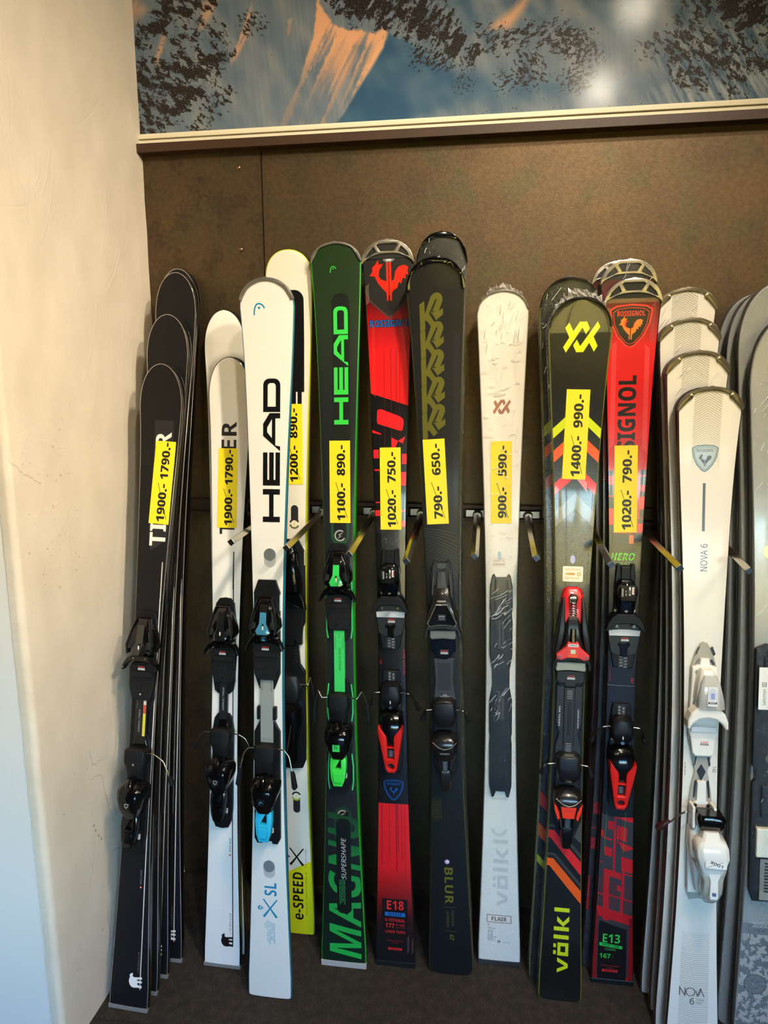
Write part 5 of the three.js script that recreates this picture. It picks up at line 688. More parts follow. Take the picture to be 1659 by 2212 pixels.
// -- cream ski with yellow tail behind it
const espdArt = sheet(1.721, (x) => {
  fill(x, '#e4ddcd'); x.fillStyle = '#121214'; x.beginPath(); x.roundRect(-0.022, 1.36, 0.056, 0.272, 0.022); x.fill(); rect(x, 0.006, 1.37, 0.07, 0.06, '#e4ddcd'); layer(x, (y) => wideHead(y, 0.009, 1.24, 1.59, 0.038, '#121214')); rect(x, 0.004, 1.5, 0.012, 0.16, '#121214');
  for (const [a, b, fl] of [[1.104, 1, 0], [0.371, 1, 1]]) { void b; x.fillStyle = '#2b2b2c'; x.beginPath(); x.roundRect(0.001, a - 0.028, 0.018, 0.056, 0.009); x.fill(); circ(x, 0.0095, a + (fl ? 0.017 : -0.017), 0.0125, '#efe9dc'); circL(x, 0.0095, a + (fl ? 0.017 : -0.017), 0.0105, '#2b2b2c', 0.0042, 0.4, 2.9); circL(x, 0.0095, a + (fl ? 0.017 : -0.017), 0.0105, fl ? '#a9a83a' : '#6a6a52', 0.0042, 3.3, 5.9); line(x, [[0.013, a + (fl ? 0.024 : -0.01)], [0.008, a + (fl ? 0.017 : -0.017)], [0.011, a + (fl ? 0.015 : -0.019)], [0.006, a + (fl ? 0.009 : -0.025)]], '#e4d83a', 0.0016); }
  poly(x, [[-0.07, 0.145], [0.07, 0.224], [0.07, -0.01], [-0.07, -0.01]], '#ddd71c'); text(x, 'e-SPEED', 0.0105, 0.1095, 0.0275, '#17160f', { len: 0.138 }); skisX(x, 0.008, 0.2195, 0.0245, '#1a1a1a'); text(x, 'Engineered in Austria | Worldcup SW Tech | GRAPHENE | EMC', 0.033, 0.117, 0.003, '#3c3a18', { font: 'normal', len: 0.125 }); text(x, 'L 175  R 18.3  118-68-99', 0.0325, 0.217, 0.003, '#3a3a38', { font: 'normal', len: 0.052 });
}, 0.26, { clearcoat: 0.5 });
const espd = { T: [0.3856, 0.1733], P: [0.3938, 1.719, 0.09], L: 1.721, w: [0.1055, 0.0725, 0.112], tipLen: 0.066, tipPow: 2.4, tailR: 0.005, rise: 0.018, side: M(0xb9c21a, 0.4), group: undefined };
makeSki({ ...espd, deck: espdArt, label: 'cream ski with yellow tail lettering, mostly hidden behind the white slalom ski', extra: (g, k) => {
  sticker(g, k, '1200.-', '890.-', 0.006, 1.277, 0.012);
  const t = grp('toe_binding', g); mesh('mounting_plate', ext(sym([[0, 1.05], [0.02, 1.05], [0.036, 1.02], [0.037, 0.845], [0.03, 0.83], [0.029, 0.79], [0, 0.79]]), z0 - 0.001, z0 + 0.008, 0.002), black, t); mesh('housing', lump([[1.036, 0.013, z0, z0 + 0.03, 0.4], [1.02, 0.0215, z0, z0 + 0.038, 0.3], [0.975, 0.028, z0, z0 + 0.044, 0.3], [0.93, 0.033, z0, z0 + 0.042, 0.3], [0.92, 0.028, z0, z0 + 0.03, 0.3]], 20), gloss, t); mesh('wing', ext(sym([[0, 0.925], [0.03, 0.922], [0.0385, 0.905], [0.042, 0.88], [0.034, 0.885], [0, 0.9]]), z0 + 0.01, z0 + 0.03, 0.002), gloss, t); mesh('sole_plate', ext(sym([[0, 0.9], [0.034, 0.893], [0.035, 0.86], [0.028, 0.79], [0, 0.788]]), z0 + 0.004, z0 + 0.014, 0.002), black, t); screw(t, 0.022, 0.945, z0 + 0.0425, 0.0042); screw(t, 0.014, 0.8, z0 + 0.014, 0.005); mesh('accent_edge', box(0.003, 0.034, 0.008, 0.037, 1.005, z0 + 0.006), M(0xb9b878, 0.35), t);
  const h = grp('heel_binding', g); mesh('mounting_plate', ext(sym([[0, 0.79], [0.02, 0.79], [0.024, 0.74], [0.0365, 0.72], [0.037, 0.49], [0.029, 0.47], [0, 0.466]]), z0 - 0.001, z0 + 0.009, 0.002), black, h); for (let i = 0; i < 5; i++) mesh('rivet_pin', box(0.006, 0.0045, 0.002, 0.014, 0.783 - i * 0.009, z0 + 0.0095, 0.0008), chrome, h); mesh('brake_pedal', lump([[0.715, 0.022, z0, z0 + 0.03, 0.35], [0.69, 0.03, z0, z0 + 0.036, 0.3], [0.66, 0.028, z0, z0 + 0.034, 0.3], [0.645, 0.02, z0, z0 + 0.026, 0.3]], 18), M(0x161618, 0.45), h); mesh('heel_cup', lump([[0.645, 0.015, z0, z0 + 0.036, 0.5], [0.63, 0.03, z0, z0 + 0.05, 0.45], [0.6, 0.031, z0, z0 + 0.05, 0.4], [0.55, 0.019, z0, z0 + 0.038, 0.4], [0.49, 0.015, z0, z0 + 0.026, 0.4]], 20), gloss, h); brake(h, 0.69, [1], { du: 0.052, ds: 0.012, dn: -0.02, foot: 0.07, u0: 0.03, up: 0.02 }); mesh('wire', tube([[0.012, 0.6, z0 + 0.052], [0.006, 0.56, z0 + 0.05], [0.0, 0.53, z0 + 0.044]], 0.0015), chrome, h);
   } });
makeSki({ ...espd, mate: true, deck: M(0x14100f, 0.4), label: 'dark-edged ski back to back behind the cream ski with the yellow tail' });

// -- dark green ski
const green = '#38cf4a';
const magArt = sheet(1.733, (x) => {
  fill(x, '#1e2023'); const gr = x.createLinearGradient(0, 1.733, 0, 1.3); gr.addColorStop(0, '#1d3419'); gr.addColorStop(0.4, '#20301d'); gr.addColorStop(1, 'rgba(36,38,42,0)'); x.fillStyle = gr; x.fillRect(-0.07, 1.28, 0.14, 0.46);
  const g2 = x.createLinearGradient(0, 0, 0, 0.36); g2.addColorStop(0, '#10261a'); g2.addColorStop(0.5, '#121a16'); g2.addColorStop(1, 'rgba(20,24,24,0)'); x.fillStyle = g2; x.fillRect(-0.07, 0, 0.14, 0.38);
  x.save(); x.beginPath(); x.roundRect(-0.0125, 1.1, 0.041, 0.524, 0.02); x.clip(); rect(x, 0.008, 1.4, 0.05, 0.6, '#1d2320'); for (let i = 0; i < 110; i++) line(x, [[-0.02, 1.09 + i * 0.0055], [0.035, 1.108 + i * 0.0055]], '#0e110f', 0.0021); x.restore();
  layer(x, (y) => wideHead(y, 0.0079, 1.3294, 1.5954, 0.0335, green)); HOOK(x, -0.0065, 1.6762, 0.0074, green);
  for (const [s, q, c] of [[1.0727, 0, '#a8a8a8'], [0.3936, 1, '#b39a86']]) { for (const r of [0.0165, 0.0185, 0.0205]) { x.strokeStyle = q ? '#1d5a2c' : '#1f7a34'; x.lineWidth = 0.0008; x.beginPath(); const f = q ? 1 : -1; x.moveTo(-r + 0.003, s - f * 0.06); x.lineTo(-r + 0.003, s); x.arc(0.003, s, r, Math.PI, 0, !!q); x.lineTo(r + 0.003, s - f * 0.06); x.stroke(); } rect(x, 0.003, s - (q ? 0.034 : -0.034), 0.026, 0.055, '#141716'); circ(x, 0.003, s, 0.0135, q ? '#0e100f' : '#1b1d1e'); circL(x, 0.003, s, 0.0118, c, 0.0034, 0.9, 5.8); line(x, [[0.0085, s + 0.006], [0.0, s + 0.002], [0.005, s - 0.001], [-0.002, s - 0.006]], c, 0.0018); }
  x.save(); x.save(); x.beginPath(); x.rect(-0.08, 0, 0.16, 0.405); x.clip(); text(x, 'MAGNUM', 0.005, 0.258, 0.079, (y, m) => { const q = y.createLinearGradient(-m / 2, 0, m * 0.35, 0); q.addColorStop(0, '#25b048'); q.addColorStop(0.55, '#1f8a3c'); q.addColorStop(1, '#15301c'); return q; }, { len: 0.472, skew: 0.2 }); x.restore();
  x.fillStyle = '#0f1413'; x.beginPath(); x.roundRect(-0.0145, 0.14, 0.036, 0.245, 0.014); x.fill(); x.restore();
  text(x, 'SUPERSHAPE', 0.0032, 0.2825, 0.0115, '#cfc8bf', { len: 0.106, font: 'normal', skew: 0.2 }); smallPrint(x, -0.006, 0.198, 0.07, 4, 0.004, '#2c8a44');
}, 0.34, { clearcoat: 0.2, specularIntensity: 0.7 });
makeSki({ T: [0.5348, 0.2587], P: [0.508, 1.7259, 0.105], L: 1.733, w: [0.1125, 0.0695, 0.1155], tipLen: 0.045, tipPow: 2, tailR: 0.002, rise: 0.02, deck: magArt, side: M(0x25981f, 0.45), tail: [M(0xbdb9b2, 0.35, { metalness: 0.2 }), 0.0135, 0.001], label: 'dark green ski with bright green upright lettering and green binding lever',
  guard: (g, k) => cap(g, k, { ls: 1.69, inner: [[-0.0565, 1.69], [-0.0525, 1.696], [-0.045, 1.708], [-0.034, 1.721], [0, 1.7285], [0.034, 1.721], [0.045, 1.708], [0.0525, 1.696], [0.0565, 1.69]], mat: rimGrey, h: 0.003 }),
  extra: (g, k) => { sticker(g, k, '1100.-', '890.-', 0.004, 1.1975, 0.0);
    toeA(g, 0.959, { acc: 0x37c95c }); heelA(g, 0.702, { acc: 0x3ddc48, sides: [-1, 1], br: { du: 0.063, ds: 0.02, dn: -0.022, foot: 0.05, up: 0.02 }, badge: (x) => { rect(x, 0, 0, 0.04, 0.04, '#35c85a'); text(x, '12', 0, 0, 0.008, '#0c1a10', { rot: R90 * 2, len: 0.009 }); } });
    rail(g, 0.69, 0.85, 0.0255, M(0x37cf62, 0.32, { clearcoat: 0.3 }), 'centre_rail', (x) => { rect(x, 0, 0, 0.1, 0.4, '#37cf62'); text(x, 'WORLD OF HEAD', 0.0015, 0.006, 0.005, '#157034', { len: 0.054 }); for (const d of [-1, 1]) for (let i = 0; i < 9; i++) rect(x, d * 0.0092, 0.06 - i * 0.0036, 0.003, 0.0018, '#1f8a44'); circ(x, 0.0005, 0.064, 0.0016, '#8a5a4a'); circ(x, 0.0005, 0.058, 0.0016, '#8a5a4a'); });
    for (const [a, b] of [[0.99, 0.83], [0.72, 0.63], [0.55, 0.46]]) for (const d of [-1, 1]) mesh('accent_edge', tubeFlat([[d * 0.027, a], [d * 0.0305, a - 0.03], [d * 0.0305, b + 0.02], [d * 0.0275, b]], 0.003, z0 + 0.0005, z0 + 0.004), M(0x35d070, 0.4), g); } });
makeSki({ T: [0.5348, 0.2587], P: [0.508, 1.7259, 0.105], L: 1.733, w: [0.1125, 0.0695, 0.1155], tipLen: 0.045, tipPow: 2, tailR: 0.002, rise: 0.02, mate: true, deck: M(0x1c2a1e, 0.4), side: M(0x25981f, 0.45), label: 'second dark green ski base to base behind the one with the green lettering' });

// -- red and black skis with silver tip frames
const rossTip = (g, k, dz = 0) => {
  const st = k.L - 0.05, w0 = k.half(st); const P = crescent(k, st, smoothCtrl([[-w0, st], [-w0 * 0.86, st + 0.0085], [-w0 * 0.45, st + 0.0185], [0, st + 0.0205], [w0 * 0.45, st + 0.0185], [w0 * 0.86, st + 0.0085], [w0, st]]), 0.0015);
   const mid = [[-0.019, st + 0.041], [0.019, st + 0.041], [0.024, st + 0.0385], [0.0155, st + 0.0255], [-0.0155, st + 0.0255], [-0.024, st + 0.0385]].reverse();
  const side = (d) => { const q = [[d * 0.031, st + 0.0355], [d * 0.0445, st + 0.0225], [d * 0.049, st + 0.013], [d * 0.041, st + 0.0155], [d * 0.0245, st + 0.0245]]; return d > 0 ? q : q.reverse(); };
  mesh('tip_protector', bend(ext(P, -0.006, 0.004, 0.0012, [mid, side(1), side(-1)]), k, dz), silver, g);
  mesh('tip_insert', bend(ext(crescent(k, st + 0.008, [], -0.004), -0.004, 0.0012, 0), k, dz), M(0x121212, 0.5), g);
};
const hatch = (x, u, s0, s1, w, col, sl = 1) => { for (let s = s0; s < s1; s += 0.0032) line(x, [[u, s], [u + w, s + sl * w * 0.9]], col, 0.0008); };
const redSlats = (x, s0, s1, arr, col) => arr.forEach(([u, w]) => rect(x, u, (s0 + s1) / 2, w, s1 - s0, col));
const e18Art = sheet(1.737, (x) => {
  fill(x, '#151416'); const rg = x.createLinearGradient(0, 1.66, 0, 1.37); rg.addColorStop(0, 'rgba(90,14,16,0)'); rg.addColorStop(0.28, '#8c1218'); rg.addColorStop(0.6, '#e01a1e'); rg.addColorStop(1, '#ec2024'); x.fillStyle = rg; x.fillRect(-0.07, 1.37, 0.14, 0.29);
  poly(x, [[-0.07, 1.41], [0.07, 1.362], [0.07, 1.0], [-0.07, 1.0]], '#151416');
  poly(x, [[-0.052, 1.74], [0.052, 1.74], [0.056, 1.64], [0.044, 1.61], [0.002, 1.572], [-0.042, 1.61], [-0.056, 1.64]], '#2a2927'); line(x, [[0.057, 1.64], [0.044, 1.608], [0.002, 1.569], [-0.042, 1.608], [-0.057, 1.64]], '#43403c', 0.003);
  rooster(x, 0.002, 1.652, 0.0445, '#ee2a1c', true); circ(x, 0.0025, 1.697, 0.0135, '#77777a', 0.52); text(x, '500M', 0.0025, 1.6945, 0.0042, '#e8e8e8', { rot: 0, len: 0.0125 }); line(x, [[-0.006, 1.6965], [-0.001, 1.7005], [0.002, 1.698], [0.006, 1.7015], [0.011, 1.6965]], '#e8e8e8', 0.0006);
  for (const [a, b] of [[-1, 0], [1, 0], [0, 1], [0, -1]]) text(x, 'ROSSIGNOL', 0.003 + a * 0.001, 1.5572 + b * 0.001, 0.0145, '#151820', { rot: 0, len: 0.096, font: '900' }); text(x, 'ROSSIGNOL', 0.003, 1.5572, 0.0145, '#1f5fae', { rot: 0, len: 0.096, font: '900' });
  hatch(x, -0.052, 1.6, 1.64, 0.008, '#8c7a66'); for (const d of [-1, 1]) hatch(x, d * 0.036 - 0.004, 1.4, 1.56, 0.008, '#c63a30', d);
  for (const u of [-0.012, 0.004, 0.016, 0.024]) line(x, [[u, 1.5], [u * 0.97, 1.2]], '#5a0f12', 0.0009);
  x.save(); poly(x, [[-0.029, 1.36], [-0.0265, 1.364], [-0.0195, 1.3645], [0.0235, 1.3475], [0.0317, 1.341], [0.0325, 1.332], [0.03, 1.317], [0.0262, 1.314], [0.0205, 1.3155], [-0.0277, 1.331], [-0.03, 1.337]], '#e8222a'); hatch(x, -0.029, 1.335, 1.358, 0.006, '#b01a20', 0.2);
  poly(x, [[-0.042, 1.318], [-0.02, 1.309], [-0.02, 1.306], [-0.042, 1.311]], '#e8222a'); poly(x, [[0.004, 1.3], [0.03, 1.285], [0.036, 1.302], [0.02, 1.292], [0.012, 1.275], [0.004, 1.27]], '#e8222a'); x.restore();
  for (const [s, w, u] of [[1.262, 0.02, -0.032], [1.225, 0.004, -0.03], [1.19, 0.003, 0.03], [1.25, 0.024, 0.034], [1.15, 0.003, -0.028], [1.125, 0.014, -0.029], [1.13, 0.003, 0.03], [1.1, 0.014, 0.03], [1.205, 0.03, 0.0315]]) rect(x, u, s, 0.013, w, '#d62630');
  line(x, [[-0.04, 0.786], [0.04, 0.786]], '#3a3a3e', 0.0006); text(x, '177', -0.0265, 0.7715, 0.0046, '#cf2a30', { rot: -R90, len: 0.011 }); text(x, 'R=18M 121/71/101', 0.0285, 0.772, 0.0042, '#cf2a30', { rot: -R90, len: 0.062 });
  crest(x, 0.001, 0.457, 0.0235, 0.0245, '#1c4f9c', '#15171f', 'ROSSIGNOL');
  const rt = x.createLinearGradient(0, 0.4222, 0, 0.06); rt.addColorStop(0, '#e21c22'); rt.addColorStop(0.45, '#de1a20'); rt.addColorStop(0.7, '#7a1215'); rt.addColorStop(1, 'rgba(29,28,30,0)'); x.fillStyle = rt; x.fillRect(-0.07, 0.06, 0.14, 0.3622);
  for (const [u, e, c, w] of [[-0.028, 0.26, '#2a1a4a', 0.0011], [-0.01, 0.28, '#5c1216', 0.0008], [0.0065, 0.25, '#1a0c10', 0.0012], [0.0105, 0.3, '#2a1a4a', 0.0014], [0.019, 0.28, '#5c1216', 0.0009], [0.027, 0.22, '#5c1216', 0.0008]]) line(x, [[u, 0.421], [u * 1.05, e]], c, w);
  rect(x, 0.0, 0.128, 0.063, 0.097, '#151315'); text(x, 'E18', 0.0008, 0.1603, 0.0235, '#e62a30', { rot: 0, len: 0.045 }); rect(x, 0.0008, 0.1363, 0.05, 0.0105, '#1f66b4'); text(x, 'ELITE LT', 0.0008, 0.1363, 0.0062, '#15181f', { rot: 0, len: 0.032 }); text(x, 'V-TITANAL', 0.0008, 0.1208, 0.0085, '#d8262c', { rot: 0, len: 0.05 }); text(x, '177', -0.0125, 0.1062, 0.0115, '#e62a30', { rot: 0, len: 0.0235 }); text(x, 'R=18M', 0.0135, 0.1095, 0.0046, '#d8262c', { rot: 0, len: 0.023 }); text(x, '121/71/101', 0.0135, 0.1025, 0.0038, '#a8262c', { rot: 0, len: 0.023 }); text(x, 'LONG TURN', 0.0008, 0.0905, 0.0078, '#d8262c', { rot: 0, len: 0.05 });
  text(x, 'DESIGNED & ENGINEERED', 0, 0.0675, 0.0028, '#b0262a', { rot: 0, len: 0.042 }); text(x, 'IN FRANCE', 0, 0.062, 0.0026, '#b0262a', { rot: 0, len: 0.018 }); rect(x, 0.0, 0.0455, 0.034, 0.0068, '#e62a2c'); for (let i = 0; i < 9; i++) rect(x, -0.012 + i * 0.003 + (i % 3) * 0.0006, 0.0455, 0.0013, 0.0068, '#5c1214'); hatch(x, 0.03, 0.035, 0.075, 0.005, '#6a4a4a', 2.4); hatch(x, 0.041, 0.035, 0.07, 0.004, '#6a4a4a', 2.4);
}, 0.24, { clearcoat: 0.6, clearcoatRoughness: 0.06 });
const e18 = { T: [0.6608, 0.239], P: [0.6232, 1.7303, 0.09], L: 1.737, w: [0.0985, 0.068, 0.116], tipLen: 0.05, tipPow: 2, tailR: 0.003, rise: 0.02, side: M(0x151213, 0.35) };
makeSki({ ...e18, deck: e18Art, tail: [M(0x0f0f10, 0.4), 0.012, 0.001], guard: rossTip, label: 'red and black ski with rooster emblem, E18 print and long red binding lever', extra: (g, k) => {
  sticker(g, k, '1020.-', '750.-', 0.001, 1.1815, 0.002); toeB(g, 0.986); heelB(g, 0.754);
  // cut-open film left over the front of the binding
  const q = new THREE.PlaneGeometry(0.046, 0.055, 10, 12), p = q.attributes.position; for (let i = 0; i < p.count; i++) { const e = p.getY(i) < -0.02 ? 0.006 * Math.abs(n2(p.getX(i) * 160, 3)) : 0; p.setZ(i, 0.002 + 0.0015 * n2(p.getX(i) * 90, p.getY(i) * 90) + e); p.setY(i, p.getY(i) - e); } q.translate(0.001, 1.063, z0); q.computeVertexNormals(); mesh('plastic_wrap', q, FILM(2, 2, 0.0012), g, 'torn scrap of clear film'); } });
makeSki({ ...e18, mate: true, deck: M(0x2a1012, 0.4), label: 'second red and black ski base to base behind the E18 ski' });

// -- olive zigzag lettering on a black freeride ski, with a wrapped pair behind
const olive = '#5b5a1c';
const k2Art = sheet(1.685, (x) => {
  fill(x, '#141517'); for (const d of [-1, 1]) { for (let s = 1.12; s < 1.53; s += 0.0026) for (let i = 0; i < 6; i++) rect(x, d * (0.045 + i * 0.002 - (1.53 - s) * 0.015) - 0.008, s + (i % 2) * 0.0012, 0.0007, 0.0007, '#4a4b4d'); }
  for (let i = 0; i < 5; i++) { x.save(); x.translate(-0.0098, 1.6145 - i * 0.0595); x.scale(1 / 3613, -1 / 3613); x.translate(-200, -88); x.lineJoin = 'round'; poly(x, [[103, 175], [143, 150], [146, 362], [105, 386]], olive);
    x.strokeStyle = olive; x.lineWidth = 47; x.beginPath(); x.moveTo(150, 300); x.lineTo(208, 148); x.bezierCurveTo(220, 105, 268, 103, 264, 150); x.lineTo(228, 236); x.stroke(); poly(x, [[197, 240], [262, 226], [288, 208], [288, 258], [232, 300]], olive); poly(x, [[148, 258], [185, 240], i < 4 ? [240, 330] : [232, 318], i < 4 ? [196, 356] : [190, 348], [148, 285]], olive); line(x, [[238, 140], [183, 247], [228, 318]], '#141517', 10); x.restore(); }
  for (let i = 0; i < 16; i++) { x.strokeStyle = '#2e3033'; x.lineWidth = 0.0022; x.beginPath(); x.moveTo(-0.06, 1.1 - i * 0.0052); x.quadraticCurveTo(0.01, 1.098 - i * 0.0052, 0.06, 1.075 - i * 0.012); x.stroke(); }
  circ(x, -0.0035, 0.2962, 0.0058, '#b9a9c8'); circ(x, -0.002, 0.297, 0.003, '#e4dcee'); text(x, 'BLUR', -0.0005, 0.236, 0.0195, '#66621c', { rot: -R90, len: 0.098 }); for (const s of [0.1785, 0.115]) rect(x, 0.001, s, 0.03, 0.0008, '#6a672a'); smallPrint(x, 0.004, 0.147, 0.045, 2, 0.012, '#3a3a20', -R90); text(x, 'K2', 0.004, 0.0995, 0.01, '#6a661c', { rot: -R90, len: 0.015, skew: 0.4 }); smallPrint(x, -0.016, 0.43, 0.055, 7, 0.0042, '#403c14', -R90);
}, 0.4, { clearcoat: 0.1, specularIntensity: 0.6 });
const k2 = { T: [0.7986, 0.2442], P: [0.7342, 1.6796, 0.145], L: 1.685, w: [0.1075, 0.072, 0.1275], tipLen: 0.07, tipPow: 2.2, tailR: 0.018, rise: 0.024, side: M(0x3b3a1c, 0.4) };
const blackCap = (ls) => (g, k) => cap(g, k, { ls, inner: [[-0.058, ls], [-0.0545, ls + 0.008], [-0.052, ls + 0.03], [-0.034, ls + 0.049], [0, k.L - 0.012], [0.034, ls + 0.049], [0.052, ls + 0.03], [0.0545, ls + 0.008], [0.058, ls]], mat: M(0x0a0b0c, 0.12, { clearcoat: 0.6 }), h: 0.0045 });
makeSki({ ...k2, deck: k2Art, guard: blackCap(1.617), label: 'black ski with repeated olive zigzag lettering and 650 sticker', extra: (g, k) => { sticker(g, k, '790.-', '650.-', -0.0095, 1.2035, 0.032); toeC(g, 0.882); heelC(g, 0.707);
  mesh('centre_rail', ext(sym([[0, 0.8], [0.024, 0.8], [0.0215, 0.775], [0.0205, 0.745], [0.023, 0.722], [0.026, 0.7], [0, 0.7]]), z0 - 0.001, z0 + 0.008, 0.002), M(0x34353a, 0.42), g); print(g, 'rail_print', 0.03, 0.066, 0, 0.757, z0 + 0.0083, (x) => { rect(x, 0, 0, 0.1, 0.2, '#1c1d20'); for (let i = 0; i < 26; i++) line(x, [[-0.02, -0.05 + i * 0.004], [0.02, -0.028 + i * 0.004]], '#2b2c30', 0.001); }); print(g, 'rail_logo', 0.022, 0.009, 0.001, 0.712, z0 + 0.0102, (x) => { rect(x, 0, 0, 0.1, 0.1, '#26272a'); rect(x, 0, -0.0015, 0.02, 0.0022, '#8a7f7c'); text(x, 'RP', 0, 0.0022, 0.003, '#c0b8b4', { rot: R90 * 2, len: 0.01 }); }); } });
makeSki({ ...k2, mate: true, deck: M(0x17181a, 0.4), label: 'black ski base to base behind the olive zigzag ski' });
const k2b = { ...k2, T: [0.797, 0.195], P: [0.742, 1.7455, 0.06], L: 1.754, w: [0.1075, 0.072, 0.1125] };
makeSki({ ...k2b, deck: M(0x16191c, 0.35), guard: blackCap(1.686), wrap: { seed: 3, crest: 0, folds: [[24, 1.6, 1.745, 1.3, 0.056]] }, label: 'taller black ski in clear wrap, its tip behind the olive zigzag ski' });
makeSki({ ...k2b, mate: true, deck: M(0x16191c, 0.35), label: 'wrapped black ski back to back behind the taller black tip' });

// -- wrapped ivory ski
const flairArt = sheet(1.627, (x) => {
  fill(x, '#ece6da'); for (let i = 0; i < 7; i++) { x.strokeStyle = 'rgba(150,146,140,.2)'; x.lineWidth = 0.0012; x.beginPath(); const a = -0.03 + (i * 0.37 % 1) * 0.07, b = 1.3 + (i * 0.61 % 1) * 0.25; x.moveTo(a, b); x.bezierCurveTo(a + 0.02, b + 0.02, a - 0.02, b - 0.03, a + 0.015, b - 0.06); x.stroke(); }
  vMark(x, -0.001, 1.3685, 0.0205, 0.0165, '#a9745c'); circ(x, -0.0045, 1.0255, 0.0048, '#a8c4d4', 2); text(x, 'MADE IN', -0.0055, 1.0125, 0.0045, '#c8a494', { rot: 0, len: 0.026 }); text(x, 'GERMANY', -0.0055, 1.0045, 0.0055, '#a98474', { rot: 0, len: 0.029 }); for (const s of [1.018, 0.999]) rect(x, -0.0055, s, 0.03, 0.0007, '#d0a898');
  layer(x, (y) => { voelkl(y, 0.002, 0.156, 0.33, 0.036, '#d4d0c6'); circL(y, -0.002, 0.36, 0.016, '#d8d4ca', 0.008, 3.3, 6.1, 1.2); });
  line(x, [[-0.03, 0.1128], [0.028, 0.1128], [0.028, 0.1318], [-0.03, 0.1318]], '#7a5244', 0.0014, true); text(x, 'FLAIR', -0.001, 0.1222, 0.0102, '#6a4c42', { rot: 0, len: 0.038 }); text(x, 'SC', -0.0255, 0.1055, 0.0055, '#77706a', { rot: 0, font: 'normal' }); text(x, '163 cm', -0.0195, 0.0965, 0.0055, '#77706a', { rot: 0, len: 0.0205, font: 'normal' }); smallPrint(x, -0.021, 0.089, 0.016, 2, 0.004, '#9a948c', 0); smallPrint(x, -0.021, 0.08, 0.016, 5, 0.0034, '#9a948c', 0); rect(x, -0.019, 0.0645, 0.02, 0.0007, '#8a847c'); rect(x, 0.018, 0.0615, 0.02, 0.0007, '#8a847c'); vMark(x, -0.0008, 0.063, 0.0038, 0.0032, '#5a504a');
  smallPrint(x, -0.001, 0.4345, 0.04, 2, 0.003, '#c0bab0', 0);
}, 0.3, { clearcoat: 0.3 });
const flair = { T: [0.9144, 0.1993], P: [0.8816, 1.621, 0.065], L: 1.627, w: [0.1025, 0.072, 0.1155], tipLen: 0.055, tipPow: 2.1, tailR: 0.006, rise: 0.018, side: M(0xc4bfb4, 0.4) };
makeSki({ ...flair, deck: flairArt, tail: [M(0x2c2b2a, 0.4), 0.0125, 0.001], label: 'ivory ski in clear plastic wrap with brown emblem and bare black plate',
  guard: (g, k) => cap(g, k, { ls: 1.585, inner: [[-0.057, 1.585], [-0.0535, 1.588], [-0.05, 1.6], [-0.03, 1.6165], [0, 1.623], [0.03, 1.6165], [0.05, 1.6], [0.0535, 1.588], [0.057, 1.585]], mat: M(0x77756c, 0.3, { metalness: 0.6 }), h: 0.003 }),
  wrap: { seed: 9, crest: 0.016, over: 0.014, a: 0.4, b: 0.99, bump: 0.004, folds: [[60, 1.02, 1.52, 0.1, 0.04], [24, 1.5, 1.6, 1.2, 0.04], [34, 0.76, 0.97, 0.7, 0.026, 0.012], [16, 0.64, 0.72, 0.9, 0.026, 0.012]] },
  extra: (g, k) => { sticker(g, k, '900.-', '590.-', -0.0015, 1.1955, 0.0); const t = grp('binding_plate', g), pm = M(0x121214, 0.3, { clearcoat: 0.4 });
    mesh('plate_body', ext([[-0.0125, 0.975], [0.0125, 0.975], [0.0165, 0.983], [0.021, 0.979], [0.0255, 0.955], [0.0265, 0.9], [0.0245, 0.89], [0.0265, 0.87], [0.0265, 0.79], [0.0205, 0.755], [0.02, 0.715], [0.0265, 0.68], [0.0265, 0.6], [0.0245, 0.59], [0.0265, 0.575], [0.0265, 0.47], [0.02, 0.441], [0.0145, 0.443], [0.0105, 0.456], [-0.0105, 0.456], [-0.0145, 0.443], [-0.02, 0.441], [-0.0265, 0.47], [-0.0265, 0.575], [-0.0245, 0.59], [-0.0265, 0.6], [-0.0265, 0.68], [-0.02, 0.715], [-0.0205, 0.755], [-0.0265, 0.79], [-0.0265, 0.87], [-0.0245, 0.89], [-0.0265, 0.9], [-0.0255, 0.955], [-0.021, 0.979], [-0.0165, 0.983]].reverse(), z0 - 0.001, z0 + 0.009, 0.0022), pm, t);
    for (const [u, a, b] of [[-0.013, 0.97, 0.8], [0.013, 0.97, 0.8], [-0.006, 0.67, 0.48], [0.007, 0.67, 0.48], [-0.017, 0.67, 0.48], [0.017, 0.67, 0.48]]) mesh('plate_rib', box(0.004, a - b, 0.003, u, (a + b) / 2, z0 + 0.0095, 0.001), M(0x18181a, 0.35), t);
    print(t, 'length_scale', 0.019, 0.07, 0.001, 0.84, z0 + 0.0112, (x) => { rect(x, 0, 0, 0.1, 0.2, '#161617'); for (let i = 0; i < 17; i++) { rect(x, -0.0045, 0.032 - i * 0.004, 0.0058, 0.0017, '#6c665e'); rect(x, 0.0035, 0.03 - i * 0.004, 0.0048, 0.0017, '#6c665e'); } }); print(t, 'length_scale', 0.019, 0.07, 0.001, 0.67, z0 + 0.0112, (x) => { rect(x, 0, 0, 0.1, 0.2, '#161617'); for (let i = 0; i < 17; i++) { rect(x, -0.0045, 0.032 - i * 0.004, 0.0058, 0.0017, '#6c665e'); rect(x, 0.0035, 0.03 - i * 0.004, 0.0048, 0.0017, '#6c665e'); } });
    screw(t, 0.009, 0.89, z0 + 0.009, 0.003); screw(t, 0.009, 0.535, z0 + 0.009, 0.003); } });
makeSki({ ...flair, mate: true, deck: M(0xd8d2c6, 0.4), label: 'second ivory ski base to base behind the wrapped ivory ski' });

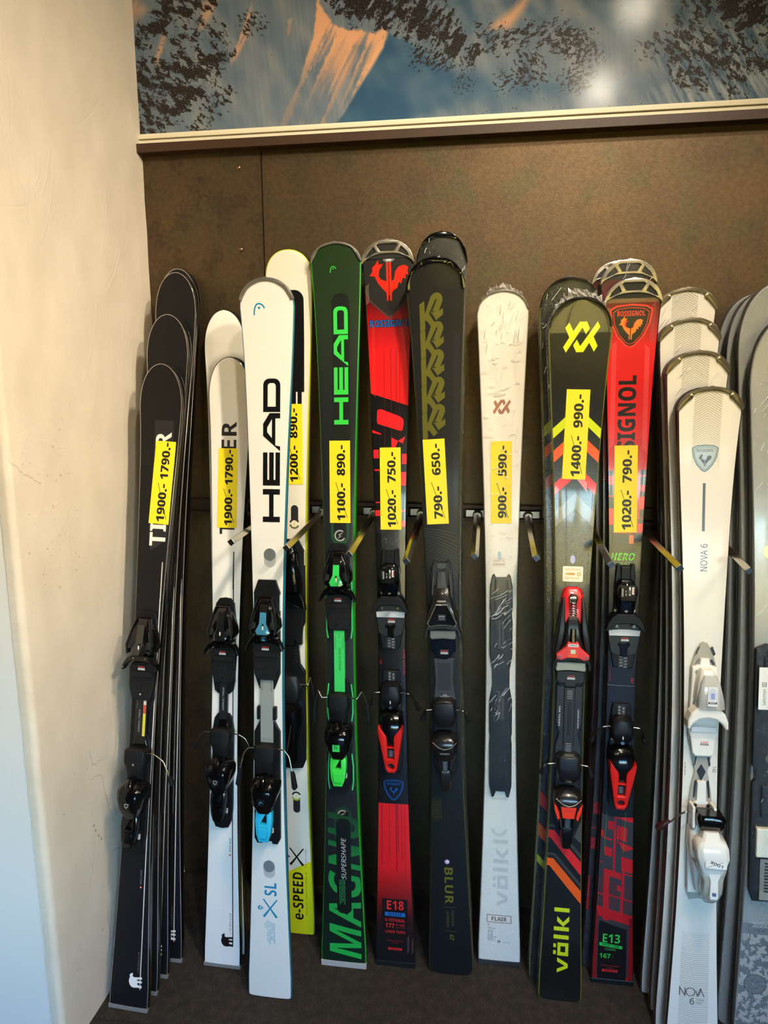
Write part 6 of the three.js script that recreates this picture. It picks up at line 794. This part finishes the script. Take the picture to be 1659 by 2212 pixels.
// -- black ski with neon chevrons, wrapped
const volArt = (lift) => sheet(1.594, (x) => {
  fill(x, '#121212'); for (let s = 0.95; s < 1.59; s += 0.0024) for (let i = -26; i < 27; i++) { const k = smooth(1.36, 1.2, s); x.fillStyle = `rgba(196,196,194,${0.1 + 0.42 * k})`; x.fillRect(i * 0.0024 + (Math.round(s / 0.0024) % 2) * 0.0012, s, 0.0013, 0.0011); }
  const ch = (apex, w, col, sl = 0.95, gap = 0) => { for (const d of [-1, 1]) poly(x, [[d * gap, apex - gap * sl], [d * 0.075, apex - 0.075 * sl], [d * 0.075, apex - 0.075 * sl - w], [d * gap, apex - gap * sl - w]], col); };
  ch(1.372, 0.0225, '#cfe01a'); ch(1.322, 0.026, '#f05a1c'); ch(1.249, 0.026, '#e6282c'); poly(x, [[0.0, 1.235], [0.024, 1.21], [0.024, 1.19], [0.004, 1.215]], '#e08088'); ch(1.1875, 0.034, '#6e6e6a', 1.0);
  vMark(x, 0.003, 1.514, 0.0395, 0.0325, '#0c0c0c'); vMark(x, 0.003, 1.514, 0.037, 0.031, '#d8e81e');
  circ(x, -0.0012, 1.0435, 0.0053, '#9aa4e6', 1.75); x.fillStyle = '#17170f'; x.beginPath(); x.roundRect(-0.0235, 0.993, 0.047, 0.037, 0.004); x.fill(); x.fillStyle = '#e9e6d6'; x.beginPath(); x.roundRect(-0.0215, 0.9945, 0.043, 0.034, 0.003); x.fill(); text(x, '100 YEARS', 0, 1.021, 0.0042, '#d8b070', { rot: 0, len: 0.034 }); text(x, 'OF VOELKL', 0, 1.002, 0.0042, '#d8a060', { rot: 0, len: 0.03 }); poly(x, [[-0.018, 1.0115], [-0.01, 1.014], [0.004, 1.014], [0.004, 1.009], [-0.01, 1.009]], '#c4a23a'); rect(x, 0.0, 1.0115, 0.008, 0.005, '#d87a3a'); circ(x, 0.013, 1.0115, 0.0042, '#d8c890'); circL(x, 0.013, 1.0115, 0.0042, '#8a7a3a', 0.0008);
  for (const [a, w, col] of [[0.427, 0.034, '#dc2226'], [0.3585, 0.032, '#ee5a12']]) { poly(x, [[-0.07, a], [-0.026, a], [0.07, a - 0.115], [0.07, a - 0.115 - w * 1.15], [-0.024, a - w * 0.6], [-0.07, a - w * 0.6]], '#121212'); poly(x, [[-0.07, a - 0.004], [-0.024, a - 0.004], [0.07, a - 0.117], [0.07, a - 0.117 - w], [-0.032, a - 0.0225], [-0.07, a - 0.0225]], col); line(x, [[-0.07, a + 0.006], [-0.022, a + 0.006], [0.07, a - 0.104]], '#3a3936', 0.007); }
  poly(x, [[0.02, 0.41], [0.07, 0.36], [0.07, 0.45], [0.035, 0.45]], '#44443f'); layer(x, (y) => voelkl(y, -0.0012, 0.0711, 0.2348, 0.034, '#cfd91e')); rect(x, 0, 0.012, 0.14, 0.024, '#141414'); for (let s = 0.002; s < 0.028; s += 0.002) for (let i = -22; i < 23; i++) rect(x, i * 0.002 + (Math.round(s / 0.002) % 2) * 0.001, s, 0.0009, 0.0007, '#2c2c2a'); void lift;
}, 0.24, { clearcoat: 0.7, clearcoatRoughness: 0.05 });
const vol = { T: [1.0524, 0.2815], P: [1.0406, 1.5866, 0.17], L: 1.594, w: [0.098, 0.0685, 0.1295], tipLen: 0.075, tipPow: 2.1, tailR: 0.008, rise: 0.022, side: M(0x6c731a, 0.4) };
const volCap = (g, k) => cap(g, k, { ls: k.L - 0.06, inner: [[-0.06, k.L - 0.06], [-0.056, k.L - 0.04], [-0.04, k.L - 0.018], [0, k.L - 0.006], [0.04, k.L - 0.018], [0.056, k.L - 0.04], [0.06, k.L - 0.06]], mat: M(0x1d1814, 0.22, { metalness: 0.4 }), h: 0.003 });
const volDeck = volArt(0);
makeSki({ ...vol, deck: volDeck, guard: volCap, label: 'black ski with neon yellow emblem, orange and red chevrons and red toe binding', wrap: { seed: 14, crest: 0.026, sides: true, bump: 0.005 }, extra: (g, k) => { sticker(g, k, '1400.-', '990.-', -0.0015, 1.3117, -0.028); toeD(g, 0.838); heelC(g, 0.6145, { red: true });
  mesh('centre_rail', join([ext(sym([[0, 0.765], [0.0285, 0.765], [0.0285, 0.68], [0.021, 0.655], [0.0285, 0.625], [0.0285, 0.595], [0, 0.595]]), z0 - 0.001, z0 + 0.008, 0.002), ext(sym([[0, 0.762], [0.012, 0.762], [0.0115, 0.6], [0, 0.6]]), z0 + 0.006, z0 + 0.011, 0.0015)]), M(0x18191c, 0.42), g); mesh('rail_slot', box(0.0055, 0.075, 0.002, 0, 0.69, z0 + 0.0113, 0.0008), M(0x050506, 0.5), g); for (const s of [0.745, 0.625]) print(g, 'length_scale', 0.014, 0.024, 0, s, z0 + 0.0113, (x) => { rect(x, 0, 0, 0.1, 0.1, '#17181a'); for (let i = 0; i < 5; i++) rect(x, 0, 0.0085 - i * 0.0042, 0.0115, 0.0016, '#8a8a8c'); }); print(g, 'rail_print', 0.006, 0.055, -0.0205, 0.695, z0 + 0.0083, (x) => { rect(x, 0, 0, 0.1, 0.2, '#17181a'); text(x, '100 YEARS', 0, 0, 0.0034, '#c9c9c9', { rot: -R90, len: 0.048 }); }); print(g, 'rail_print', 0.005, 0.05, 0.0195, 0.69, z0 + 0.0083, (x) => { rect(x, 0, 0, 0.1, 0.2, '#17181a'); text(x, 'MADE IN GERMANY', 0, 0, 0.0028, '#c9c9c9', { len: 0.044 }); }); } });
makeSki({ ...vol, mate: true, deck: M(0x161616, 0.4), label: 'black ski base to base behind the chevron ski with the 990 sticker' });
const vol2 = { ...vol, T: [1.034, 0.232], P: [1.025, 1.6364, 0.1], L: 1.645 };
makeSki({ ...vol2, L: 1.645, deck: sheet(1.645, (x) => { fill(x, '#1a1a1a'); for (let s = 1.3; s < 1.64; s += 0.003) for (let i = -22; i < 23; i++) rect(x, i * 0.003 + (Math.round(s / 0.003) % 2) * 0.0015, s, 0.0012, 0.001, '#34342f'); for (const [a, c] of [[1.372, '#b9cc1a'], [1.322, '#f05a1c'], [1.249, '#c2282c']]) for (const d of [-1, 1]) poly(x, [[0, a], [d * 0.075, a - 0.07], [d * 0.075, a - 0.095], [0, a - 0.025]], c); for (const [a, w, col] of [[0.47, 0.034, '#a81a20'], [0.39, 0.032, '#c24a12'], [0.31, 0.02, '#a8b41a']]) poly(x, [[-0.07, a + 0.05], [0.07, a - 0.1], [0.07, a - 0.1 - w], [-0.07, a + 0.05 - w]], col); }, 0.25), guard: volCap, wrap: { seed: 21, crest: 0, folds: [[20, 1.35, 1.63, 1.2, 0.06]] }, label: 'taller black chevron ski in clear wrap, behind the one with the 990 sticker' });
makeSki({ ...vol2, mate: true, deck: M(0x161616, 0.4), label: 'rearmost black chevron ski, back to back with the taller wrapped one' });

// -- red ski with shield
const e13Art = sheet(1.633, (x) => {
  fill(x, '#c81820'); const tg = x.createLinearGradient(0, 1.633, 0, 1.5); tg.addColorStop(0, '#2c0a0c'); tg.addColorStop(0.35, '#5a0e12'); tg.addColorStop(1, '#d81a22'); x.fillStyle = tg; x.fillRect(-0.07, 1.5, 0.14, 0.14); rect(x, 0, 1.4, 0.14, 0.201, '#d81a22');
  for (const d of [-1, 1]) { hatch(x, d * 0.043 - 0.005, 1.5, 1.58, 0.009, '#a8505a', d); hatch(x, d * 0.034 - 0.005, 1.28, 1.5, 0.01, '#e8686a', -d); }
  crest(x, -0.0025, 1.538, 0.0425, 0.042, '#e03a30', '#26221f', 'ROSSIGNOL'); rooster(x, -0.0025, 1.5345, 0.0245, '#f08030');
  text(x, 'ROSSIGNOL', -0.005, 1.313, 0.0355, '#151213', { len: 0.245, font: '900' });
  for (const [u, s, w, h] of [[-0.036, 1.21, 0.014, 0.02], [-0.033, 1.13, 0.018, 0.036], [0.034, 1.16, 0.013, 0.028], [0.031, 1.105, 0.012, 0.02], [-0.034, 1.175, 0.012, 0.003], [0.034, 1.22, 0.014, 0.003]]) { rect(x, u, s - 0.004, w, h + 0.03, '#37363a'); rect(x, u, s, w, h, '#e02a30'); }
  rect(x, 0, 1.078, 0.14, 0.03, '#2a2926'); rect(x, 0, 1.0, 0.14, 0.126, '#262522'); for (let i = 0; i < 40; i++) rect(x, 0, 0.99 + i * 0.002, 0.06, 0.0005, '#3a3934'); for (const d of [-1, 1]) hatch(x, d * 0.032 - 0.004, 1.0, 1.09, 0.007, '#1d1d12', d); rect(x, 0.012, 1.08, 0.01, 0.02, '#d86a28');
  text(x, 'HERO', -0.005, 1.0415, 0.0165, '#4cd22e', { rot: 0, len: 0.052, skew: 0.25 }); rect(x, -0.005, 1.0415, 0.056, 0.0013, '#262522'); text(x, 'ELITE ST Ti', -0.004, 1.0262, 0.0052, '#4cb82e', { rot: 0, len: 0.034, font: 'normal' });
  rect(x, 0, 0.88, 0.14, 0.115, '#161517'); rect(x, 0, 0.66, 0.14, 0.34, '#161517'); rect(x, 0, 0.53, 0.14, 0.2, '#161517'); line(x, [[-0.04, 0.7465], [0.04, 0.7455]], '#9a9a9c', 0.0008); text(x, '167', 0.0225, 0.7585, 0.0062, '#cf2a30', { rot: -R90, len: 0.015 }); text(x, '122/68/104 R=13M', -0.0255, 0.772, 0.0034, '#9c2a2c', { len: 0.036 });
  // angular letters over dark grey
  poly(x, [[-0.07, 0.447], [0.07, 0.407], [0.07, 0.02], [-0.07, 0.02]], '#39363a'); const r = '#c01a22'; const B = (u0, u1, s0, s1, sl = 0.28) => poly(x, [[u0, s1 - (u0 + 0.035) * sl], [u1, s1 - (u1 + 0.035) * sl], [u1, s0 - (u1 + 0.035) * sl], [u0, s0 - (u0 + 0.035) * sl]], r);
  B(-0.0065, -0.0025, 0.3, 0.44); B(-0.021, -0.0075, 0.404, 0.425); B(0.0, 0.022, 0.385, 0.42); B(-0.041, -0.03, 0.38, 0.396); B(-0.03, -0.01, 0.377, 0.381); poly(x, [[0.0, 0.372], [0.038, 0.355], [0.038, 0.352], [0.016, 0.345]], r); B(-0.0265, -0.0095, 0.336, 0.358); B(-0.042, -0.03, 0.314, 0.317); B(-0.027, 0.012, 0.286, 0.302); B(-0.027, -0.0135, 0.22, 0.3); B(0.012, 0.04, 0.31, 0.345); B(0.014, 0.02, 0.24, 0.33); B(0.004, 0.0205, 0.255, 0.27); B(0.02, 0.042, 0.302, 0.305); B(-0.05, -0.027, 0.232, 0.236); B(-0.014, 0.045, 0.2365, 0.2405); B(-0.0265, -0.013, 0.17, 0.24); B(-0.07, 0.07, 0.176, 0.202); B(0.012, 0.019, 0.19, 0.25); rect(x, -0.047, 0.1, 0.018, 0.18, '#8c141a'); rect(x, 0.045, 0.09, 0.02, 0.17, '#8c141a');
  for (let i = 0; i < 22; i++) { if (i % 7 < 5) rect(x, -0.044 + i * 0.0042, 0.245 - i * 0.0012, 0.0009, 0.07, '#7a1820'); } for (const [u, c] of [[-0.024, '#2f8a34'], [0.018, '#2f8a34'], [0.008, '#241a1c']]) line(x, [[u, 0.445], [u - 0.003, 0.34]], c, 0.0009);
  poly(x, [[-0.034, 0.164], [0.0295, 0.1445], [0.031, 0.012], [-0.036, 0.012]], '#131214'); text(x, 'E13', -0.0055, 0.1195, 0.0225, '#33c24a', { rot: 0, len: 0.043 }); poly(x, [[-0.032, 0.1075], [0.0205, 0.1015], [0.0205, 0.0935], [-0.032, 0.0985]], '#2fc04c'); text(x, 'SHORT TURN', -0.006, 0.1006, 0.0052, '#14331b', { rot: -0.1, len: 0.041 }); text(x, 'TITANAL', -0.0065, 0.0905, 0.0058, '#2f9a42', { rot: 0, len: 0.026 }); text(x, '167', -0.0185, 0.0725, 0.012, '#33c24a', { rot: 0, len: 0.0265 }); rect(x, -0.001, 0.0725, 0.0006, 0.014, '#2a5a30');
  text(x, "DESIGNED & ENGINEERED", -0.006, 0.0475, 0.003, '#c0262a', { rot: 0, len: 0.044 }); text(x, 'IN FRANCE', -0.006, 0.042, 0.0028, '#c0262a', { rot: 0, len: 0.018 }); rect(x, -0.0065, 0.0345, 0.036, 0.0068, '#e02a2c'); for (let i = 0; i < 9; i++) rect(x, -0.0185 + i * 0.003 + (i % 3) * 0.0006, 0.0345, 0.0013, 0.0068, '#5c1214');
}, 0.24, { clearcoat: 0.6, clearcoatRoughness: 0.06 });
const e13 = { T: [1.1815, 0.2158], P: [1.1502, 1.63, 0.13], L: 1.633, w: [0.0975, 0.066, 0.1155], tipLen: 0.05, tipPow: 2, tailR: 0.004, rise: 0.02, side: M(0x161213, 0.35) };
makeSki({ ...e13, deck: e13Art, tail: [M(0x0f0f10, 0.4), 0.012, 0.001], guard: rossTip, label: 'red ski with shield emblem, E13 print and 790 sticker', extra: (g, k) => { sticker(g, k, '1020.-', '790.-', -0.003, 1.1905, 0.012); toeB(g, 0.9696); heelB(g, 0.706, [-1, 1]); } });
makeSki({ ...e13, mate: true, deck: M(0x2a1012, 0.4), label: 'red ski base to base behind the one with the E13 print' });
const e13bDeck = sheet(1.68, (x) => { fill(x, '#2e2a2e'); const tg = x.createLinearGradient(0, 1.68, 0, 1.54); tg.addColorStop(0, '#2c0a0c'); tg.addColorStop(0.4, '#5a1416'); tg.addColorStop(1, '#b81a22'); x.fillStyle = tg; x.fillRect(-0.07, 1.2, 0.14, 0.5); crest(x, 0, 1.575, 0.042, 0.042, '#d83a30', '#26221f', 'ROSSIGNOL'); for (const d of [-1, 1]) hatch(x, d * 0.045 - 0.006, 1.3, 1.62, 0.01, '#b0606a', d); for (const [s, h] of [[0.46, 0.02], [0.42, 0.03], [0.37, 0.005], [0.33, 0.03], [0.2, 0.09]]) for (const u of [-0.045, -0.012, 0.03]) rect(x, u + (s * 7 % 0.02), s, 0.018, h, '#a81a22'); }, 0.25);
const e13b = { ...e13, T: [1.164, 0.1738], P: [1.1494, 1.6769, 0.075], L: 1.68 };
makeSki({ ...e13b, deck: e13bDeck, guard: rossTip, wrap: { seed: 33, crest: 0, folds: [[14, 1.58, 1.67, 1, 0.05]] }, label: 'wrapped red ski behind the E13 ski, silver tip frame rising above it' });
makeSki({ ...e13b, mate: true, deck: M(0x2a1012, 0.4), label: 'red ski base to base behind the wrapped silver-framed tip' });
const e13c = { ...e13, T: [1.162, 0.131], P: [1.137, 1.6842, 0.03], L: 1.687, rise: 0.012 };
makeSki({ ...e13c, deck: sheet(1.687, (x) => { fill(x, '#4a1014'); }, 0.3), guard: rossTip, wrap: { seed: 37, crest: 0 }, label: 'rearmost wrapped red ski, its silver tip showing left of the other' });

// -- white skis with chevron print at the tip
const novaArt = (L, front) => sheet(L, (x) => {
  fill(x, '#e2ddd3'); const w = 0.0262; rect(x, -0.0045, L - 0.075, 2 * w, 0.15, '#d9d4c8'); for (let i = 0; i < 40; i++) { const s = L - 0.004 - i * 0.0048, a = clamp(1.05 - i / 34); line(x, [[-0.0045 - w, s - 0.0165], [-0.0045, s], [-0.0045 + w, s - 0.0165]], `rgba(128,124,116,${a * 0.9})`, 0.0011); }
  if (!front) return; crest(x, -0.0052, 1.2735, 0.0245, 0.0255, '#5c7280', '#a4b6c0', 'ROSSIGNOL'); rooster(x, -0.0052, 1.2695, 0.0125, '#2e3c46'); rect(x, -0.0048, 1.1745, 0.0052, 0.0975, '#5e6a72'); for (let i = 0; i < 60; i++) rect(x, -0.0048, 1.127 + i * 0.0016, 0.0052, 0.0006, '#39444c');
  x.lineCap = 'butt'; text(x, 'NOVA 6', -0.0028, 1.0718, 0.0135, '#2c2c2e', { len: 0.058, font: 'normal' });
  smallPrint(x, -0.029, 0.632, 0.03, 1, 0.003, '#8a8a86'); text(x, '142', 0.0278, 0.632, 0.0062, '#2a2a2c', { rot: -R90, len: 0.0145, font: 'normal' });
  for (let i = 0; i < 64; i++) { const s = 0.272 - i * 0.0043, ww = 0.0275 + i * 0.00006; line(x, [[-ww, s + 0.0035], [0.001, s], [ww, s + 0.0035]], `rgba(120,116,110,${clamp(0.25 + i / 26, 0, 0.75)})`, 0.0011); }
   frame(x, -0.001, 0.1395, 0, 1); x.strokeStyle = '#2a2826'; const W = 0.0015; line(x, [[-0.0275, -0.009], [-0.0275, 0.009], [-0.0165, -0.009], [-0.0165, 0.009]], '#2a2826', W); circL(x, -0.0055, 0, 0.009, '#2a2826', W); line(x, [[0.0055, 0.0045], [0.0085, -0.008], [0.0145, 0.009], [0.0225, -0.009]], '#2a2826', W); line(x, [[0.011, -0.008], [0.0165, 0.008]], '#2a2826', W * 0.8); x.restore(); text(x, '6', -0.003, 0.118, 0.014, '#2a2826', { rot: 0, font: 'normal' }); text(x, 'ACTIVE', 0.0135, 0.1225, 0.0042, '#5a5652', { rot: 0, len: 0.0155, font: 'normal' }); text(x, 'FLEX', 0.0115, 0.1155, 0.0042, '#5a5652', { rot: 0, len: 0.011, font: 'normal' });
}, 0.3, { clearcoat: 0.25, clearcoatRoughness: 0.1 });
const novaCap = (g, k) => { const b = k.L - 0.0465; cap(g, k, { ls: b, inner: [[-0.06, b], [-0.053, b + 0.008], [-0.042, b + 0.0195], [-0.0345, b + 0.025], [-0.031, b + 0.0335], [0, k.L - 0.0075], [0.031, b + 0.0335], [0.0345, b + 0.025], [0.042, b + 0.0195], [0.053, b + 0.008], [0.06, b]], mat: M(0x6d6552, 0.3, { metalness: 0.65 }), h: 0.0035, ov: 0.0015 }); for (const d of [-1, 1]) mesh('tip_mark', bend(ext(d > 0 ? [[0.034, b + 0.0285], [0.0415, b + 0.031], [0.0385, b + 0.0345]] : [[-0.034, b + 0.0285], [-0.0385, b + 0.0345], [-0.0415, b + 0.031]], 0.0025, 0.0042, 0.0003), k), M(0xe8dcc0, 0.4), g); };
const nova = { w: [0.1085, 0.0725, 0.1225], tipLen: 0.047, tipPow: 2, tailR: 0.006, rise: 0.02, side: M(0x2e2c2b, 0.35), group: 'white skis with a chevron tip print' };
const NV = [
  { T: [1.3201, 0.3734], P: [1.2905, 1.4065, 0.23], L: 1.414, label: 'white ski with silver shield emblem and white binding, frontmost of its stack' },
  { T: [1.3081, 0.327], P: [1.2753, 1.477, 0.18], L: 1.486, label: 'wrapped white chevron-tipped ski directly behind the one with the silver shield' },
  { T: [1.308, 0.279], P: [1.2683, 1.5464, 0.13], L: 1.555, label: 'wrapped white chevron-tipped ski third from the front of its stack' },
  { T: [1.298, 0.232], P: [1.271, 1.6143, 0.08], L: 1.622, label: 'tallest white chevron-tipped ski at the back of its stack, beside the red tips' },
];
NV.forEach((o, i) => {
  makeSki({ ...nova, ...o, deck: novaArt(o.L, i === 0), guard: novaCap, wrap: i ? { seed: 40 + i, crest: 0, folds: [[16, o.L - 0.16, o.L - 0.02, 0.9, 0.055]] } : undefined, extra: (g) => { if (i === 0) bindingE(g); } });
  makeSki({ ...nova, ...o, group: 'white skis with a chevron tip print', mate: true, deck: M(0x8d8a84, 0.4), side: M(0x2b2927, 0.35), guard: (g, k) => cap(g, k, { ls: k.L - 0.0465, inner: [[-0.06, k.L - 0.0465], [0, k.L - 0.0075], [0.06, k.L - 0.0465]], mat: M(i === 2 ? 0x7a1c22 : 0x55504a, 0.35, { metalness: 0.4 }), h: 0.003 }), label: 'ski base to base behind the ' + ['front', 'second', 'third', 'tallest'][i] + ' white chevron-tipped ski' });
});
// -- grey wrapped skis at the edge of the picture
const salArt = sheet(1.62, (x) => {
  fill(x, '#a3a5a0'); rect(x, 0, 0.25, 0.14, 0.1, '#7c7f80'); const im = 0.0026; for (let s = 0.0; s < 0.275; s += im) for (let u = -0.068; u < 0.068; u += im) { const q = fbm(u * 60 + 3, s * 45, 4); if (q > 0.02 - 0.25 * smooth(0.26, 0.29, s)) rect(x, u, s, im * 1.05, im * 1.05, '#b9b2a9'); else rect(x, u, s, im * 1.05, im * 1.05, '#77787a'); } for (let s = 0.24; s < 0.36; s += 0.002) line(x, [[-0.07, s], [-0.045, s + 0.014]], '#8f9193', 0.0006);
  circ(x, -0.0255, 0.155, 0.0225, '#7b7c7d', 1.05); circL(x, -0.0255, 0.155, 0.0225, '#4a443e', 0.0012, 0, 6.3, 1.05); text(x, 'N°10', -0.0255, 0.161, 0.0052, '#5a5652', { rot: 0, len: 0.018, font: 'normal' }); for (const s of [0.151, 0.144]) rect(x, -0.0255, s, 0.017, 0.0007, '#5a5652'); x.lineWidth = 0.001; text(x, '1 5 5', -0.0225, 0.2834, 0.0058, '#4a4744', { rot: 0, len: 0.02, font: 'normal' }); smallPrint(x, -0.0225, 0.302, 0.028, 4, 0.0035, '#c9c6c0', 0); circ(x, -0.021, 1.1326, 0.0175, '#d8d690'); circL(x, -0.021, 1.1326, 0.0175, '#a39a48', 0.0014);
}, 0.24, { clearcoat: 0.6, clearcoatRoughness: 0.08, metalness: 0.1 });
const sal = { w: [0.13, 0.1, 0.142], tipLen: 0.13, tipPow: 2.4, tailR: 0.02, rise: 0.02, side: M(0x8f908c, 0.35), group: 'grey wrapped skis at the right edge' };
const SV = [{ T: [1.4794, 0.3415], P: [1.4402, 1.545, 0.2], L: 1.55, label: 'grey marbled ski in clear wrap with white paper tag, cut off at the edge' }, { T: [1.462, 0.292], P: [1.4302, 1.612, 0.15], L: 1.62, label: 'taller grey wrapped ski just behind the one with the white tag' }, { T: [1.452, 0.243], P: [1.424, 1.606, 0.1], L: 1.61, label: 'grey wrapped ski third from the front at the right edge' }, { T: [1.444, 0.195], P: [1.42, 1.606, 0.05], L: 1.61, label: 'rearmost grey wrapped ski, its dark tip edge nearest the white stack' }];
SV.forEach((o, i) => {
  makeSki({ ...sal, ...o, deck: i ? M(0x8d8f8b, 0.3, { clearcoat: 0.3 }) : salArt, wrap: { seed: 50 + i * 3, crest: 0, over: i ? 0 : 0.02, a: 0.34, b: 0.9, bump: 0.004, folds: i ? [[14, o.L - 0.25, o.L - 0.03, 1.2, 0.06]] : [[50, 0.95, 1.45, 0.9, 0.065], [14, 0.5, 0.9, 1, 0.055, 0.02]] }, extra: (g) => { if (i) return; const t = grp('binding_plate', g), dk = M(0x1b1a19, 0.35, { clearcoat: 0.3 });
    mesh('plate_body', ext(sym([[0, 0.895], [0.03, 0.895], [0.05, 0.885], [0.0505, 0.64], [0.044, 0.63], [0.044, 0.61], [0.05, 0.6], [0.05, 0.37], [0.042, 0.345], [0, 0.345]]), z0 - 0.001, z0 + 0.01, 0.002), dk, t); mesh('plate_block', box(0.07, 0.1, 0.012, 0, 0.82, z0 + 0.012, 0.003), dk, t); mesh('plate_block', box(0.066, 0.07, 0.01, 0, 0.565, z0 + 0.012, 0.003), dk, t); mesh('toe_shine', box(0.06, 0.03, 0.004, 0, 0.868, z0 + 0.0125, 0.0015), gloss, t);
    mesh('cream_bar', box(0.082, 0.063, 0.012, 0, 0.4775, z0 + 0.014, 0.003), M(0xe6e0cc, 0.4), t); mesh('slotted_track', box(0.03, 0.09, 0.006, -0.016, 0.395, z0 + 0.0115, 0.002), M(0x8c887e, 0.4), t); for (let i2 = 0; i2 < 10; i2++) mesh('track_slot', box(0.012, 0.0028, 0.002, -0.016, 0.432 - i2 * 0.0068, z0 + 0.0146), M(0x1b1a19, 0.5), t); mesh('boss', disc(0.008, 0.002, -0.018, 0.655, z0 + 0.0095), M(0x5a5856, 0.4), t); print(t, 'length_print', 0.012, 0.07, -0.014, 0.72, z0 + 0.0103, (x) => { rect(x, 0, 0, 0.1, 0.2, '#1b1a19'); text(x, '109/121/130/138', 0, 0, 0.0045, '#8a8680', { len: 0.05 }); });
    print(g, 'hang_tag', 0.068, 0.088, -0.012, 0.806, z0 + 0.0195, (x) => { rect(x, 0, 0, 0.1, 0.2, '#f2efe8'); text(x, 'salomon', -0.0235, -0.018, 0.0062, '#1a1a1a', { len: 0.034, font: 'normal' }); line(x, [[-0.027, 0.004], [-0.02, 0.004], [-0.02, 0.012], [-0.027, 0.012]], '#1a1a1a', 0.001, true); text(x, 'S', -0.0235, 0.008, 0.0048, '#1a1a1a'); text(x, 'L47830200155', -0.009, -0.022, 0.004, '#3a3a3a', { len: 0.03, font: 'normal' }); smallPrint(x, 0.004, -0.006, 0.06, 5, 0.006, '#555', R90); }, 0.5).userData.label = 'white paper tag'; } });
  makeSki({ ...sal, ...o, mate: true, deck: M(0x77746e, 0.35), side: M(0x5f5a55, 0.3), label: 'ski base to base behind the ' + ['front', 'second', 'third', 'rearmost'][i] + ' grey wrapped ski' });
});
renderer.render(scene, camera);
